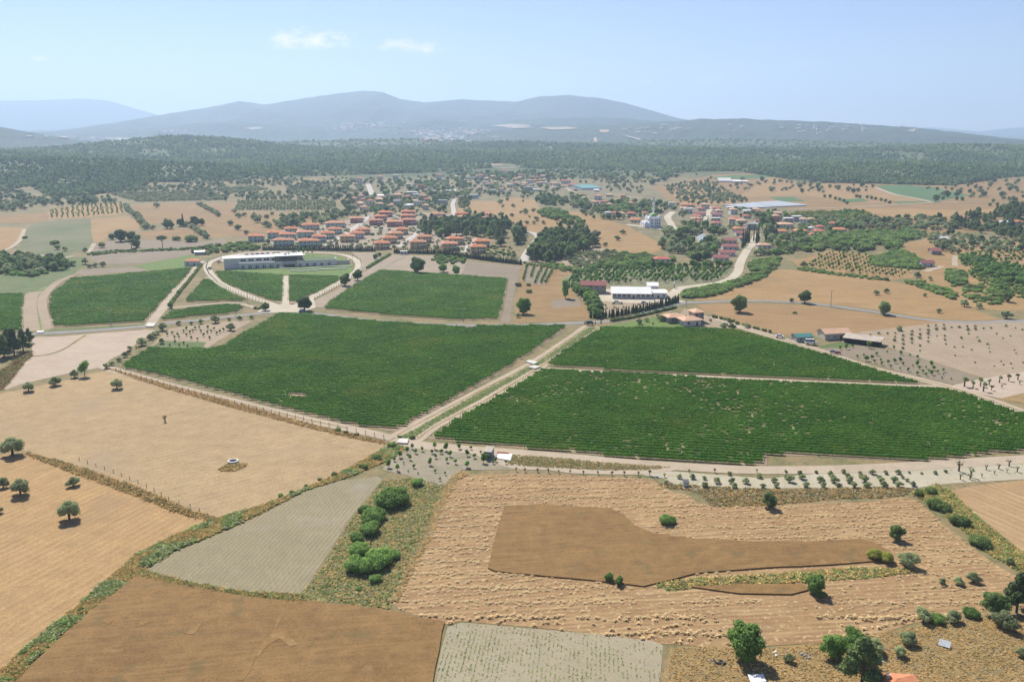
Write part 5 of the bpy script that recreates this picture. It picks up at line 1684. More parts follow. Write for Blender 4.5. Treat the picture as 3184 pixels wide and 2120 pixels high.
# the winery: long low wings with arched openings, an upper floor set back, a brown centre block
P1, P2 = W('C1', [(430, 350), (1985, 278)])
wdir = P2[:2] - P1[:2]
WL = float(np.linalg.norm(wdir))
wrot = math.degrees(math.atan2(wdir[1], wdir[0]))
f1, f2 = WL * .437, WL * .58
win = bpy.data.objects.new('winery', None)
win.location = (P1[0], P1[1], 0)
win.rotation_euler = (0, 0, math.radians(wrot))
link(win)
tag(win, 'long white winery with arched openings and a brown upper centre', 'winery')
W_WIN = paint('winery_render', (0.68, 0.65, 0.6), 0.85, 0.05, 0.4)
MB().box(0, f1, 0, 15, -.5, 4.3).box(-.15, f1 + .15, -.15, 1.2, 4.302, 4.75).obj('lower_wing', W_WIN, win)
MB().box(-10.5, 25, 5.5, 17, -.5, 7.4).obj('upper_wall', W_WHITE, win)
MB().box(-11.2, f1 - 3.5, 4.6, 18, 7.402, 7.95).obj('roof', S_WHITE, win)
MB().box(f1 - 5, f2 + 5, 3.0, 15.5, 4.302, 8.1).obj('upper_wall', W_BROWN, win)
MB().box(f1 - 5.6, f2 + 5.6, 2.2, 16.2, 8.102, 8.5).obj('roof', S_WHITE, win)
MB().box(f1 + .02, f2 - .02, 1.4, 14.9, -.5, 4.28).obj('centre_wall', W_CREAM, win)
MB().box(f1 + .4, f2 - .4, -1.6, 1.4, 3.0, 3.2).box(f1 + .6, f1 + .8, -1.5, -1.3, 0, 3).box(f2 - .8, f2 - .6, -1.5, -1.3, 0, 3).obj('awning', S_WHITE, win)
MB().box(f1 + 1, f2 - 1, 1.3, 1.38, 0.2, 2.8).obj('glass_front', GLASS, win)
MB().box(f1 - 1, f2 + 1, 2.9, 2.98, 4.9, 7.4).obj('glass_front', GLASS, win)
rw = MB()
rw.box(f2, WL, 0, 11, -.5, 4.3).box(f2, WL, 0, .4, 4.302, 4.9).box(WL - .4, WL, .4, 11, 4.302, 4.9).box(f2, WL, 10.6, 11.0, 4.302, 4.9)
rw.obj('lower_wing', W_WIN, win)
MB().box(f2 + .1, WL - .41, .41, 10.59, 4.302, 4.5).obj('roof_lawn', M_LAWN, win)
MB().box(WL + .01, WL + 10, 1.5, 2.0, -.5, 3.4).box(WL + 9.5, WL + 10, 2.0, 10, -.5, 3.4).obj('garden_wall', W_CREAM, win)
arch = MB()
t_ = np.linspace(0, math.pi, 9)
pts = [(-1.1, 0), (1.1, 0)] + [(1.1 * math.cos(a), 1.5 + 1.0 * math.sin(a)) for a in t_]
n_ = len(pts)
arch.add([(a, -.06, b) for a, b in pts], [tuple(range(n_))], 0)
arch.add([(a * 1.14, -.03, b * 1.06) for a, b in pts] + [(a * 1.14, .0, b * 1.06) for a, b in pts], [tuple(range(n_))] + [(i, (i + 1) % n_, n_ + (i + 1) % n_, n_ + i) for i in range(n_)], 1)
arch_me = arch.mesh('window', [GLASS, WHITE])
for i in range(6):
    obj('window', arch_me, win, (f1 * (i + .55) / 6.2, -.01, 0.35), 0, (1.0, 1, 1.05))
pil = MB().box(-.22, .22, -.25, 0, -.4, 4.3).mesh('pilaster', [W_WIN])
for i in range(13):
    obj('pilaster', pil, win, (f1 * (i / 12.4) + .3, -.004, 0))
for i in range(5):
    obj('window', WIN_ME, win, (f2 + (WL - f2) * (i + .5) / 5.6, -.005, 1.45), 0, (2.1, 1, 2.1))
pil2 = MB().box(-.14, .14, -.22, 0, -.4, 4.2).mesh('pilaster', [W_WIN])
for i in range(14):
    obj('pilaster', pil2, win, (f2 + (WL - f2) * (i + .2) / 14, -.004, 0))
for i in range(5):
    obj('window', WIN_ME, win, (f1 * (i + .6) / 5.6, 5.495, 6.0), 0, (3.6, 1, 1.6))
for i in (0, 1):
    obj('window', WIN_ME, win, (f1 - 2.5 if i == 0 else f2 + 3, 2.995, 6.2), 0, (3.0, 1, 1.5))
MB().box(f1 + 2, f1 + 4, 8, 10, 8.502, 9.6).box(f1 + 5, f1 + 6.2, 9, 10, 8.502, 9.2).obj('roof_unit', METAL, win)
EXCL.append((P1[0] + 35, P1[1] + 15, 12))
for k, pts in enumerate(([(1070, 335), (1180, 340), (1400, 350), (1560, 345), (1720, 320), (1900, 312), (2080, 318), (2220, 300)], [(1250, 378), (1400, 388), (1560, 380), (1760, 360), (1950, 355), (2150, 345)])):
    p = smooth_line(W('C1', pts)[:, :2], 1.5)
    d = np.gradient(p, axis=0)
    d /= np.linalg.norm(d, axis=1)[:, None]
    n = np.stack([-d[:, 1], d[:, 0]], 1) * .35
    V = np.vstack([np.column_stack([p + n, p[:, 0] * 0 + z]) for z in (0, .9)] + [np.column_stack([p - n, p[:, 0] * 0 + z]) for z in (0, .9)])
    m = len(p)
    i = np.arange(m - 1)
    F = np.vstack([np.stack([a + i, a + i + 1, b + i + 1, b + i], 1) for a, b in ((0, m), (2 * m, 3 * m), (m, 3 * m))])
    tag(obj('garden_wall', new_mesh('garden_wall', V, F, [S_WHITE])), ['upper wavy white garden wall on the winery lawn', 'lower wavy white garden wall on the winery lawn'][k], 'wall')

# the mosque
mp = W('C2', [(880, 1430)])[0]
mq = bpy.data.objects.new('mosque', None)
mq.location = (mp[0], mp[1] + 8, float(terrain(mp[0], mp[1])))
mq.rotation_euler = (0, 0, math.radians(14))
link(mq)
tag(mq, 'white village mosque with a green dome and a slender minaret', 'mosque')
MQ = paint('mosque_white', (0.86, 0.85, 0.83), 0.8, 0.03, 0.5)
DOMEG = paint('green_dome', (0.28, 0.42, 0.14), 0.55, 0.08, 0.6, 0.3)
MB().box(-6.5, 6.5, -6.5, 6.5, -1, 9.6).box(-6.9, 6.9, -6.9, 6.9, 9.602, 10.0).obj('wall', MQ, mq)
MB().cyl(0, 0, 10.002, 11.3, 4.9, 4.7, 20).obj('drum', MQ, mq)
MB().dome(0, 0, 11.302, 4.3, 3.4, 24, 7).obj('dome', DOMEG, mq)
for (x, y) in ((-4.9, -4.9), (4.9, -4.9), (-4.9, 4.9), (4.9, 4.9)):
    MB().cyl(x, y, 10.002, 10.7, 1.7, 1.7, 12).dome(x, y, 10.7, 1.6, 1.5, 14, 4).obj('corner_dome', MQ, mq)
MB().box(-11.5, -6.52, -6.5, 6.5, -1, 5.0).obj('portico', MQ, mq)
for y in (-4.3, 0, 4.3):
    MB().dome(-9, y, 5.002, 2.0, 1.7, 14, 4).obj('portico_dome', MQ, mq)
mn = MB()
mn.box(2.6, 5.4, 7.2, 10, -1, 8).cyl(4, 8.6, 8, 10, 1.6, 1.0, 12).cyl(4, 8.6, 10, 17, 1.0, .95, 12).cyl(4, 8.6, 16, 17, 1.0, 1.6, 12).cyl(4, 8.6, 17, 18.1, 1.65, 1.65, 12).cyl(4, 8.6, 18.1, 23, .88, .84, 12)
mn.cyl(4, 8.6, 22.2, 23.2, .9, 1.4, 12).cyl(4, 8.6, 23.2, 24.2, 1.45, 1.45, 12).cyl(4, 8.6, 24.2, 26, .75, .72, 12)
mno = mn.obj('minaret', MQ, mq)
MB().cyl(4, 8.6, 26.0, 32.5, .85, .05, 12).obj('spire', paint('minaret_lead', (0.45, 0.47, 0.46), 0.6, 0.1), mno)
for s, zc in enumerate((1.6, 4.6, 7.4)):
    for x in (.6, 2.6, 4.6):
        obj('window', WIN_ME, mq, (x, -6.505, zc), 0, (.95, 1, 1.7 if s else 1.4))
    obj('window', WIN_ME, mq, (-3.6, -6.505, zc), 0, (1.6, 1, 1.2))
    for y in (-3.5, 3.0):
        obj('window', WIN_ME, mq, (-6.505 if s > 1 else -11.505, y, zc if s else 1.6), -math.pi / 2, (1.1, 1, 1.6))
EXCL.append((mp[0], mp[1] + 6, 13))
EXCL.append((mp[0], mp[1] - 12, 10))

# farm buildings
house('C3', 1270, 432, 850, 15, 1, -4, W_WHITE, S_WHITE, 'long white farm building with a wide shallow roof', 'gable', 'farm_building', None, 0, 'f', 'barn', 3.4, rh=2.6, ww=1.9, wh=1.7, ov=.9, sp=2.6)
house('C3', 1890, 430, 380, 13, 1, -4, W_WHITE, S_WHITE, 'white annex at the right end of the farm building', 'flat', 'farm_building', None, 0, 'f', 'barn', 3.3)
house('C3', 1760, 330, 230, 9, 1, -4, W_WHITE, S_WHITE, 'small raised white gable house behind the farm annex', 'gable', 'farm_building', None, 0, 'f', 'barn', 5.4, rh=1.4)
house('C3', 410, 318, 560, 9, 2, -2, W_STONE, T_MAROON, 'grey stone farmhouse with a maroon roof', 'gable', 'farmhouse', None, 2, 'fs', 'house', 2.7, rh=2.0)
p = W('C4', [(1040, 830)])[0]
building('farmhouse', 'tile roofed stone farmhouse beside the upper vineyard', 'house', p, 14,
         [dict(x=-1, y=0, w=9.5, d=8, h=3.0, wall=W_WHITE, rmat=T_PALE, chim=1, rh=1.8, ov=1.1), dict(x=-6, y=9.5, w=9, d=7, h=3.0, wall=W_STONE, rmat=T_PALE, chim=1, rh=1.6, ov=.9),
          dict(x=5.6, y=6.5, w=5.5, d=7, h=5.6, wall=W_STONE, rmat=T_PALE, st=2, rh=1.3, ov=.8), dict(x=-1, y=8.02, w=4, d=4, h=2.8, wall=W_WHITE, rmat=T_PALE, rh=.8, win='')])
house('C5', 1340, 235, 530, 8, 1, 10, W_CREAM, T_PALE, 'long low barn with an orange tiled roof', 'gable', 'barn', None, 0, 'f', 'barn', 3.2, rh=1.6, ww=1.0, wh=.7)
p = W('C5', [(1820, 340)])[0]
building('cattle_shed', 'open cattle shed with a weathered sheet roof beside the barn', 'shed', p, -33, [dict(x=0, y=0, w=16, d=6.5, h=2.5, wall=DARK, rmat=S_GREY, roof='shed', rh=.9, win='', ov=.8)])  # closed box; its black walls paint in the shade under the roof
house('C5', 665, 285, 330, 6, 1, 8, W_GREY, S_GREENR, 'small grey hut with a green sheet roof beside the track', 'gable', 'hut', None, 0, 'f', 'hut', 2.6, rh=1.0, door=False)
house('D7', 395, 515, 330, 8.5, 1, 4, W_WHITE, T_ORANGE, 'white cottage with a bright orange roof above the left vineyard', 'hip', 'cottage', None, 1, 'f', 'house', 3.6, rh=1.8)
house('D7', 640, 205, 240, 7, 1, 20, W_GREY, S_WHITE, 'grey roofed shed behind the orange roofed cottage', 'gable', 'shed', None, 0, '', 'shed', 2.5, rh=.8)
house('D5', 300, 400, 200, 3.4, 1, -14, paint('blue_grey_sheet', (0.16, 0.19, 0.24), 0.7, 0.15, 1), S_GREY, 'small rusty roofed tool shed beside the fruit orchard', 'shed', 'tool_shed', None, 0, '', 'shed', 2.4, rh=.5, ov=.15)
house('D6', 705, 428, 160, 1.6, 1, 0, paint('pump_box_white', (0.6, 0.57, 0.52), .9, .1, 1), paint('dark_felt', (0.12, 0.12, 0.13), 0.9, 0.2, 2), 'tiny white pump house with a dark roof among the olives', 'shed', 'pump_house', None, 0, '', 'hut', 1.3, rh=.35, ov=.1)
house('C8', 520, 1215, 560, 7.5, 1, -6, W_WHITE, T_ORANGE, 'orange tiled roof cut off by the bottom edge', 'hip', 'house', None, 1, '', 'house', 2.6, rh=1.9)
house('A5', 1825, 788, 62, 3, 1, 0, W_WHITE, S_WHITE, 'white cabin at the end of the cypress hedge', 'flat', 'cabin', None, 0, 'f', 'cabin', 2.6, door=False)
house('A4', 1190, 618, 60, 6, 1, 0, W_WHITE, T_RED, 'white cottage hidden in trees beside the grey fallow field', 'hip', 'cottage', None, 0, 'f')
house('D1', 150, 335, 120, 10, 3, 8, W_WHITE, T_ORANGE, 'tall white house with an orange roof at the head of the steep road', 'hip', sh=3.6)
house('D1', 630, 225, 130, 10, 2, 0, W_WHITE, T_ORANGE, 'white house with orange roof right of the steep road')
house('D1', 1015, 250, 120, 9, 3, 0, W_GREY, S_WHITE, 'unfinished three storey concrete frame below the wood', 'flat', sh=3.4, chim=0)
house('D1', 2070, 245, 140, 10, 3, 0, W_WHITE, T_RED, 'three storey white house with red roof above the green slope', sh=3.6)
house('D1', 1330, 370, 110, 7, 1, 0, W_GREY, S_WHITE, 'small flat roofed hut above the modern house', 'flat', chim=0)
house('D1', 1640, 450, 160, 9, 2, 0, W_RED, T_RED, 'reddish house under construction behind the modern house', 'flat', chim=0)
p = W('D1', [(1450, 640)])[0]
building('house', 'large modern flat roofed house with white slabs', 'house', p, -4, [dict(x=0, y=0, w=20, d=10, h=3.2, wall=W_GREY, rmat=S_WHITE, roof='flat', ov=1.0, sp=4, ww=2.4), dict(x=-3, y=3, w=14, d=9, h=6.8, z=3.5, wall=W_GREY, rmat=S_WHITE, roof='flat', ov=1.2, win='f', door=False, ww=2.2),
         dict(x=6, y=-8.5, w=11, d=8, h=4.5, wall=W_WHITE, rmat=W_WHITE, roof='flat', ov=.1)])
house('D1', 640, 765, 230, 8, 1, 0, W_CREAM, T_PALE, 'low house with a pale tiled roof among trees', sh=3.2)
house('D1', 650, 665, 150, 8, 1, 10, W_WHITE, S_WHITE, 'small white house at the foot of the steep road', 'gable', chim=0)
house('D1', 275, 610, 160, 7, 1, 0, W_CREAM, T_PALE, 'little tiled roof left of the steep road')
house('D1', 1060, 860, 150, 8, 2, 20, W_GREY, W_GREY, 'grey gabled house in the trees behind the villas', 'gable', chim=0, rh=2.5)
house('D1', 1570, 870, 180, 9, 2, 0, W_BLUE, W_GREY, 'bluish unfinished house right of the grey gabled one', 'flat', chim=0)
house('D1', 2150, 850, 210, 10, 2, -8, W_GREY, W_GREY, 'grey concrete shell of a house behind the villas', 'flat', chim=0, sh=3.3)
house('D1', 1060, 690, 220, 8, 2, 0, W_YEL, T_PALE, 'yellow house left of the modern house')
house('D1', 150, 905, 120, 7, 2, 0, W_CREAM, T_PALE, 'cream house in the trees left of the red villas', sh=2.6)
house('D1', 1980, 545, 90, 7, 1, 0, W_WHITE, W_WHITE, 'small white cube house right of the modern house', 'flat', chim=0)
house('D1', 2300, 540, 180, 8, 1, 0, W_GREY, S_WHITE, 'long low house with a white roof slab', 'flat', chim=0, sh=3.3)
house('D2', 470, 215, 200, 9, 1, 0, W_GREY, S_WHITE, 'open concrete house at the edge of the wood', 'flat', chim=0, sh=3.4)
house('D2', 745, 225, 150, 10, 3, 0, W_WHITE, T_RED, 'white house with a red roof at the edge of the wood', sh=3.0)
house('D2', 1035, 210, 130, 9, 2, 0, W_YEL, T_PALE, 'yellow house with a pale roof at the edge of the wood')
house('D2', 870, 350, 150, 9, 2, 10, W_WHITE, W_WHITE, 'white cube house beside the curving pale track', 'flat', chim=0)
house('D2', 1205, 410, 150, 8, 1, 0, W_STONE, W_GREY, 'low stone ruin above the grove', 'flat', chim=0)
house('D2', 590, 690, 190, 9, 2, 6, W_BLUE, W_WHITE, 'white house with vertical slots above the brown field', 'flat', chim=0)
house('D2', 270, 680, 150, 8, 1, 0, W_GREY, W_GREY, 'grey house left of the slotted white house', 'flat', chim=0)
house('D2', 1890, 500, 230, 11, 2, -6, W_GREY, W_GREY, 'big grey concrete house left of the garden house', 'flat', chim=0, sh=3.2)
house('D2', 2120, 515, 190, 9, 1, 0, W_WHITE, S_WHITE, 'low white garden house right of the concrete house', 'flat', chim=0, sh=3.4)
house('D2', 1700, 520, 200, 7, 1, 0, W_CREAM, T_PALE, 'long low terrace house before the concrete house', 'flat', chim=0)
house('D2', 1290, 50, 130, 9, 1, 0, W_WHITE, T_RED, 'left of two red roofs at the wood edge', sh=3.2)
house('D2', 1430, 55, 100, 9, 1, 0, W_WHITE, T_RED, 'right of two red roofs at the wood edge', sh=3.2)
house('D2', 1745, 145, 130, 9, 1, 0, W_CREAM, T_RED, 'red roofed house below the pair of red roofs', sh=3.2)
house('D2', 2060, 195, 120, 9, 1, 0, W_WHITE, T_RED, 'small red roofed house on the upper slope', sh=3.2)
house('D3', 270, 265, 190, 9, 1, 0, W_WHITE, T_RED, 'white house with a dark red roof left of the teal shed')
house('D3', 330, 330, 180, 9, 1, 8, W_WHITE, S_WHITE, 'bright white flat roofed house left of the teal shed', 'flat', chim=0)
house('D3', 545, 360, 170, 9, 1, 0, W_CREAM, T_RED, 'orange red roofed house nearest the dirt lane', sh=3.2)
house('D3', 860, 330, 230, 11, 2, 0, W_WHITE, T_RED, 'large white house with stepped red roofs')
house('D3', 1020, 400, 210, 11, 1, 0, W_WHITE, T_RED, 'red roofed house touching the teal shed', sh=3.6)
house('D3', 1820, 975, 190, 9, 1, 10, W_WHITE, T_MAROON, 'white house with a dark pink roof in the trees', sh=3.2)
house('D3', 1890, 1090, 130, 7, 1, 0, W_WHITE, S_WHITE, 'small flat white roof below the dark pink one', 'flat', chim=0)
# teal sports hall roof
p = W('D3', [(1500, 480)])[0]
building('greenhouse', 'large greenhouse with a teal roof', 'greenhouse', p, 18, [dict(x=0, y=0, w=36, d=48, h=3.6, wall=S_WHITE, rmat=S_TEAL, roof='shed', rh=2.5, win='', ov=.5)])


def tunnel(name, label, tile, quad, nb, h, mat):
    """film covered tunnels side by side, each bay its own part"""
    q = W(tile, quad)[:, :2]
    root = bpy.data.objects.new(name, None)
    c = q.mean(0)
    root.location = (c[0], c[1], float(terrain(*c)))
    link(root)
    tag(root, label, 'greenhouse')
    for i in range(nb):
        a, b = i / nb, (i + .985) / nb
        A, B = q[0] * (1 - a) + q[3] * a - c, q[1] * (1 - a) + q[2] * a - c
        C, D = q[0] * (1 - b) + q[3] * b - c, q[1] * (1 - b) + q[2] * b - c
        V, n = [], 9
        for k in range(n):
            t = k / (n - 1)
            z = 1.4 + h * math.sin(math.pi * t)
            V += [(*(A * (1 - t) + C * t), z), (*(B * (1 - t) + D * t), z)]
        V += [(*A, -.5), (*B, -.5), (*C, -.5), (*D, -.5)]
        F = [(2 * k, 2 * k + 1, 2 * k + 3, 2 * k + 2) for k in range(n - 1)]
        o = 2 * n
        F += [(0, 1, o + 1, o), (2 * n - 2, 2 * n - 1, o + 3, o + 2), tuple(range(0, 2 * n, 2)) + (o + 2, o), tuple(range(1, 2 * n, 2)) + (o + 3, o + 1)]
        obj('bay', new_mesh('bay', V, F, [mat]), root)
    EXCL.append((c[0], c[1], 30))


tunnel('greenhouse', 'left white film greenhouse behind the village', 'A7', [(1045, 338), (1320, 312), (1480, 352), (1270, 362)], 9, .9, PLASTIC)
tunnel('greenhouse', 'right long white film greenhouse behind the village', 'A7', [(1320, 312), (1560, 298), (1830, 335), (1490, 350)], 12, .9, PLASTIC)
tunnel('greenhouse', 'small white greenhouse among trees below the mosque village', 'A7', [(800, 640), (870, 612), (895, 640), (830, 690)], 2, 1.6, PLASTIC)
for k, (x, y, w) in enumerate(((1110, 112, 190), (1060, 95, 110), (1210, 118, 130))):
    house('A7', x, y, w, 12, 1, -12, W_WHITE, S_WHITE, ['front long white shed on the far tan fields', 'left white shed behind the front one', 'right long white shed on the far tan fields'][k], 'gable', 'livestock_shed', None, 0, '', 'shed', 3, rh=1.6)
# village round the mosque
VH = [('C7', 130, 385, 270, 12, 1, -6, W_CREAM, T_ORANGE, 'long orange roofed hall behind the mosque'), ('C7', 440, 470, 150, 9, 1, 0, W_CREAM, T_RED, 'pink roofed house at the top of the village street'),
      ('C7', 420, 590, 220, 10, 1, 0, W_WHITE, T_MAROON, 'maroon roofed house left of the village street'), ('C7', 330, 700, 200, 9, 1, 0, W_CREAM, T_PALE, 'pale tiled house left of the lower street'),
      ('C7', 310, 770, 210, 9, 1, 0, W_RED, T_RED, 'reddish house below the pale tiled one'), ('C7', 790, 460, 180, 9, 1, 0, W_WHITE, T_RED, 'white house right at the top of the street'),
      ('C7', 780, 605, 220, 10, 1, 0, W_WHITE, T_MAROON, 'white house with a dark red roof right of the street'), ('C7', 790, 800, 170, 8, 1, 0, W_WHITE, T_RED, 'red roofed house below the terraces'),
      ('C7', 1190, 700, 210, 9, 1, -10, W_WHITE, T_RED, 'white gable house before the two tall trees'), ('C7', 1340, 750, 230, 9, 1, 0, W_CREAM, T_PALE, 'yellowish tiled house right of the white gable'),
      ('C7', 1450, 640, 150, 8, 1, 0, W_CREAM, T_RED, 'small house behind the yellowish tiled one'), ('C7', 1750, 745, 220, 9, 1, 0, W_WHITE, T_MAROON, 'maroon roofed house in the middle of the village'),
      ('C7', 2100, 700, 130, 8, 2, 0, W_RED, T_PALE, 'salmon coloured house with a small tower'), ('C7', 1290, 930, 220, 8, 1, 12, W_WHITE, T_ORANGE, 'long orange roof above the dark red terraces'),
      ('C7', 1560, 890, 200, 8, 2, 0, W_GREY, W_GREY, 'grey unfinished house above the road'), ('C7', 1340, 1030, 260, 9, 1, -4, W_WHITE, T_MAROON, 'uppermost dark red roof of the terrace row'),
      ('C7', 1350, 1140, 110, 6, 1, 0, W_WHITE, T_RED, 'small red roof beside the cypresses'), ('C7', 1075, 1200, 270, 9, 1, -2, W_WHITE, T_MAROON, 'second dark red terrace house from the top'),
      ('C7', 1080, 1340, 330, 9, 1, -2, W_WHITE, T_MAROON, 'third dark red terrace house with a veranda'), ('C7', 1010, 1480, 330, 9, 1, -2, W_WHITE, T_MAROON, 'fourth dark red terrace house with many chimneys'),
      ('C7', 880, 1590, 320, 9, 1, -2, W_WHITE, T_MAROON, 'lowest dark red terrace house near the orchard'), ('A7', 485, 868, 140, 9, 1, 0, W_WHITE, T_RED, 'single dark red house below the poplars'),
      ('A7', 230, 490, 95, 9, 1, 0, W_CREAM, T_ORANGE, 'orange roofed house left of the mosque'), ('A7', 195, 428, 80, 8, 1, 0, W_CREAM, T_RED, 'red roofed house behind the orange one near the mosque'),
      ('A7', 90, 430, 80, 8, 1, 0, W_CREAM, T_PALE, 'pale roof at the left end of the village'), ('A7', 465, 400, 60, 8, 1, 0, W_WHITE, T_RED, 'small red roof right of the minaret'), ('A7', 325, 425, 45, 7, 1, 0, W_WHITE, T_RED, 'tiny red roof left of the mosque dome'),
      ('A7', 570, 345, 50, 8, 2, 0, W_WHITE, W_WHITE, 'white building behind the mosque trees'), ('D4', 350, 680, 330, 12, 1, -8, W_WHITE, T_PALE, 'big pale gable hall below the yellow grove'),
      ('D4', 250, 855, 300, 9, 1, 0, W_CREAM, T_ORANGE, 'leftmost of four orange roofs behind the scrub hill'), ('D4', 730, 845, 310, 9, 1, 0, W_CREAM, T_ORANGE, 'second of four orange roofs behind the scrub hill'),
      ('D4', 1180, 850, 260, 9, 1, 0, W_WHITE, T_RED, 'third of four orange roofs with white walls'), ('D4', 1690, 810, 280, 9, 1, 0, W_CREAM, T_ORANGE, 'rightmost of four orange roofs behind the scrub hill'),
      ('D4', 1010, 950, 130, 7, 1, 0, W_CREAM, T_RED, 'small pinkish roof below the four orange ones'), ('D4', 1490, 660, 180, 7, 1, -16, W_WHITE, T_RED, 'white shed below the yellow grove'),
      ('A7', 1440, 735, 120, 7, 1, 0, W_WHITE, T_PALE, 'low white huts beside the village road'), ('A8', 1290, 790, 85, 7, 1, 0, W_STONE, T_MAROON, 'hut with a dark red roof on the dry slope'),
      ('A8', 1210, 905, 110, 6, 1, 0, W_BLUE, T_MAROON, 'pale blue hut at the foot of the scrub hill'), ('A8', 2060, 510, 90, 9, 1, 0, W_CREAM, T_ORANGE, 'orange roof among pines at the right edge'), ('A8', 1930, 515, 70, 8, 1, 0, W_WHITE, S_WHITE, 'white roof among pines at the right edge'),
      ('A8', 1365, 670, 60, 6, 1, 0, W_WHITE, S_WHITE, 'small white shed in the olive grove on the right')]
VH += [('D2', 60, 545, 130, 8, 1, 0, W_GREY, S_WHITE, 'flat white roofed house left of the slotted white house'), ('D2', 660, 325, 90, 7, 1, 0, W_WHITE, W_WHITE, 'white garden wall house on the curving track'), ('D3', 1610, 525, 120, 7, 1, 0, W_WHITE, S_WHITE, 'white shed below the teal greenhouse'),
       ('D3', 660, 360, 110, 8, 1, 0, W_CREAM, T_RED, 'red roof right of the orange red one'), ('D3', 310, 165, 150, 9, 1, 0, W_CREAM, T_PALE, 'cream house highest above the teal greenhouse'), ('D3', 1100, 500, 90, 7, 1, 0, W_GREY, W_GREY, 'grey hut left of the teal greenhouse'),
       ('A7', 2090, 522, 60, 7, 1, -8, W_WHITE, T_RED, 'white house right of the big pale hall'), ('A7', 1885, 482, 60, 7, 1, 0, W_CREAM, T_PALE, 'brownish roof below the yellow grove'), ('C7', 1450, 525, 160, 7, 1, 0, W_WHITE, S_WHITE, 'long white shed before the film greenhouses'),
       ('C7', 750, 690, 200, 6, 1, 0, W_CREAM, W_WHITE, 'stepped pale terrace house right of the street'), ('C7', 1700, 610, 120, 7, 1, 0, W_CREAM, T_PALE, 'pale house behind the maroon roofed one'), ('A7', 40, 425, 60, 7, 1, 0, W_WHITE, T_RED, 'red roof farthest left of the mosque'),
       ('A7', 700, 375, 90, 7, 1, 0, W_WHITE, T_PALE, 'pale roof behind the village street'), ('A7', 1290, 545, 60, 7, 1, 0, W_WHITE, T_RED, 'red roof beside the village eucalyptus'), ('D1', 900, 900, 120, 7, 1, 0, W_CREAM, T_PALE, 'low cream house below the grey gabled one'),
       ('D1', 1370, 905, 140, 6, 1, 0, W_WHITE, S_WHITE, 'white low wall house behind the red villas'), ('D2', 1010, 90, 90, 8, 1, 0, W_WHITE, T_RED, 'small red roof inside the wood edge'), ('D2', 140, 185, 120, 8, 1, 0, W_CREAM, T_PALE, 'pale house left of the open concrete house')]
for (t, x, y, w, d, st, r, wa, rm, l) in VH:
    house(t, x, y, w, d, st, r + R.uniform(-3, 3), wa, rm, l, 'flat' if rm in (W_WHITE, W_GREY) else ('gable' if rm in (T_MAROON, S_WHITE) else 'hip'), chim=1 if rm not in (S_WHITE, W_WHITE, W_GREY) else 0, rh=1.7, sh=3.0)
# more small houses of the far village, wherever the plots leave room
def hamlet(tile, poly, n, label, seed, wpx):
    rr = np.random.default_rng(seed)
    ox = np.array(poly, float)
    lo, hi = ox.min(0), ox.max(0)
    done = 0
    cand = lo + rr.random((n * 12, 2)) * (hi - lo)
    for q, a in zip(cand, W(tile, cand)):
        if not point_in(ox, q) or any((a[0] - x) ** 2 + ((a[1] - y) * .6) ** 2 < (r + 7) ** 2 for x, y, r in EXCL):
            continue
        wa = [W_WHITE, W_WHITE, W_CREAM, W_CREAM, W_GREY, W_YEL][rr.integers(6)]
        rm = [T_RED, T_ORA3, T_PALE, T_PALE, S_WHITE, T_ORA2][rr.integers(6)]
        st = int(rr.integers(1, 3))
        house(tile, q[0], q[1], wpx * rr.uniform(.8, 1.25), rr.uniform(7, 10), st, rr.uniform(-18, 18), wa, rm, label, 'flat' if rm is S_WHITE else 'hip', chim=0 if rm is S_WHITE else 1, rh=1.7, sh=3.0, win='f', group='small far village houses')
        done += 1
        if done >= n:
            break


def point_in(poly, p):
    r = False
    n = len(poly)
    for i in range(n):
        a, b = poly[i], poly[(i + 1) % n]
        if (a[1] > p[1]) != (b[1] > p[1]) and p[0] < (b[0] - a[0]) * (p[1] - a[1]) / (b[1] - a[1]) + a[0]:
            r = not r
    return r


hamlet('A5', [(1320, 190), (1500, 240), (1900, 260), (2150, 240), (2150, 380), (1700, 380), (1350, 400)], 16, 'small house among the trees behind the red villas', 1, 55)
hamlet('A6', [(380, 60), (900, 60), (1400, 60), (1380, 190), (900, 210), (420, 210)], 22, 'small house on the slope below the wood', 2, 46)
hamlet('A6', [(1500, 220), (2111, 260), (2111, 400), (1800, 390), (1560, 330)], 10, 'small house in the green gully left of the mosque', 3, 50)
hamlet('A7', [(640, 360), (1180, 360), (1700, 440), (2111, 520), (2111, 600), (1500, 570), (1100, 560), (800, 520)], 24, 'small house in the mosque village', 4, 68)
# watch tower ruin on the wooded hill
p = W('A1', [(1368, 447)])[0]
building('stone_tower', 'pale square stone tower on the wooded hilltop', 'tower', p, 10, [dict(x=0, y=0, w=18, d=14, h=20, wall=W_STONE, rmat=W_STONE, roof='flat', ov=.5, win='f', st=2, door=False)])
# ------------------------------------------------------------------ planting
def clear(xy, pad=0.0):
    xy = np.asarray(xy)
    k = np.ones(len(xy), bool)
    for (x, y, r) in EXCL:
        k &= (xy[:, 0] - x) ** 2 + (xy[:, 1] - y) ** 2 > (r + pad) ** 2
    return xy[k]


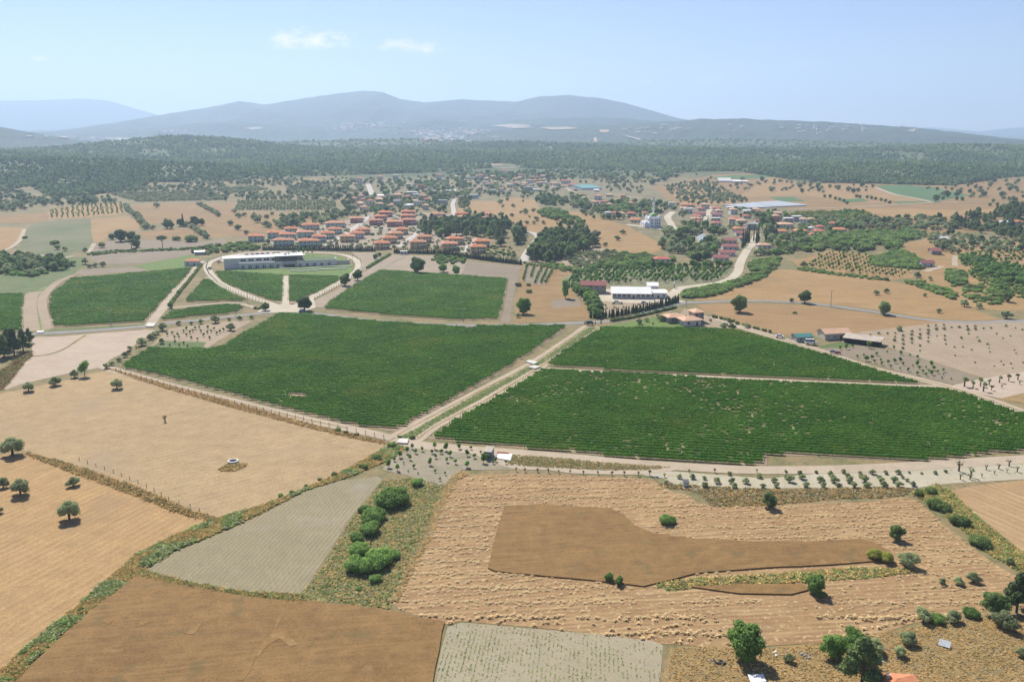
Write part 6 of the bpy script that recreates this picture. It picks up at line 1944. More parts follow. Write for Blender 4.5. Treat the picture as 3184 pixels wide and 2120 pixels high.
for tile, pts, wd in (('A7', [(560, 1195), (640, 1110), (800, 1085), (1010, 1055), (1130, 1010), (1190, 950), (1205, 890), (1235, 820), (1280, 745), (1330, 690), (1370, 600)], 7), ('A7', [(880, 505), (900, 440), (920, 380), (945, 345)], 9),
                      ('A6', [(985, 855), (1030, 770), (1090, 690), (1130, 630)], 7), ('A5', [(1490, 130), (1510, 180), (1530, 235)], 10), ('A7', [(150, 510), (300, 530), (500, 555), (590, 570), (530, 440), (580, 390)], 9), ('A6', [(330, 460), (335, 390), (325, 320), (345, 270)], 6)):
    for q in smooth_line(W(tile, pts)[:, :2], 6):
        EXCL.append((q[0], q[1], wd))

# --- the woods
rngf = np.random.default_rng(5)
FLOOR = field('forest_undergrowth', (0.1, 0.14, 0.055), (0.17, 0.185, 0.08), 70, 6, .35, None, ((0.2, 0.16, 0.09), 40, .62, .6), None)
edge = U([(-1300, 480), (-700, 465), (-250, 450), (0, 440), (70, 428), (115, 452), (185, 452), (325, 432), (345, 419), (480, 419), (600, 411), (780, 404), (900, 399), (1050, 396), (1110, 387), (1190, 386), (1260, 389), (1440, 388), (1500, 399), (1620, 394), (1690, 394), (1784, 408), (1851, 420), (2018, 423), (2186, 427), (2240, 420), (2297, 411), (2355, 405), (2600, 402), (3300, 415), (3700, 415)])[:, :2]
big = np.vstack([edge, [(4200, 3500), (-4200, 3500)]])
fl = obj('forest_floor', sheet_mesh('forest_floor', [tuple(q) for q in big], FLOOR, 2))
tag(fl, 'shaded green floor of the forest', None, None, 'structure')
D = 1250 * (3500 / 1250) ** rngf.random(480000)
xx = rngf.uniform(-1.08, 1.08, 480000) * D
pts = np.column_stack([xx, D])
pts = pts[inside(big, pts)]
cl = W('A2', [(1185, 632), (1250, 612), (1400, 610), (1450, 640), (1330, 650), (1240, 640)])[:, :2]
pts = pts[~inside(cl, pts)]
gap = fbm(pts[:, 0] / 130, pts[:, 1] / 130, 71, 4)
thin = smooth((gap - 0.41) / 0.1)
pts = pts[rngf.random(len(pts)) < 0.14 + 0.86 * thin][:220000]
wid = 6.8 * (pts[:, 1] / 1600) ** 0.45 * (0.75 + .4 * fbm(pts[:, 0] / 60, pts[:, 1] / 60, 73, 2))
half = fbm(pts[:, 0] / 260, pts[:, 1] / 200, 75, 3) + rngf.normal(0, .06, len(pts)) + .22 * np.exp(-((pts[:, 0] + 800) / 600) ** 2 - ((pts[:, 1] - 1600) / 350) ** 2) + .2 * np.exp(-((pts[:, 0] - 800) / 500) ** 2 - ((pts[:, 1] - 1650) / 250) ** 2) > 0.56
scatter('forest', 'wood', ['wild_pine', 'wild_broad', 'wild_maquis'], pts[half], wid[half], 'dark pine and oak forest covering the low hills', 2, .35, .8, .4)
scatter('forest', 'scrubwood', ['light_maquis', 'light_broad', 'light_pine', 'light_maquis'], pts[~half], wid[~half] * .95, 'lighter green maquis and young forest on the low hills', 2, .4, .85, .3)
D = 3400 + 2100 * rngf.random(22000) ** .8
pts = np.column_stack([rngf.uniform(-.8, .8, 22000) * D, D])
scatter('forest', 'scrubwood', ['light_maquis', 'light_broad', 'light_pine', 'light_maquis'], pts, 14.0, 'distant forest on the plain below the ridge', 2, .4, .55, 1.5)


def patch(name, key, kinds, tile, poly, n, w, label, mind=0, lod=2, zs=1.0, vary=.3, pad=0.0):
    pg = W(tile, poly)[:, :2]
    q = clear(fill(pg, n, rngf, mind), pad + (2.5 if name == 'village_trees' else 0))
    if len(q):
        scatter(name, key, kinds, q, w, label, lod, vary, zs, 0.1)


# --- uncountable bushes and far groves
patch('scrub', 'maq', ['maquis', 'maquis', 'bush'], 'A8', [(-60, 720), (40, 640), (300, 580), (700, 570), (1050, 560), (1190, 600), (1190, 630), (1000, 660), (940, 740), (700, 740), (540, 770), (270, 750), (60, 760)], 520, 6.5, 'dense evergreen scrub on the low hill', 2.2, 1)
patch('scrub', 'maq', ['maquis', 'maquis', 'bush'], 'A8', [(670, 870), (700, 820), (820, 800), (900, 740), (1080, 800), (1160, 880), (1150, 930), (900, 910), (740, 900)], 230, 5.5, 'evergreen scrub spilling down from the low hill', 2.0, 1)
patch('scrub', 'maq', ['maquis', 'maquis', 'bush'], 'A7', [(640, 1190), (700, 1130), (900, 1085), (1050, 1075), (1300, 985), (1480, 945), (1460, 990), (1300, 1060), (1050, 1150), (900, 1190), (750, 1200)], 230, 4.6, 'scrub band between the white road and the wheat field', 1.6, 1)
patch('scrub', 'maq', ['maquis', 'maquis', 'bush'], 'A7', [(1250, 880), (1400, 845), (1600, 815), (1540, 900), (1530, 950), (1280, 945)], 110, 5.0, 'scrub clump right of the white road', 1.8, 1)
patch('scrub', 'maq', ['maquis', 'maquis', 'bush'], 'A7', [(1500, 770), (1620, 740), (1650, 770), (1560, 790)], 30, 5.0, 'small scrub patch on the dry slope', 1.8, 1)
patch('scrub', 'maq', ['maquis', 'maquis', 'bush'], 'A8', [(1390, 950), (1450, 930), (1550, 960), (1560, 1080), (1440, 1090), (1380, 1010)], 60, 5.5, 'tall scrub clump on the right slope', 1.8, 1)
patch('scrub', 'maq', ['maquis', 'maquis', 'bush'], 'A8', [(1000, 1035), (1100, 1040), (1300, 1090), (1430, 1150), (1500, 1200), (1480, 1220), (1350, 1180), (1100, 1090), (1010, 1060)], 70, 4.5, 'line of scrub between the tan fields', 1.5, 1)
patch('scrub', 'maq', ['maquis', 'maquis', 'bush'], 'A8', [(1560, 1080), (1900, 1070), (2000, 1150), (1980, 1220), (1850, 1260), (1650, 1250), (1540, 1170)], 90, 4.0, 'low scrub on the right slope', 1.8, 1)
patch('scrub', 'maq', ['maquis', 'maquis', 'bush'], 'A8', [(0, 920), (100, 915), (340, 965), (600, 995), (900, 1030), (860, 1045), (340, 985), (0, 940)], 70, 3.4, 'low hedge of scrub above the rolling wheat field', 1.4, 1)
patch('grove', 'pines', ['pine', 'pine', 'broad'], 'A8', [(1380, 540), (1500, 440), (1800, 400), (2111, 340), (2300, 330), (2300, 640), (2000, 660), (1800, 620), (1600, 560)], 260, 7.5, 'dark pine wood on the right hillock', 3.0, 1, .9)
patch('grove', 'olives', ['olive', 'olive', 'broad'], 'A8', [(620, 470), (1100, 440), (1500, 460), (1480, 560), (1200, 560), (900, 560), (560, 540)], 170, 5.5, 'olive and almond grove right of the yellow shrubs', 3.0, 1)
patch('grove', 'olives', ['olive', 'olive', 'broad'], 'A8', [(1200, 590), (1450, 600), (1700, 640), (2200, 660), (2200, 760), (1700, 760), (1400, 800), (1240, 720)], 130, 5.0, 'scattered olives on the dry right slope', 4.0, 1)
patch('shrubs', 'yel', ['yellow', 'yellow', 'bush'], 'A7', [(1600, 430), (1750, 395), (2111, 388), (2380, 395), (2450, 440), (2300, 460), (2000, 445), (1750, 455)], 330, 4.5, 'yellow green flowering grove beside the village', 1.8, 1)
patch('shrubs', 'yel', ['yellow', 'yellow', 'bush'], 'A8', [(180, 480), (300, 455), (480, 450), (560, 470), (400, 490), (260, 490)], 90, 4.0, 'smaller yellow green grove in front of the larger one', 1.8, 1)
patch('shrubs', 'bushy', ['bush', 'green', 'maquis'], 'A8', [(300, 390), (560, 388), (690, 430), (560, 450), (380, 445)], 130, 4.5, 'bright green grove right of the yellow one', 1.8, 1)
patch('village_trees', 'mix', ['broad', 'green', 'olive', 'olive'], 'A7', [(-120, 330), (150, 300), (450, 300), (650, 330), (760, 380), (640, 470), (250, 460), (0, 460), (-300, 440)], 230, 6.0, 'broad trees around the mosque', 3.5, 1, 1.0, .35)
patch('village_trees', 'mix', ['broad', 'green', 'olive', 'olive'], 'A7', [(600, 480), (800, 520), (1080, 540), (1060, 610), (640, 610), (480, 600)], 60, 7.0, 'trees below the village street', 3.5, 1, 1.0, .35)
patch('village_trees', 'mix', ['broad', 'green', 'olive', 'olive'], 'A7', [(490, 610), (800, 590), (800, 680), (640, 780), (480, 770)], 40, 9, 'tall poplars and walnuts below the mosque', 5, 1, 1.2, .3)
patch('village_trees', 'mix', ['broad', 'green', 'olive', 'olive'], 'A7', [(830, 720), (1050, 650), (1060, 720), (1020, 780), (950, 850), (720, 850), (700, 820)], 70, 7.5, 'leafy trees left of the dark red terrace houses', 3.5, 1, 1.0, .3)
patch('village_trees', 'mix', ['broad', 'green', 'olive', 'olive'], 'A7', [(1160, 370), (1300, 390), (1600, 400), (1750, 470), (1400, 480), (1180, 440)], 90, 6.0, 'trees before the white film greenhouses', 3.5, 1, 1.1, .35)
patch('village_trees', 'mix', ['broad', 'green', 'olive', 'olive'], 'A7', [(1080, 500), (1700, 500), (2111, 560), (2111, 640), (1800, 700), (1400, 680), (1380, 560), (1120, 580)], 170, 5.6, 'trees between the orange roofs and the village road', 4.5, 1, 1.0, .35)
patch('village_trees', 'mix', ['broad', 'green', 'olive', 'olive'], 'A7', [(1400, 540), (1500, 540), (1500, 640), (1420, 640)], 9, 13, 'giant eucalyptus clump in the village', 6, 1, 1.3, .2)
patch('village_trees', 'mix', ['broad', 'green', 'olive', 'olive'], 'A7', [(1750, 450), (2111, 460), (2380, 500), (2380, 560), (2000, 545), (1780, 500)], 200, 5.0, 'trees behind the orange roofs', 3.0, 1, 1.0, .35)
patch('village_trees', 'mix', ['broad', 'green', 'olive', 'olive'], 'A7', [(1340, 690), (1700, 690), (1760, 640), (1900, 650), (1700, 780), (1520, 800), (1300, 800)], 110, 4.8, 'trees and scrub beside the village road', 3.0, 1, 1.0, .35)
patch('village_trees', 'mix', ['broad', 'green', 'olive', 'olive'], 'A5', [(1300, 230), (1500, 240), (1800, 260), (2111, 230), (2450, 240), (2450, 420), (2000, 390), (1500, 420), (1300, 440), (1250, 330)], 330, 6.5, 'trees between the villas and the upper houses', 3.5, 1, 1.0, .4)
patch('village_trees', 'mix', ['broad', 'green', 'olive', 'olive'], 'A5', [(1300, 100), (1500, 110), (1900, 120), (2450, 90), (2450, 230), (1900, 250), (1500, 230), (1250, 200)], 190, 7.5, 'scattered trees among the upper houses', 6, 1, .9, .4)
patch('village_trees', 'mix', ['broad', 'green', 'olive', 'olive'], 'A6', [(200, 0), (800, 20), (1300, 0), (2111, -20), (2111, 60), (1400, 90), (800, 110), (300, 60)], 260, 8.5, 'trees and bushes below the edge of the wood', 5, 1, .9, .4)
patch('village_trees', 'mix', ['broad', 'green', 'olive', 'olive'], 'A6', [(350, 110), (1100, 90), (1350, 170), (1300, 260), (900, 250), (600, 250), (380, 270)], 130, 7.5, 'olives and oaks around the grey houses', 6, 1, .9, .4)
patch('village_trees', 'mix', ['broad', 'green', 'olive', 'olive'], 'A6', [(1420, 240), (1600, 260), (1620, 350), (1900, 290), (2111, 310), (2111, 400), (1700, 400), (1450, 350)], 110, 8.0, 'green trees in the gully left of the mosque', 3.5, 1, 1.0, .35)
patch('village_trees', 'mix', ['broad', 'green', 'olive', 'olive'], 'A3', [(40, 600), (130, 545), (230, 540), (260, 580), (130, 630), (50, 650)], 60, 11, 'broad crowned trees at the head of the gully', 5, 1, .9, .3)
patch('grove', 'grey', ['broad', 'maquis', 'broad'], 'A6', [(1100, 265), (1200, 240), (1390, 270), (1410, 320), (1300, 345), (1120, 320)], 75, 7.0, 'dense grey green grove on top of the bare hill', 3, 1)
patch('grove', 'olives', ['olive', 'olive', 'broad'], 'A7', [(490, 150), (850, 95), (1000, 130), (1100, 200), (1300, 300), (850, 330), (650, 300), (550, 210)], 300, 5.5, 'olive bushes dotting the tan slope', 5, 1)
patch('grove', 'olives', ['olive', 'olive', 'broad'], 'A3', [(250, 560), (420, 600), (800, 620), (1400, 650), (1400, 700), (900, 700), (600, 680), (450, 640)], 60, 8, 'isolated trees on the far right fields', 14, 1)
patch('grove', 'olives', ['olive', 'olive', 'broad'], 'A3', [(1700, 640), (2355, 620), (2355, 760), (1900, 740)], 45, 8, 'isolated trees at the far right', 16, 1)
patch('grove', 'olives', ['olive', 'olive', 'broad'], 'A6', [(1500, 20), (1900, 60), (2111, 80), (2111, 220), (1800, 200), (1720, 130)], 60, 7, 'isolated trees behind the teal greenhouse', 12, 1)
patch('grove', 'maq', ['maquis', 'maquis', 'bush'], 'A6', [(1130, 400), (1200, 365), (1300, 370), (1400, 440), (1540, 470), (1540, 530), (1400, 515), (1250, 470), (1140, 425)], 130, 6.0, 'scrub band running down the bare hill', 2.4, 1, 1.3)
patch('garden_shrubs', 'gard', ['bush', 'olive', 'maquis'], 'A5', [(380, 690), (560, 620), (800, 570), (1080, 540), (1300, 480), (1500, 420), (2000, 400), (2050, 480), (2080, 600), (2111, 730), (1500, 735), (700, 740)], 330, 3.4, 'garden trees and shrubs between the villas', 3.5, 1, 1.1, .45)
patch('garden_shrubs', 'gard', ['bush', 'olive', 'maquis'], 'A6', [(60, 640), (420, 640), (640, 700), (900, 730), (900, 820), (700, 800), (420, 790), (60, 740)], 110, 3.0, 'shrubs around the ochre villas by the grove', 3.5, 1, 1.1, .45)
patch('garden_shrubs', 'gard', ['bush', 'olive', 'maquis'], 'A6', [(900, 880), (980, 870), (1240, 890), (1300, 930), (1540, 960), (1460, 1040), (1440, 1110), (1420, 1040), (1500, 975), (1250, 925), (980, 880)], 40, 2.6, 'bushes on the borders of the brown field', 2.5, 1, 1.0, .4)
patch('village_trees', 'mix', ['broad', 'green', 'olive', 'olive'], 'A5', [(1000, 60), (1400, 80), (2111, 60), (2800, 30), (3600, 20), (4200, 60), (4200, 130), (3400, 120), (2600, 120), (1900, 130), (1400, 130), (1100, 140)], 240, 6.5, 'bushes and trees scattered below the forest edge', 6, 1, .9, .45)
# olive groves in rows on the left
rows = []
for tile, q, nu, nv in (('A5', [(270, 290), (1180, 285), (1200, 378), (240, 378)], 30, 10), ('A5', [(720, 165), (1120, 150), (1490, 205), (760, 215)], 28, 9), ('A5', [(60, 170), (420, 155), (560, 180), (150, 225)], 24, 8),
                        ('A4', [(1000, 215), (2000, 195), (2111, 280), (1300, 300)], 40, 12)):
    rows.append(lattice(tile, q, nu, nv, .1, .05))
scatter('olive_grove', 'olives3', ['olive'], np.vstack(rows), 4.6, 'grey green olive groves planted in rows on the left', 1, .2, .9)
patch('grove', 'mixl', ['olive', 'broad', 'olive'], 'A4', [(-120, 160), (60, 150), (330, 250), (700, 260), (900, 250), (1100, 260), (1100, 310), (700, 330), (420, 340), (200, 380), (-120, 400)], 210, 7.0, 'olive trees below the left wood', 4, 1)
patch('grove', 'mixl', ['olive', 'broad', 'olive'], 'A4', [(900, 120), (1320, 150), (1500, 130), (2111, 120), (2111, 200), (1400, 200), (1000, 220)], 150, 6.5, 'bushes along the wood edge on the left', 4, 1)
patch('grove', 'mixl', ['olive', 'broad', 'olive'], 'A5', [(0, 60), (500, 60), (1100, 110), (1350, 130), (1250, 260), (700, 160), (500, 150), (0, 130)], 190, 7, 'trees along the wood edge behind the groves', 4, 1)
patch('grove', 'mixl', ['olive', 'broad', 'olive'], 'A5', [(0, 230), (500, 210), (1200, 225), (1220, 280), (250, 285), (0, 290)], 140, 6.5, 'tree belt between two olive groves', 4, 1)
patch('grove', 'mixl', ['olive', 'broad', 'olive'], 'A5', [(630, 480), (900, 410), (1250, 390), (1300, 430), (1080, 500), (850, 540), (660, 560)], 75, 7.5, 'olives above the green villas', 4, 1)
patch('grove', 'bushleft', ['broad', 'olive', 'bush'], 'A4', [(-120, 810), (200, 800), (560, 850), (700, 880), (640, 930), (300, 1000), (-120, 960)], 200, 6.0, 'bushy orchard and thicket on the left', 3, 1)
patch('hill_orchard', 'young', ['fruit'], 'A8', [(0, 860), (270, 770), (600, 790), (800, 830), (700, 880), (1030, 940), (1050, 1000), (850, 1020), (400, 975), (30, 910)], 10, 2.5, 'few saplings on the tan hillside', 6, 1)
q = []
for j in range(15):
    a = np.array([100 + 62 * j, 890 + j * 7.0])
    q += [a + np.array([k * 27.0, -k * 14.5]) for k in range(-1, 9)]
qq = np.array(q)
pg = np.array([(30, 870), (270, 765), (600, 785), (760, 800), (700, 860), (760, 910), (1030, 945), (1010, 1005), (850, 1022), (400, 980), (60, 915)], float)
qq = qq[inside(pg, qq)]
scatter('young_orchard', 'young', ['fruit'], W('A8', qq)[:, :2], 2.6, 'young trees in rows on the tan hillside', 1, .3, .9)
pg = [(1480, 800), (1600, 790), (1950, 880), (2300, 940), (2300, 1100), (2100, 1090), (1800, 1000), (1560, 900)]
patch('orchard', 'bushy2', ['bush', 'green'], 'A8', pg, 330, 3.6, 'green bushy orchard on the right slope', 1.8, 1)
patch('orchard', 'bushy2', ['bush', 'green'], 'A8', [(1560, 800), (1700, 740), (2300, 780), (2300, 930), (1950, 860)], 110, 2.6, 'sparse vine rows above the green orchard', 3.0, 1)
patch('orchard', 'bushy2', ['bush', 'green'], 'A8', [(1560, 920), (2100, 1100), (2300, 1110), (2300, 1250), (2000, 1180), (1640, 1010)], 140, 2.8, 'thinning orchard rows at the right edge', 2.6, 1)
patch('hedge_bushes', 'maq', ['maquis', 'maquis', 'bush'], 'A6', [(1200, 880), (1300, 880), (1540, 940), (1540, 965), (1300, 930), (1200, 900)], 50, 4, 'green bushes along the lower orchard edge', 1.6, 1)
patch('hedge_bushes', 'maq', ['maquis', 'maquis', 'bush'], 'A6', [(1940, 790), (2111, 790), (2240, 830), (2400, 830), (2400, 900), (2111, 930), (1720, 920), (1580, 970), (1570, 930), (1700, 890)], 190, 5.5, 'dense green thicket above the orchard', 2.2, 1, 1.2)
patch('hedge_bushes', 'maq', ['maquis', 'maquis', 'bush'], 'A4', [(820, 780), (1100, 755), (1700, 735), (2050, 705), (2050, 718), (1700, 750), (1100, 775), (840, 800)], 130, 3.2, 'low hedge along the grey ploughed field', 1.4, 1)
patch('hedge_bushes', 'maq', ['maquis', 'maquis', 'bush'], 'A5', [(-160, 760), (0, 720), (330, 680), (480, 720), (500, 750), (150, 770), (0, 800), (-120, 820)], 90, 5.0, 'garden bushes behind the left end of the winery', 2.2, 1, 1.2)
patch('hedge_bushes', 'maq', ['maquis', 'maquis', 'bush'], 'A6', [(150, 800), (460, 820), (470, 850), (420, 880), (200, 880), (130, 850)], 60, 3.2, 'bushy garden plot behind the cypress hedge', 1.8, 1, 1.3)

# --- countable trees near and in the middle distance
trees('pine', 'B1', [(40, 315, 150), (125, 290, 150), (205, 258, 135), (255, 190, 90), (-40, 330, 150), (80, 250, 130)],
      ['front pine of the dark clump at the left edge', 'tallest pine of the dark clump at the left edge', 'right pine of the dark clump at the left edge', 'small pine right behind the dark clump', 'pine cut by the left edge of the picture', 'rear pine of the dark clump at the left edge'], 'dark pines at the left edge')
trees('olive', 'B1', [(930, 408, 62), (975, 382, 50), (1040, 347, 42), (1090, 308, 52), (1122, 280, 42), (1130, 245, 42), (1188, 232, 28), (1235, 208, 95), (1308, 158, 60), (1340, 138, 60), (1368, 115, 50), (1415, 78, 85), (1410, 192, 60)],
      '{n} olive tree from the near end of the row beside the chalky field', 'olives along the chalky field')
trees('olive', 'B1', [(1555, 28, 50), (1665, 28, 36), (1750, 18, 50)], '{n} olive from the left above the young orchard', 'olives above the young orchard')
trees('olive', 'A5', [(60, 1430, 90), (205, 1500, 95), (190, 1410, 40), (290, 1405, 50), (400, 1392, 45)],
      ['large olive at the left of the lane below the strip vineyard', 'large olive touching the big vineyard corner', 'small olive right of the large lane olive', 'round olive below the strip vineyard', 'rightmost olive below the strip vineyard'], 'olives below the strip vineyard')
trees('olive', 'B1', [(250, 605, 100), (480, 558, 105), (650, 487, 75), (1020, 582, 105)], ['squat olive at the left of the chalk field edge', 'wide olive on the chalk field edge', 'small dark olive beside the pale green tree', 'dense olive alone in the stubble corner'], 'olives on the stubble edge')
trees('fruit', 'B1', [(740, 478, 110)], 'pale green spreading tree on the chalk field edge')
trees('stump', 'B1', [(1437, 875, 50)], 'small wind battered tree alone in the stubble field')
trees('olive', 'B1', [(110, 1160, 175), (30, 1445, 95), (180, 1505, 165), (638, 1432, 105)], ['large olive at the left edge of the stubble field', 'olive cut by the left picture edge', 'wide olive in the orange stubble', 'small round olive in the orange stubble'], 'olives in the stubble')
trees('olive', 'B5', [(605, 150, 178), (-12, 100, 70)], ['large leaning olive in the orange stubble', 'lowest olive at the left picture edge'], 'olives in the stubble')
sap = [(1455, 125), (1500, 110), (1545, 125), (1600, 95), (1625, 75), (1655, 105), (1700, 70), (1735, 60), (1680, 90), (1750, 95), (1810, 65), (1840, 95), (1865, 75), (1890, 115), (1945, 85), (1520, 150), (1560, 150), (1625, 125), (1665, 155), (1720, 165), (1775, 130), (1825, 155), (1805, 105), (1600, 200),
       (1635, 225), (1560, 215), (1480, 215), (1525, 190), (1915, 100)]
trees('fruit', 'B1', [(x, y, 26) for x, y in sap], 'sapling in the young orchard beside the big vineyard', 'saplings of the young orchard', False, None, 'orchard_sapling')
fr = [(1350, 1110, 45), (1305, 1150, 55), (1240, 1185, 50), (1195, 1215, 40), (1145, 1270, 60), (1220, 1300, 50), (1380, 1150, 40), (1435, 1130, 40), (1330, 1205, 45), (1365, 1275, 35), (1275, 1240, 25), (1545, 1110, 60), (1600, 1150, 45), (1520, 1150, 35), (1550, 1190, 35), (1645, 1125, 60), (1680, 1175, 45), (1650, 1225, 45),
      (1505, 1250, 55), (1755, 1110, 50), (1725, 1240, 40), (1825, 1170, 50), (1890, 1190, 45), (1860, 1115, 35), (1825, 1270, 65), (1970, 1230, 70), (2005, 1210, 50), (1945, 1150, 30), (2055, 1240, 30), (2075, 1220, 40), (1315, 1310, 20), (1550, 1315, 25), (1635, 1335, 30), (1590, 1385, 30), (1400, 1330, 20), (2165, 1240, 35)]
trees('fruit', 'B2', fr, 'small green fruit tree in the orchard below the white track', 'fruit trees of the lower orchard')
trees('bush', 'B6', [(1060, 175, 300), (915, 295, 215), (885, 398, 185), (845, 232, 125), (785, 452, 130), (800, 555, 175), (800, 695, 240), (940, 660, 270), (1055, 590, 150), (925, 775, 112), (797, 842, 48), (1255, 22, 110)],
      ['largest bright green bush at the top of the bush row', 'second bush down the bush row', 'third bush down the bush row', 'small dark bush on the left of the bush row', 'bush in the left middle of the row', 'loose bush left above the double mound', 'left half of the big double bush mound', 'middle of the big double bush mound',
       'right end of the big double bush mound', 'round bush alone below the double mound', 'tiny bush in the dry grass', 'round bush at the orchard corner'], 'bright green bushes on the weedy slope')
trees('maquis', 'B2', [(1030, 1192, 90), (930, 1275, 85), (1170, 1085, 95), (700, 950, 70), (770, 970, 50), (865, 990, 45), (1240, 1008, 45), (1350, 1018, 60)],
      ['grey green bush in the overgrown ditch', 'bright bush lower in the overgrown ditch', 'bush where the ditch meets the track', 'bush on the fence line below the big vineyard', 'second bush on the fence line', 'third bush on the fence line', 'spiky bush left at the canal mouth', 'spiky bush right at the canal mouth'], 'bushes along ditch and fence')
trees('green', 'B7', [(1550, 1415, 255)], 'big bright green tree alone at the lower field edge')
trees('bush', 'B7', [(1035, 495, 120)], 'round green bush in the upper harvested field')
trees('green', 'B7', [(640, 885, 60), (707, 910, 65)], ['left of two small trees at the wheat edge', 'right of two small trees at the wheat edge'], 'pair of small trees in the wheat')
trees('broad', 'B8', [(15, 390, 110)], 'dark round bush like tree below the olive rows')
trees('maquis', 'B8', [(1030, 305, 72), (1115, 290, 82), (1135, 385, 120), (1195, 405, 100), (1300, 497, 130), (1440, 640, 140), (1500, 662, 60)],
      ['dark left bush at the top of the right bank', 'dark right bush at the top of the right bank', 'third bush down the right bank', 'fourth bush down the right bank', 'fifth bush down the right bank', 'sixth bush down the right bank', 'lowest bush on the right bank'], 'bushes on the right weedy bank')
trees('broad', 'B8', [(872, 606, 105)], 'dark little tree above the wheat tip')
trees('yellow', 'B8', [(730, 735, 110), (810, 755, 105)], ['left half of the yellow green bush at the wheat tip', 'right half of the yellow green bush at the wheat tip'], 'yellow green bush at the wheat tip')
trees('olive', 'B8', [(955, 785, 125)], 'tall olive right of the wheat tip')
trees('olive', 'B8', [(1187, 905, 52), (1300, 908, 70), (1400, 892, 80)], '{n} from left of three slim olives in the stubble', 'three slim olives in the stubble')
trees('green', 'B8', [(325, 965, 148)], 'green tree at the end of the thin wheat strip')
trees('bush', 'B8', [(378, 985, 60), (1150, 1158, 110), (1380, 1120, 110)], ['small bush below the strip end tree', 'bright bush in the lower right hedge', 'right bush in the lower right hedge'], 'bushes in the lower right')
trees('olive', 'B8', [(1062, 1158, 108), (1260, 1158, 100), (1608, 1208, 130), (955, 1312, 110), (730, 1362, 125), (905, 1395, 82), (150, 1432, 70), (1645, 772, 50), (1740, 1400, 80)],
      ['olive at the left end of the lower right hedge', 'grey olive in the lower right hedge', 'olive below the lower right pine', 'olive alone above the sheet metal hut', 'olive right of the big dark tree', 'small olive over the blue heap', 'thin olive left of the big dark tree', 'small olive on the right weedy bank', 'olive at the right picture edge'], 'olives in the lower right corner')
trees('broad', 'B8', [(1535, 1122, 170)], 'dark dense tree left of the right edge pines')
trees('pine', 'B8', [(1690, 1098, 190), (1775, 1120, 210)], ['tall dark pine in the lower right', 'pine cut by the right picture edge'], 'dark pines in the lower right')
trees('green', 'B8', [(600, 1420, 210), (455, 1405, 180)], ['right crown of the big dark green tree', 'left crown of the big dark green tree'], 'big dark green tree in the lower right')
trees('pine', 'B8', [(640, 1610, 270)], 'yellowish pine at the bottom edge beside the tiled roof')
ol = [(50, 215, 50), (65, 250, 40), (130, 150, 25), (155, 215, 55), (240, 195, 50), (265, 250, 50), (335, 155, 25), (365, 215, 55), (380, 250, 45), (430, 170, 45), (460, 220, 60), (485, 250, 40), (520, 155, 35), (560, 215, 60), (590, 250, 45), (630, 155, 25), (660, 215, 60), (680, 250, 45), (715, 160, 45), (775, 210, 45), (795, 245, 50), (805, 160, 35), (865, 215, 50),
      (895, 245, 50), (890, 160, 40), (965, 155, 20), (920, 190, 25), (950, 210, 30), (990, 240, 40), (1048, 160, 20), (1140, 160, 30), (1210, 150, 25), (130, 190, 40), (225, 165, 35), (445, 195, 40), (545, 185, 40), (640, 185, 40), (760, 190, 30)]
trees('olive', 'B8', ol, 'olive tree in the rows on white soil below the right vineyard', 'olives in rows on white soil')
trees('olive', 'B7', [(1025, 225, 40), (1115, 190, 40), (1205, 192, 45), (1285, 197, 35), (1290, 252, 50), (1370, 222, 50), (1455, 168, 35), (1470, 222, 50), (1485, 255, 50), (1565, 225, 50), (1655, 187, 45), (1680, 252, 40)], 'olive tree in the rows on white soil below the right vineyard', 'olives in rows on white soil')
trees('pollard', 'B7', [(10, 142, 20), (70, 147, 22), (155, 147, 20), (230, 152, 22), (300, 157, 20), (375, 160, 20), (465, 165, 20), (565, 165, 20), (660, 172, 24), (742, 172, 22), (838, 174, 22), (915, 170, 26), (1015, 182, 22), (1180, 152, 18), (1355, 152, 22), (1640, 152, 18)], '{n} pruned little olive from the left along the narrow track', 'pruned olives along the narrow track')
trees('stump', 'B8', [(1300, 142, 50), (1380, 182, 45), (1485, 132, 30), (1570, 127, 30), (1640, 107, 35), (1310, 197, 30), (1375, 197, 30), (1455, 182, 20), (1540, 162, 20), (1625, 152, 20), (1695, 147, 30)], '{n} bare pruned olive of those right of the olive rows', 'bare pruned olives')
trees('pollard', 'B4', [(1720, 705, 55), (1795, 718, 42), (1860, 702, 46), (1885, 748, 50), (1935, 692, 36), (1955, 738, 30), (2025, 672, 42), (2105, 657, 38), (2185, 647, 38), (2045, 718, 18), (2200, 688, 18)], '{n} pollarded olive on the white ground at the right edge', 'pollarded olives at the right edge')
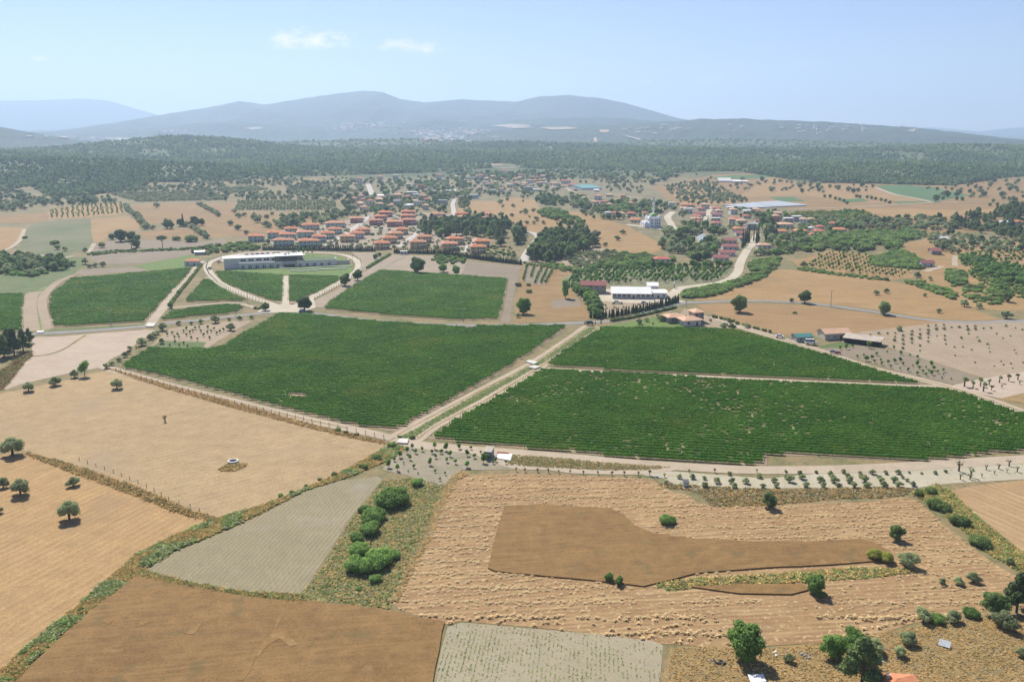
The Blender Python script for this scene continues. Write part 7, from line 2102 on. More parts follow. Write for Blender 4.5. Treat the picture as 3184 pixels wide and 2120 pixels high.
dots = [(975, 250, 28), (1050, 250, 22), (900, 260, 22), (825, 265, 18), (1118, 245, 20), (1115, 280, 25), (1110, 310, 28), (1187, 270, 28), (1182, 305, 28), (1187, 340, 28), (1183, 378, 28), (1265, 230, 22), (1260, 260, 28), (1260, 300, 32), (1262, 330, 22), (1333, 215, 18), (1333, 258, 28), (1331, 290, 32), (1333, 355, 22), (1333, 398, 18), (1405, 185, 22), (1405, 220, 28),
        (1403, 255, 30), (1405, 285, 20), (1405, 320, 24), (1470, 180, 22), (1476, 212, 30), (1540, 175, 26), (1542, 210, 30), (1548, 270, 22), (1550, 305, 26), (1560, 340, 18), (1675, 195, 28), (1745, 190, 24), (1750, 220, 30), (1815, 185, 20), (1815, 212, 26), (1885, 205, 22), (1950, 202, 22), (2083, 185, 24), (1693, 290, 26), (1757, 250, 18), (1632, 365, 20), (1706, 365, 18),
        (1783, 390, 20), (1640, 440, 16), (1848, 315, 24), (1920, 340, 26), (1832, 280, 18), (1480, 270, 18), (1608, 195, 22), (2000, 250, 16), (2055, 290, 16), (2120, 270, 16), (2165, 200, 16), (2225, 215, 18), (2155, 390, 16), (2170, 420, 16), (2040, 490, 16), (2125, 510, 16), (1942, 410, 18), (1935, 375, 14), (2060, 520, 16), (2230, 500, 16), (1813, 500, 18), (1980, 530, 14), (2140, 550, 14)]
trees('olive', 'B4', dots, 'young olive in the pale orchard right of the barn', 'young olives of the pale orchard', False, None, 'young_olive')
trees('olive', 'B4', [(1152, 222, 48)], 'largest olive at the top of the pale orchard')
fb = [(790, 455, 24), (845, 440, 22), (865, 485, 50), (915, 470, 40), (938, 500, 28), (990, 490, 30), (1000, 520, 30), (1055, 510, 36), (1110, 500, 36), (1160, 490, 36), (1185, 520, 24), (1080, 545, 26), (1160, 560, 24), (1230, 575, 30), (1270, 535, 20), (1310, 525, 40), (1325, 555, 30), (1385, 550, 26), (1310, 605, 36), (1357, 590, 32), (1385, 615, 26), (1410, 580, 26), (1435, 605, 40),
      (1450, 565, 36), (1487, 590, 26), (1535, 580, 32), (1535, 610, 18), (1525, 640, 22), (1605, 650, 18), (1430, 530, 40), (1310, 465, 36), (1245, 440, 24), (1105, 380, 28), (1165, 430, 32), (1047, 415, 20), (955, 435, 36), (635, 385, 30), (690, 380, 40), (745, 365, 24), (890, 372, 50)]
trees('fruit', 'B4', fb, 'small fruit tree in the grey plot below the barn', 'fruit trees below the barn', False)
trees('olive', 'B3', [(1085, 160, 60), (1150, 140, 50), (1275, 136, 72), (1390, 120, 70), (1205, 165, 24), (1245, 96, 34)], '{n} olive from the left on the farmhouse lawn', 'olives on the farmhouse lawn')
trees('cypress', 'B3', [(610, 162, 10), (703, 160, 10), (753, 155, 14)], '{n} small cypress beside the lane culvert', 'cypresses by the culvert')
trees('olive', 'B3', [(1820, 202, 70), (1892, 207, 80), (2020, 195, 50), (1865, 145, 50), (1935, 165, 40)], '{n} olive along the drive right of the farmhouse', 'olives along the farmhouse drive')
trees('cypress', 'B3', [(1593, 85, 16), (1700, 135, 12), (1712, 142, 12)], '{n} small cypress in the farmhouse garden', 'cypresses of the farmhouse garden')
trees('broad', 'A7', [(1205, 1330, 165)], 'large wind shaped tree alone in the golden wheat', None, True, None, 'pine_tree')
trees('broad', 'A7', [(1815, 1245, 125), (1690, 1232, 42)], ['dark tree on the grey lane above the golden wheat', 'small dark bush left of the lane tree'], 'trees on the grey lane')
trees('bush', 'A7', [(1720, 1342, 46)], 'little bush in the golden wheat')
trees('broad', 'A8', [(800, 1352, 130), (1950, 1232, 95)], ['dense dark tree on the bend of the grey lane', 'dark oak on the right slope'], 'dark trees on the right slope')
trees('olive', 'A8', [(725, 1167, 58), (820, 1150, 55), (1180, 1182, 38), (1310, 1337, 48), (1945, 1388, 95), (940, 1498, 50), (1110, 1007, 68), (1230, 1032, 48), (500, 952, 38), (40, 907, 66), (1690, 1292, 60), (1550, 1277, 78), (1680, 1202, 55)],
      ['left of two olives in the rolling field', 'right of two olives in the rolling field', 'small tree at the field corner on the right', 'lone little tree below the field corner', 'wide olive beside the lane at the right edge', 'olive on the orchard boundary', 'olive at the foot of the scrub hill', 'smaller olive right of the hut path', 'dark olive among the hillside saplings',
       'olive at the left of the hillside saplings', 'olive below the right scrub', 'broad olive below the scrub line', 'small olive inside the right scrub'], 'olives on the right slope')
trees('broad', 'A5', [(895, 1318, 155), (1275, 1082, 115), (1395, 1032, 102), (530, 1315, 88)], ['big round tree beside the winery gate', 'lower of two trees on the right drive', 'upper of two trees on the right drive', 'tree left of the winery gate'], 'trees beside the winery drive')
trees('maquis', 'A5', [(470, 1302, 50), (432, 1297, 42)], ['right round bush left of the gate tree', 'left round bush left of the gate tree'], 'bushes left of the gate')
trees('broad', 'A5', [(1960, 968, 160), (1560, 832, 52), (1600, 805, 42)], ['big round tree at the top edge of the square vineyard', 'tree at the left of the bare lot', 'tree at the right of the bare lot'], 'trees behind the square vineyard')
trees('green', 'A6', [(235, 953, 92), (357, 978, 88)], ['left of two round trees behind the square vineyard', 'right of two round trees behind the square vineyard'], 'pair of round trees behind the square vineyard')
trees('green', 'A6', [(985, 1345, 155)], 'huge round bushy tree in the brown field')
trees('olive', 'A6', [(938, 1378, 55), (360, 1478, 40)], ['small olive at the foot of the huge round tree', 'little olive beside the lane'], 'small olives by the lane')
trees('green', 'A6', [(1380, 1200, 95)], 'tall slender tree alone in the brown field', None, True, 13)
trees('maquis', 'A6', [(940, 1085, 70), (1035, 1080, 60), (1040, 1145, 70)], ['hedge bush left in the small farmyard', 'dark tree in the small farmyard', 'green bush at the farmyard edge'], 'bushes of the small farmyard')
hill = [(795, 347, 35), (890, 347, 45), (880, 437, 45), (960, 502, 55), (1020, 502, 45), (960, 407, 40), (1005, 412, 75), (1080, 392, 55), (1085, 502, 40), (1110, 472, 60), (1175, 502, 50), (850, 482, 30), (895, 507, 35), (1260, 572, 45), (1415, 572, 72), (1660, 632, 95), (1870, 657, 60), (1920, 597, 62), (1755, 712, 58), (1770, 772, 58), (1850, 777, 35), (985, 297, 30), (1045, 442, 25), (1305, 507, 30), (775, 432, 58),
        (770, 312, 58), (835, 287, 40), (985, 262, 40)]
trees('olive', 'A6', hill, 'olive tree on the bare tan hillside', 'olives on the bare hillside')
for p, (i, j) in lattice('A6', [(1330, 790), (1850, 760), (1960, 880), (1480, 930)], 15, 7, .12, .1, True):
    plant('olive', p, R.uniform(3.2, 4.6), 'small olive in the dotted orchard, %s row from the back, %s from the left' % (nth(j), nth(i)), 'olives of the dotted orchard', False, None, None, 'orchard_olive')
# the fields left of the villas
trees('umbrella', 'A4', [(1525, 728, 105), (1238, 748, 110)], ['umbrella pine alone in the grey fallow field', 'umbrella pine beside the tree clump'], 'umbrella pines')
trees('broad', 'A4', [(1130, 668, 130), (1235, 660, 90), (1280, 725, 80), (1290, 665, 70), (1050, 650, 60)], ['largest tree around the hidden cottage', 'tree right behind the hidden cottage', 'dark tree right of the umbrella pine', 'tree right of the hidden cottage', 'tree left of the hidden cottage'], 'trees around the hidden cottage')
trees('yellow', 'A4', [(955, 725, 70)], 'yellow green bush beside the grey fallow field')
trees('olive', 'A4', [(540, 740, 60), (612, 757, 55), (797, 765, 48), (1470, 352, 60), (895, 905, 55), (965, 900, 60), (845, 915, 45), (800, 880, 70)], ['pale olive in the green meadow', 'right olive in the green meadow', 'dark olive at the meadow edge', 'round tree in the brown fallow', 'olive behind the left vineyard', 'right olive behind the left vineyard', 'small olive behind the left vineyard', 'wide olive behind the left vineyard'], 'olives on the left')
trees('maquis', 'A4', [(515, 695, 85), (235, 638, 50), (1655, 655, 90), (1795, 668, 130)], ['dark bush in the green meadow', 'bush on the path by the tan field', 'round bush beyond the umbrella pine', 'long bush beyond the umbrella pine'], 'bushes on the left')
trees('cypress', 'A4', [(1718, 525, 30)], 'pointed poplar among the tree line on the left', None, True, 14, 'poplar_tree')
trees('broad', 'A4', [(1690, 525, 75), (1830, 520, 90), (1890, 515, 70), (1570, 545, 90), (1600, 548, 70)], '{n} tree of the clump around the pointed poplar', 'trees around the poplar')
for k, (ln, nme) in enumerate(((((1280, 420), (1330, 500), (1380, 555), (1450, 550)), 'tree line right of the pale stubble square'), (((1180, 340), (1220, 400), (1280, 440)), 'tree line at the corner of the sapling field'), (((1860, 320), (1950, 370), (2070, 440)), 'diagonal tree line in the brown fallow'), (((1740, 520), (1830, 560), (1960, 650)), 'tree line running down to the hedge'))):
    for p in along('A4', ln, 8, .5):
        plant('olive', p, R.uniform(5.5, 8.0), 'olive in the ' + nme, nme, False)
for j, (x0, y0, x1, y1) in enumerate(((490, 375, 490, 450), (530, 370, 535, 445), (578, 362, 590, 450), (628, 355, 640, 450), (680, 345, 690, 445), (725, 340, 740, 440), (770, 335, 785, 440), (815, 330, 825, 435), (860, 325, 880, 430), (900, 320, 925, 425), (945, 318, 970, 420), (990, 315, 1020, 418), (1035, 312, 1060, 415), (1080, 310, 1110, 410), (1125, 308, 1145, 405))):
    for p in along('A4', [(x0, y0), (x1, y1)], 11.0, .3):
        plant('fruit', p, 2.4, '%s sapling row from the left in the pale left field' % nth(j), 'sapling rows in the pale left field', False, 1, None, 'row_sapling')
for tile, it in (('A5', [(240, 400, 60), (275, 445, 60), (330, 430, 55), (205, 515, 65), (270, 560, 70), (350, 600, 50), (420, 465, 80), (455, 490, 80), (475, 450, 50), (540, 455, 50), (610, 490, 50), (535, 530, 90), (565, 540, 60), (685, 480, 55), (685, 445, 60), (590, 420, 40), (755, 430, 40), (805, 430, 35), (425, 420, 35)]),):
    trees('olive', tile, it, 'round olive in the brown field left of the villas', 'olives left of the villas')
# groves of pines beside the villas
for poly, n, l, g in (([(20, 530), (140, 480), (700, 485), (900, 530), (1000, 610), (980, 670), (920, 700), (830, 730), (740, 735), (660, 650), (400, 630), (160, 630), (30, 610)], 120, 'dark pine in the grove behind the ochre villas', 'pines of the villa grove'),
                      ([(1180, 640), (1230, 600), (1580, 600), (1600, 670), (1700, 705), (1480, 790), (1440, 820), (1300, 850), (1230, 880), (1040, 855), (1080, 780)], 120, 'dark tree in the grove right of the concrete street', 'trees of the right grove')):
    pg = W('A6', poly)[:, :2]
    for p in clear(fill(pg, n, rngf, 5.0), -4):
        plant('pine' if R.random() < .7 else 'broad', p, R.uniform(8, 11.5), l, g, False, 1, R.uniform(8, 12))


def hedge(name, label, tile, pts, step, w, kind, h, jit=.15, lod=1):
    ps = along(tile, pts, step, jit)
    root = bpy.data.objects.new(name, None)
    root.location = (*map(float, ps[0]), float(terrain(*ps[0])))
    link(root)
    tag(root, label, 'hedge')
    for p in ps:
        o = obj('conifer' if kind == 'cypress' else 'shrub', joined(kind, R.randrange(4), lod), root)
        o.location = (p[0] - root.location.x, p[1] - root.location.y, float(terrain(*p)) - root.location.z)
        ww = w * R.uniform(.85, 1.2)
        o.scale = (ww, ww, h / SHAPE_H[kind] * R.uniform(.8, 1.2))
        o.rotation_euler = (0, 0, R.uniform(0, 6.28))


hedge('conifer_hedge', 'left part of the dark cypress hedge below the green villas', 'A5', [(500, 748), (800, 750), (1080, 752), (1560, 760)], 1.5, 1.9, 'cypress', 4.6)
hedge('conifer_hedge', 'right part of the dark cypress hedge below the ochre villas', 'A5', [(1730, 775), (2111, 785), (2400, 820), (2700, 860), (2930, 885)], 1.6, 2.0, 'cypress', 4.6)
hedge('conifer_hedge', 'row of pointed cypresses before the white farm building', 'A7', [(-200, 1385), (0, 1378), (180, 1345), (360, 1310), (520, 1270), (640, 1230)], 1.7, 1.7, 'cypress', 4.8, .5)
hedge('hedge', 'clipped hedge along the farmhouse lawn', 'B3', [(840, 140), (1000, 115), (1200, 70), (1400, 22)], 1.3, 2.2, 'maquis', 1.5)
hedge('hedge', 'straight hedge beside the dirt track left of the winery', 'A4', [(1590, 1270), (1680, 1150), (1780, 1030), (1890, 885)], 1.6, 2.4, 'maquis', 1.6)
hedge('hedge', 'line of shrubs along the white track right of the farmhouse', 'B3', [(1720, 100), (1850, 130), (2000, 175), (2240, 240)], 3.0, 2.4, 'maquis', 1.5, .6)
hedge('hedge', 'hedge on the dirt track right of the winery lot', 'A5', [(1480, 920), (1600, 850), (1700, 790)], 1.8, 3.0, 'bush', 1.8)
trees('broad', 'A4', [(1600, 1292, 58), (1675, 1162, 42)], ['dark tree at the lower end of the straight hedge', 'round tree halfway up the straight hedge'], 'trees in the straight hedge')
pg = W('A6', [(1440, 1110), (1560, 1150), (1640, 1190), (1710, 1320), (1690, 1400), (1610, 1320), (1560, 1230)])[:, :2]
for p in fill(pg, 30, rngf, 3.2):
    plant('green' if R.random() < .5 else 'broad', p, R.uniform(4.5, 6.5), 'tree in the leafy belt left of the farm building', 'trees of the leafy belt', False, 1)
for p, (i, j) in lattice('A7', [(-330, 960), (1130, 915), (1010, 1045), (-440, 1080)], 30, 9, .12, .12, True):
    if len(clear(p[None])) == 0:
        continue
    plant('fruit', p, R.uniform(2.6, 3.8), 'orchard tree behind the farm building, %s row from the back, %s from the left' % (nth(j), nth(i)), 'trees of the green orchard', False, 1, None, 'orchard_tree')
for p in along('A7', [(170, 915), (520, 915), (900, 915), (1150, 900)], 5, .3):
    plant('green', p, R.uniform(4.5, 6.5), 'leafy tree at the top edge of the green orchard', 'tree row above the green orchard', False, 1)
for j, (a, b) in enumerate((((1020, 895), (985, 1040)), ((1090, 905), (1060, 1010)), ((1160, 920), (1095, 1065)), ((1210, 935), (1150, 1070)), ((1260, 945), (1195, 1060)))):
    for p in along('A6', (a, b), 3.2, .3):
        plant('fruit', p, 2.0, 'sapling in the %s short row behind the small farmyard' % nth(j), 'five short sapling rows', False, 1, None, 'row_sapling')
trees('olive', 'C3', [(680, 600, 60), (705, 660, 55), (860, 560, 70), (880, 640, 60), (1050, 560, 80), (1095, 640, 60), (930, 670, 60), (1440, 575, 50), (560, 505, 70)], '{n} small olive on the earth plot before the farm building', 'olives before the farm building')
pl = [(1310, 265), (1350, 275), (1480, 280), (1530, 285), (1790, 335), (1820, 300), (1860, 335), (240, 255), (290, 260), (340, 275), (380, 285), (420, 300), (450, 320), (540, 255), (570, 262), (640, 265), (680, 275), (720, 280), (770, 290), (810, 300), (850, 315), (590, 155), (690, 160), (290, 165), (1700, 180), (1655, 170), (1500, 205), (1435, 190), (2025, 175), (2050, 205), (1970, 285), (2035, 290), (1280, 292)]
trees('broad', 'A8', [(x, y, 34 if x not in (590, 1280) else 62) for x, y in pl], 'dark round tree on the far right fields', 'trees on the far right fields', False)
trees('cypress', 'C7', [(300, 920, 45), (455, 950, 22), (565, 920, 55)], '{n} village cypress below the street', 'village cypresses', True, 15)
trees('cypress', 'C7', [(1440, 1180, 60), (1480, 1170, 60), (1350, 1290, 70), (1400, 1250, 60), (1650, 1200, 60), (1690, 1160, 60), (1860, 1180, 60), (1590, 1150, 40)], '{n} cypress along the village road', 'cypresses along the village road', True, 15)
trees('fruit', 'C1', [(1385, 125, 40), (1455, 130, 40), (1525, 132, 40), (1590, 132, 40)], '{n} tall palm behind the winery wing', 'palms behind the winery', True, 7.5, 'palm_tree')

# --- ground stuff: weeds, stubble, crops
def tufts(name, label, xy, size, hgt, mats, blades=3, rng=rngf, zoff=0.1):
    n = len(xy)
    base = np.column_stack([xy, terrain(xy[:, 0], xy[:, 1]) + zoff])
    V, F = [], []
    for b in range(blades):
        a = rng.uniform(0, 6.28, n)
        d = np.column_stack([np.cos(a), np.sin(a), np.zeros(n)]) * (size * rng.uniform(.5, 1.1, n))[:, None]
        h = np.column_stack([rng.normal(0, .75, n) * hgt, rng.normal(0, .75, n) * hgt, hgt * rng.uniform(.25, .8, n)])
        V.append(np.stack([base - d * .5, base + d * .5, base + h + d * .35, base + h - d * .35], 1).reshape(-1, 3))
    V = np.vstack(V)
    F = np.arange(len(V)).reshape(-1, 4)
    fm = np.tile(rng.integers(0, len(mats), n), blades)
    o = obj(name, new_mesh(name, V, F, mats, fm))
    return tag(o, label, None, None, 'stuff')


WEED_G = foliage('weed_green', (0.1, 0.14, 0.036), (0.17, 0.21, 0.065), 0, .3, .4)
WEED_D = foliage('weed_dark', (0.07, 0.09, 0.034), (0.12, 0.135, 0.05), 0, .3, .4)
WEED_Y = foliage('weed_dry', (0.3, 0.21, 0.085), (0.38, 0.28, 0.125), 0, .3, .4)
WEED_B = foliage('weed_brown', (0.2, 0.125, 0.05), (0.27, 0.18, 0.075), 0, .3, .4)
WEED_P = foliage('weed_pale', (0.2, 0.19, 0.12), (0.26, 0.24, 0.16), 0, .3, .4)
dp = POLY['ditch']
xy = fill(dp, 9000, rngf)
nn = fbm(xy[:, 0] / 7, xy[:, 1] / 7, 91, 3)
tufts('ditch_weeds', 'green weeds and reeds filling the winding ditch', xy[nn > .5], .75, .6, [WEED_G, WEED_D, WEED_G, WEED_D, WEED_P])
tufts('dry_weeds', 'dry brown grass along the winding ditch', xy[nn <= .5], .7, .45, [WEED_Y, WEED_Y, WEED_B, WEED_G])
cx = smooth_line(U([(905, 1035), (800, 1085), (700, 1120), (600, 1172), (500, 1212), (400, 1255), (330, 1300), (250, 1358), (150, 1440), (60, 1520), (0, 1575)])[:, :2], 1.2)
xy = cx + rngf.normal(0, .9, cx.shape)
scatter('ditch_bushes', 'maq', ['maquis', 'maquis', 'bush'], xy[::4], 1.5, 'low dark bushes in the bed of the ditch', 1, .5, 1.0)
for tile, poly, n, l, mats, h in (('F', [(880, 1105), (960, 1100), (1010, 1115), (1040, 1108), (1000, 1180), (960, 1260), (925, 1330), (895, 1385), (905, 1400), (700, 1385), (690, 1368), (712, 1345), (755, 1280), (805, 1200)], 9000, 'dry and green weeds around the bush row', [WEED_Y, WEED_G, WEED_G, WEED_D, WEED_P, WEED_Y], .3),
                                  ('B8', [(980, 290), (1150, 230), (1240, 270), (1450, 480), (1742, 700), (1900, 850), (1900, 900), (1742, 840), (1500, 700), (1350, 560), (1200, 430), (1050, 330)], 5000, 'weeds on the right bank', [WEED_Y, WEED_G, WEED_D, WEED_B, WEED_G], .5),
                                  ('B8', [(-650, 1340), (-400, 1330), (0, 1340), (350, 1310), (800, 1230), (1050, 1190), (1500, 1130), (1900, 1120), (2000, 1700), (-680, 1750)], 8000, 'dry grass tufts in the lower right corner', [WEED_Y, WEED_Y, WEED_Y, WEED_P, WEED_Y], .25),
                                  ('B7', [(960, 225), (1000, 255), (1150, 265), (1250, 290), (1330, 375), (1420, 385), (1742, 370), (2150, 330), (2500, 320), (2650, 300), (2700, 260), (2450, 250), (1742, 265)], 4000, 'weeds on the bank below the olive rows', [WEED_Y, WEED_B, WEED_D, WEED_P], .45),
                                  ('F', [(1500, 1342), (1600, 1330), (1800, 1318), (1960, 1306), (2090, 1308), (2110, 1316), (1980, 1330), (1850, 1340), (1640, 1346), (1540, 1360)], 1500, 'weeds in the strip across the harvested field', [WEED_Y, WEED_B, WEED_D, WEED_G], .5),
                                  ('F', [(1354, 752), (1374, 754), (1300, 803), (1232, 845), (1110, 915), (1000, 975), (945, 1012), (918, 1006), (970, 978), (1090, 910), (1230, 836), (1300, 790)], 5000, 'long grass in the drainage canal', [WEED_G, WEED_G, WEED_G, WEED_P], .35),
                                  ('B3', [(-60, 1300), (300, 1320), (800, 1370), (1350, 1405), (1200, 1430), (800, 1435), (300, 1410), (-60, 1385)], 2500, 'weeds between the two white tracks', [WEED_Y, WEED_B, WEED_G, WEED_P], .4),
                                  ('B1', [(-60, 470), (60, 400), (180, 290), (270, 260), (285, 300), (220, 350), (120, 480), (30, 590), (-60, 620)], 1800, 'reddish oleander scrub on the left bank', [WEED_D, paint('oleander_red', (0.3, 0.12, 0.09), .9, .2, 1), WEED_B, WEED_G], .9),
                                  ('F', [(240, 845), (262, 850), (420, 895), (600, 942), (760, 988), (900, 1018), (890, 1024), (760, 997), (560, 945), (420, 905), (300, 868)], 2600, 'dry grass along the fence below the big vineyard', [WEED_Y, WEED_B, WEED_B], .6),
                                  ('F', [(60, 1040), (150, 1064), (300, 1114), (440, 1174), (500, 1191), (488, 1197), (430, 1188), (290, 1133), (140, 1078), (60, 1046)], 2200, 'brown grass ridge between the stubble fields', [WEED_Y, WEED_B, WEED_B, WEED_D], .6),
                                  ('F', [(320, 1308), (350, 1318), (440, 1341), (560, 1361), (690, 1368), (700, 1386), (600, 1377), (440, 1352), (315, 1326)], 1600, 'weedy border of the wedge shaped field', [WEED_B, WEED_D, WEED_G, WEED_Y], .55),
                                  ('F', [(1030, 1108), (1046, 1092), (1062, 1084), (1080, 1090), (1050, 1105), (1018, 1165), (992, 1235), (948, 1312), (914, 1384), (900, 1384), (935, 1310), (980, 1230), (1005, 1160)], 2200, 'straw swath along the left edge of the harvested field', [WEED_Y, WEED_P, WEED_Y], .45)):
    tufts('weeds', l, fill(W(tile, poly)[:, :2], int(n * .75), rngf), .42, h, mats)
# thin green crop rows
cpoly = POLY['crop']
th = math.radians(84)
d, nr = np.array([math.cos(th), math.sin(th)]), np.array([-math.sin(th), math.cos(th)])
uu, vv = cpoly @ d, cpoly @ nr
P = []
for v in np.arange(vv.min() + .5, vv.max(), 0.85):
    u = np.arange(uu.min(), uu.max(), .3)
    P.append(u[:, None] * d + (v + rngf.normal(0, .05, len(u)))[:, None] * nr)
P = np.vstack(P)
P = P[inside(cpoly, P)]
ins = fbm(P[:, 0] / 6, P[:, 1] / 6, 95, 3)
P = P[rngf.random(len(P)) < .12 + smooth((ins - .38) / .25) * .4]
tufts('crop_plants', 'thin rows of green seedlings in the pale field', P, .24, .22, [WEED_D, WEED_G], 2, rngf, .12)
# straw sheaves on the harvested field: the nearest ones are things, the rest one mass
STRAW = foliage('straw', (0.28, 0.205, 0.105), (0.335, 0.25, 0.135), 0.0, .2, .6)


def sheaf(rng):
    """a loose bundle of cut straw: overlapping handfuls thrown over a low heap"""
    V, F = [], []
    ax = rng.uniform(0, 6.28)
    for i in range(16):
        a = ax + rng.normal(0, .7)
        l, w = rng.uniform(.22, .45), rng.uniform(.05, .1)
        c = np.array([rng.normal(0, .22), rng.normal(0, .15), 0])
        z = .08 + .34 * math.exp(-(c[0] ** 2 + c[1] ** 2) / .06) * rng.uniform(.7, 1)
        t = np.array([math.cos(a), math.sin(a), 0])
        n = np.array([-t[1], t[0], 0])
        dz = rng.normal(0, .1)
        o = len(V)
        V += [c - t * l - n * w + (0, 0, max(.0, z - dz - .08)), c - t * l + n * w + (0, 0, max(.0, z - dz - .05)), c + n * w * 1.3 + (0, 0, z + .02), c - n * w * 1.3 + (0, 0, z), c + t * l + n * w + (0, 0, max(.0, z + dz - .06)), c + t * l - n * w + (0, 0, max(.0, z + dz - .08))]
        F += [(o, o + 1, o + 2, o + 3), (o + 3, o + 2, o + 4, o + 5)]
    return new_mesh('sheaf', V, F, [STRAW])


SH = [sheaf(np.random.default_rng(i)) for i in range(6)]
hp = POLY['harvest']
th = math.radians(8)
d, nr = np.array([math.cos(th), math.sin(th)]), np.array([-math.sin(th), math.cos(th)])
uu, vv = hp @ d, hp @ nr
P = []
for v in np.arange(vv.min() + 1, vv.max(), 1.45):
    u = np.arange(uu.min(), uu.max(), .85)
    P.append((u + rngf.normal(0, .45, len(u)))[:, None] * d + (v + 1.3 * np.sin(u / 7 + v) + 2 * (fbm(u / 11, u * 0 + v / 9, 77, 2) - .5) + rngf.normal(0, .28, len(u)))[:, None] * nr)
P = np.vstack(P)
P = P[inside(hp, P)]
for w in ('wheat_b', 'wheat_c'):
    P = P[~inside(POLY[w], P)]
strip = U([(1480, 1345), (1600, 1322), (1800, 1307), (2050, 1292), (2120, 1316), (1980, 1335), (1900, 1370), (1700, 1372), (1540, 1366)])[:, :2]
P = P[~inside(strip, P)]
bare = fbm(P[:, 0] / 16, P[:, 1] / 16, 97, 3)
P = P[(bare > .3) & (rngf.random(len(P)) < .2 + 2.0 * (bare - .3))]
P = P[np.argsort(P[:, 1])]
for q in P[:300]:
    o = obj('straw_sheaf', SH[R.randrange(6)], None, (q[0], q[1], .06), R.uniform(0, 6.28), R.uniform(.65, 1.25))
    tag(o, 'golden straw sheaf lying on the near part of the harvested field', 'sheaf', 'straw sheaves on the harvested field')
VV, FF, o_ = [], [], 0
for q in P[300:]:
    me = SH[R.randrange(6)]
    co = np.empty(len(me.vertices) * 3, np.float32)
    me.vertices.foreach_get('co', co)
    co = co.reshape(-1, 3) * R.uniform(.5, 1.1)
    a = R.uniform(0, 6.28)
    c, s = math.cos(a), math.sin(a)
    VV.append(np.column_stack([co[:, 0] * c - co[:, 1] * s + q[0], co[:, 0] * s + co[:, 1] * c + q[1], co[:, 2] * .65 + .06]))
    FF.append(np.array([p.vertices[:] for p in me.polygons]) + o_)
    o_ += len(co)
tag(obj('straw_sheaves', new_mesh('straw_sheaves', np.vstack(VV), np.vstack(FF), [STRAW])), 'many straw sheaves over the farther harvested field', None, None, 'stuff')
# ------------------------------------------------------------------ small things: lamps, fences, cars, well, bridges, heaps
def lamp_post(tile, x, y, hpx, label, arm=1.0):
    p = W(tile, [(x, y)])[0]
    h = hpx * mpp(tile, p)
    r = bpy.data.objects.new('street_lamp', None)
    r.location = [float(c) for c in p]
    link(r)
    tag(r, label, 'street lamp', 'lamp posts along the lane')
    MB().cyl(0, 0, -.3, h, .16, .09, 8).obj('pole', METAL, r)
    hd = MB().box(-.9 * arm, .9 * arm, -.06, .06, h, h + .1).box(-1.2 * arm, -.7 * arm, -.18, .18, h - .05, h + .12).box(.7 * arm, 1.2 * arm, -.18, .18, h - .05, h + .12)
    hd.obj('lamp_head', METAL, r)


for t, x, y, h, l in (('A4', 1043, 1448, 125, 'lamp post at the lower edge of the left vineyard'), ('A5', 365, 1250, 110, 'lamp post on the left curve of the white drive'), ('A5', 253, 1370, 130, 'lamp post in front of the strip vineyard'), ('A6', 427, 1425, 125, 'lamp post at the lower edge of the square vineyard'),
                      ('A5', 1345, 870, 75, 'lamp post at the right end of the winery'), ('A7', 705, 1285, 125, 'lamp post at the corner of the grey lane'), ('A8', 297, 1275, 140, 'thin lamp post on the grey lane in the wheat'), ('A7', 2060, 1270, 130, 'lamp post near the lane tree')):
    lamp_post(t, x, y, h, l)


def fence(tile, pts, step, h, label, mat, thick=.09):
    p = W(tile, pts)[:, :2]
    seg = np.linalg.norm(np.diff(p, axis=0), axis=1)
    s = np.concatenate([[0], np.cumsum(seg)])
    q = np.arange(0, s[-1], step)
    r = np.stack([np.interp(q, s, p[:, 0]), np.interp(q, s, p[:, 1])], 1)
    root = bpy.data.objects.new('fence', None)
    root.location = (*map(float, r[0]), 0)
    link(root)
    tag(root, label, 'fence')
    post = MB().box(-thick, thick, -thick, thick, -.2, h).mesh('post', [mat])
    w = MB()
    for i, a in enumerate(r):
        z = float(terrain(*a))
        obj('post', post, root, (a[0] - r[0][0], a[1] - r[0][1], z))
        if i:
            b = r[i - 1]
            for zz in (h * .45, h * .85):
                A, B = (b[0] - r[0][0], b[1] - r[0][1], z + zz), (a[0] - r[0][0], a[1] - r[0][1], z + zz)
                v, f = limb(A, B, .012, .012, 4)
                w.add(v, f)
    w.obj('wire', [METAL], root)


FP = paint('fence_post', (0.3, 0.27, 0.22), .9, .2, 1)
fence('B1', [(1010, 430), (1300, 520), (1600, 600), (1900, 680), (2240, 770), (2500, 830), (2800, 900), (3200, 985), (3350, 1020)], 4.0, 1.6, 'post and wire fence below the big left vineyard', FP)
fence('A5', [(560, 1262), (400, 1205), (200, 1128), (85, 1062), (5, 985), (-30, 920), (-10, 862), (90, 818), (250, 780), (500, 752), (760, 752), (1000, 758), (1210, 772), (1345, 803), (1420, 850), (1435, 910), (1390, 972), (1290, 1042), (1110, 1138), (985, 1208)], 4.6, 1.9, 'dark posts around the white drop-shaped drive', paint('dark_post', (0.1, 0.1, 0.1), .7, .1), .1)
fence('B5', [(690, -360), (1000, -250), (1300, -120), (1480, -10), (1700, 60), (1850, 150)], 4.5, 1.1, 'old post fence between the two stubble fields', FP, .07)


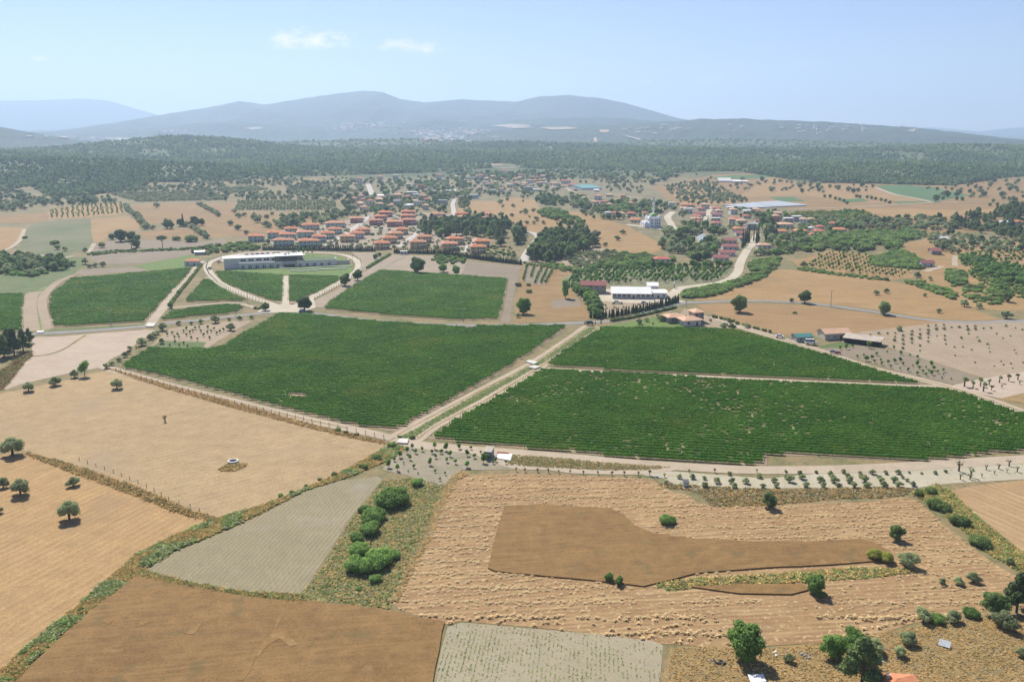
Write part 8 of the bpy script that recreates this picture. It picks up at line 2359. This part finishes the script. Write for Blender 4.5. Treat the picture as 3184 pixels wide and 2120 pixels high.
def car(tile, x, y, rot, col, label, kind='car', s=1.0):
    p = W(tile, [(x, y)])[0]
    r = bpy.data.objects.new('parked_' + kind, None)
    r.location = (float(p[0]), float(p[1]), float(terrain(p[0], p[1])) + .45)
    r.rotation_euler = (0, 0, math.radians(rot))
    r.scale = (s, s, s)
    link(r)
    tag(r, label, kind)
    m_ = paint('car_' + '_'.join('%d' % (c * 100) for c in col), col, .3, .03, .5, .5)
    b = MB()
    if kind == 'car':
        prof = [(-2.1, .35), (-2.1, .8), (-1.9, .92), (-1.3, .98), (1.0, .95), (1.95, .8), (2.1, .65), (2.1, .35)]
        cab = [(-1.45, .97), (-1.1, 1.42), (.35, 1.45), (1.05, .95)]
    else:
        prof = [(-2.4, .4), (-2.4, 1.25), (1.6, 1.25), (2.3, 1.0), (2.4, .8), (2.4, .4)]
        cab = [(-2.38, 1.25), (-2.25, 2.05), (1.1, 2.05), (1.75, 1.25)]
    for pr, hw0, m0 in ((prof, .85, 0),):
        n = len(pr)
        v = [(a, -hw0, z) for a, z in pr] + [(a, hw0, z) for a, z in pr]
        b.add(v, [tuple(range(n)), tuple(range(2 * n - 1, n - 1, -1))] + [(i, (i + 1) % n, n + (i + 1) % n, n + i) for i in range(n)], m0)
    b.obj('body', m_, r)
    c = MB()
    n = len(cab)
    v = [(a, -.8 if i in (0, 3) else -.66, z) for i, (a, z) in enumerate(cab)] + [(a, .8 if i in (0, 3) else .66, z) for i, (a, z) in enumerate(cab)]
    c.add(v, [tuple(range(n)), tuple(range(2 * n - 1, n - 1, -1))] + [(i, (i + 1) % n, n + (i + 1) % n, n + i) for i in range(n)])
    c.obj('windows', GLASS, r)
    a0, a1, zt = cab[1][0], cab[2][0], cab[1][1]
    MB().box(a0, a1, -.67, .67, zt + .03, zt + .06).obj('roof', m_, r)
    TY = paint('tyre', (0.02, 0.02, 0.02), .9, .1)
    for wx in (-1.3, 1.3):
        for wy in (-.82, .82):
            w = MB()
            t = np.linspace(0, 6.283, 12, endpoint=False)
            w.add([(wx + .32 * math.cos(k), wy - .1, .32 + .32 * math.sin(k)) for k in t] + [(wx + .32 * math.cos(k), wy + .1, .32 + .32 * math.sin(k)) for k in t],
                  [tuple(range(12)), tuple(range(23, 11, -1))] + [(i, (i + 1) % 12, 12 + (i + 1) % 12, 12 + i) for i in range(12)])
            w.obj('wheel', TY, r)


car('A5', 878, 1332, 4, (0.3, 0.42, 0.5), 'pale blue car under the gate tree')
car('A5', 8, 930, 80, (0.04, 0.04, 0.045), 'dark car driving on the left of the white drive')
car('C5', 160, 205, -14, (0.7, 0.7, 0.7), 'white estate car parked left of the green roofed hut')
car('C5', 790, 340, -10, (0.72, 0.72, 0.72), 'white camper van before the green roofed hut', 'van', 1.15)
car('C5', 1245, 515, -25, (0.05, 0.1, 0.25), 'small blue cart beside the vegetable plot', 'car', .75)
car('C5', 1350, 540, -25, (0.4, 0.1, 0.06), 'red tractor beside the vegetable plot', 'van', .55)
car('C6', 1910, 495, 35, (0.7, 0.7, 0.7), 'white car parked left in the villa street')
car('C6', 1985, 480, 35, (0.6, 0.62, 0.64), 'silver car parked right in the villa street')
for k, (x, y, c, l) in enumerate(((550, 125, (0.6, 0.2, 0.25), 'pink car first in the winery car park'), (640, 118, (0.55, 0.1, 0.12), 'red car second in the winery car park'), (720, 112, (0.1, 0.13, 0.2), 'dark car third in the winery car park'), (800, 105, (0.5, 0.1, 0.15), 'red car fourth in the winery car park'), (880, 100, (0.6, 0.6, 0.6), 'silver car fifth in the winery car park'),
                                  (985, 95, (0.7, 0.5, 0.05), 'yellow car in the winery car park'), (1045, 92, (0.65, 0.65, 0.65), 'white car beside the yellow one'), (1205, 90, (0.66, 0.66, 0.64), 'white car behind the winery centre'), (1320, 88, (0.3, 0.32, 0.35), 'grey car behind the winery centre'), (1290, 75, (0.1, 0.2, 0.4), 'blue car behind the winery centre'), (105, 232, (0.6, 0.15, 0.18), 'red car at the left end of the winery'))):
    car('C1', x, y + 12, 70, c, l)
car('C3', 940, 545, -5, (0.65, 0.62, 0.6), 'pale car before the white farm building')
car('C3', 1560, 555, -5, (0.7, 0.7, 0.7), 'white car right before the farm building')
car('A6', 1610, 1450, 20, (0.06, 0.065, 0.07), 'dark car on the lane beside the canal mouth', 'van', .9)
# round well
p = W('B1', [(2030, 1222)])[0]
wl = bpy.data.objects.new('well', None)
wl.location = (float(p[0]), float(p[1]), 0)
link(wl)
tag(wl, 'round white concrete well in the stubble field', 'well')
m_ = MB()
n = 28
t = np.linspace(0, 6.2832, n, endpoint=False)
v = []
for r_, z in ((1.7, 0), (1.7, .6), (1.15, .6), (1.15, 0.15)):
    v += [(r_ * math.cos(a), r_ * math.sin(a), z) for a in t]
m_.add(v, [(j * n + i, j * n + (i + 1) % n, (j + 1) * n + (i + 1) % n, (j + 1) * n + i) for j in range(3) for i in range(n)])
m_.obj('rim', CONC, wl)
MB().cyl(0, 0, .1, .3, 1.14, 1.14, 28).obj('water', paint('well_water', (0.03, 0.035, 0.045), .2, .2, 1, .5), wl)
sheet('grass_patch', 'B1', [(1895, 1290), (1960, 1240), (2040, 1215), (2150, 1235), (2150, 1255), (2060, 1300), (1960, 1305)], M_WEED, 4, .4, 'weedy patch below the well')
tufts('weeds', 'weeds around the well', fill(W('B1', [(1900, 1290), (1965, 1250), (2150, 1240), (2150, 1255), (2050, 1300), (1960, 1305)])[:, :2], 350, rngf), .5, .45, [WEED_B, WEED_D, WEED_Y])
# culvert slabs
for (tile, quad, l) in (('B3', [(95, 495), (130, 482), (205, 500), (170, 518)], 'white concrete slab bridge over the canal'), ('B3', [(120, 545), (165, 528), (225, 540), (180, 558)], 'pale slab at the end of the canal bridge'), ('B2', [(1215, 1065), (1235, 1030), (1318, 1032), (1308, 1070)], 'white slab bridge at the near canal end'),
                        ('A4', [(1365, 1470), (1390, 1438), (1465, 1440), (1440, 1472)], 'white slab where the dirt track meets the road'), ('A4', [(340, 1530), (350, 1512), (420, 1508), (405, 1530)], 'small white culvert slab beside the road')):
    q = W(tile, quad)[:, :2]
    m_ = MB()
    m_.add([(*a, .1) for a in q] + [(*a, .62) for a in q], [(0, 3, 2, 1), (4, 5, 6, 7), (0, 1, 5, 4), (1, 2, 6, 5), (2, 3, 7, 6), (3, 0, 4, 7)])
    tag(m_.obj('bridge_slab', CONC if 'end of' not in l else CONC), l, 'bridge')
# white concrete pad beside the tool shed, crates and pots on its rim
q = W('D5', [(540, 395), (580, 265), (950, 290), (900, 455)])[:, :2]
m_ = MB()
m_.add([(*a, 0) for a in q] + [(*a, .4) for a in q], [(0, 3, 2, 1), (4, 5, 6, 7), (0, 1, 5, 4), (1, 2, 6, 5), (2, 3, 7, 6), (3, 0, 4, 7)])
tag(m_.obj('concrete_tank', S_WHITE), 'bright white concrete tank beside the tool shed', 'tank')
for k in range(7):
    p = W('D5', [(580 + k * 42, 258 + k * 3)])[0]
    o = MB().cyl(0, 0, 0, .35, .22, .3, 10).cyl(0, 0, .3, .42, .32, .32, 10, 0).obj('clay_pot', paint('terracotta', (0.5, 0.16, 0.08), .8, .2, 3), None, loc=(p[0], p[1], .1), scale=(1.3, 1.3, 1.3))
    tag(o, '%s orange pot from the left behind the white tank' % nth(k), 'pot', 'pots behind the white tank')


def sheet_hut(tile, x, y, label, mat, s, tilt, rot):
    p = W(tile, [(x, y)])[0]
    r = bpy.data.objects.new('lean_to', None)
    r.location = (float(p[0]), float(p[1]), .1)
    r.rotation_euler = (0, 0, math.radians(rot))
    link(r)
    tag(r, label, 'lean-to')
    m_ = MB()
    for i in range(10):
        a, b = -s + i * s / 5, -s + (i + 1) * s / 5
        zz = .012 if i % 2 else .0
        m_.add([(a, -s * .6, .2 + zz), (b, -s * .6, .25 - zz), (b, s * .6, .2 + tilt - zz + .05), (a, s * .6, .2 + tilt + zz)], [(0, 1, 2, 3)])
    m_.obj('roof', mat, r)
    for (a, b, h) in ((-s * .9, -s * .5, .25), (s * .9, -s * .5, .25), (-s * .9, s * .55, tilt + .15), (s * .9, s * .55, tilt + .15)):
        MB().box(a - .05, a + .05, b - .05, b + .05, -.1, h).obj('post', WOOD, r)


sheet_hut('C8', 1150, 190, 'corrugated sheet metal lean-to on the dry grass', paint('zinc_sheet', (0.45, 0.48, 0.5), .6, .15, 1, .3, ((0.3, 0.25, 0.2), .6)), 1.05, .8, -35)
sheet_hut('B7', 1640, 1555, 'white sheet canopy at the bottom edge', S_WHITE, 1.5, .4, 4)
RUB = [paint('rubble_white', (0.62, 0.58, 0.5), .9, .15, 2), paint('rubble_blue', (0.12, 0.2, 0.4), .7, .2, 2), paint('rubble_grey', (0.3, 0.29, 0.28), .9, .2, 2)]


def heap(tile, x, y, w, label, mat, n, cat='heap'):
    p = W(tile, [(x, y)])[0]
    s = w * mpp(tile, p) / 2
    m_ = MB()
    for i in range(n):
        a, r_ = R.uniform(0, 6.28), R.random() ** .5 * s
        k = R.uniform(.15, .4) * max(.6, s * .5)
        cx, cy, cz = r_ * math.cos(a), r_ * math.sin(a) * .7, R.uniform(0, .25) * s * .6
        v = ICO_V[:12] * np.array([k, k * R.uniform(.5, 1), k * R.uniform(.3, .7)]) if False else None
        m_.box(cx - k, cx + k, cy - k * .6, cy + k * .6, cz - .1, cz + k * .6)
    o = m_.obj('rubble_heap', mat, None, loc=(p[0], p[1], .12), rot=R.uniform(0, 3))
    tag(o, label, cat)


heap('B8', 50, 1375, 70, 'pale rubble heap in the dry grass left of the big dark tree', RUB[0], 10)
heap('B8', 785, 1435, 40, 'small pile of pale stones below the olive', RUB[0], 8)
heap('B8', 890, 1405, 45, 'blue bags heaped under the small olive', RUB[1], 6)
heap('B8', 262, 1392, 95, 'row of grey and white scrap on the dry grass', RUB[2], 9)
heap('B7', 1385, 1435, 90, 'dark ash heap left of the big green tree', paint('ash', (0.09, 0.085, 0.09), .95, .3, 2), 14)
heap('B7', 960, 182, 45, 'blue plastic sheeting heap beside the olive rows', RUB[1], 5)
heap('B4', 1808, 320, 26, 'small brown box shed among the young olives', RUB[0], 3, 'box')
heap('A5', 520, 945, 24, 'pale rock group on the winery lawn', RUB[0], 6, 'rocks')
p = W('A7', [(592, 1105)])[0]
r = bpy.data.objects.new('water_tower', None)
r.location = [float(c) for c in p]
link(r)
tag(r, 'white ball shaped water tank on a stand beside the road', 'water tank')
MB().cyl(0, 0, 0, 2.2, .5, .4, 8).obj('stand', METAL, r)
mb = MB()
mb.dome(0, 0, 3.1, 1.0, 1.0, 14, 5).cyl(0, 0, 2.2, 3.1, .5, 1.0, 14)
mb.obj('tank', S_WHITE, r)
# ------------------------------------------------------------------ hazy summer air
def haze():
    x0, x1, y0, y1, z0, z1 = -13000, 13000, -3500, 18500, -60, 900
    v = [(x, y, z) for z in (z0, z1) for x, y in ((x0, y0), (x1, y0), (x1, y1), (x0, y1))]
    f = [(0, 3, 2, 1), (4, 5, 6, 7), (0, 1, 5, 4), (1, 2, 6, 5), (2, 3, 7, 6), (3, 0, 4, 7)]
    m_ = bpy.data.materials.new('hazy_air')
    m_.use_nodes = True
    N, L = m_.node_tree.nodes, m_.node_tree.links
    N.remove(N['Principled BSDF'])
    pv = N.new('ShaderNodeVolumePrincipled')
    pv.inputs['Color'].default_value = (0.6, 0.77, 1.0, 1)
    pv.inputs['Density'].default_value = HAZE_DENSITY
    pv.inputs['Anisotropy'].default_value = 0.35
    L.new(pv.outputs[0], N['Material Output'].inputs['Volume'])
    o = obj('haze', new_mesh('haze', v, f, [m_]))
    tag(o, 'thin pale summer haze over the whole valley', None, None, 'stuff')


haze()
# ------------------------------------------------------------------ labels that still are shared get their place in the row
def place_labels(limit=90):
    by = {}
    for o in SC.objects:
        if o.parent is None and 'category' in o.keys():
            by.setdefault(o['label'], []).append(o)
    for l, os_ in by.items():
        if 1 < len(os_) <= limit and len(l.split()) <= 12:
            os_.sort(key=lambda o: o.location.x / o.location.y)
            for i, o in enumerate(os_):
                o['label'] = l + ', %s from the left' % nth(i)


place_labels()
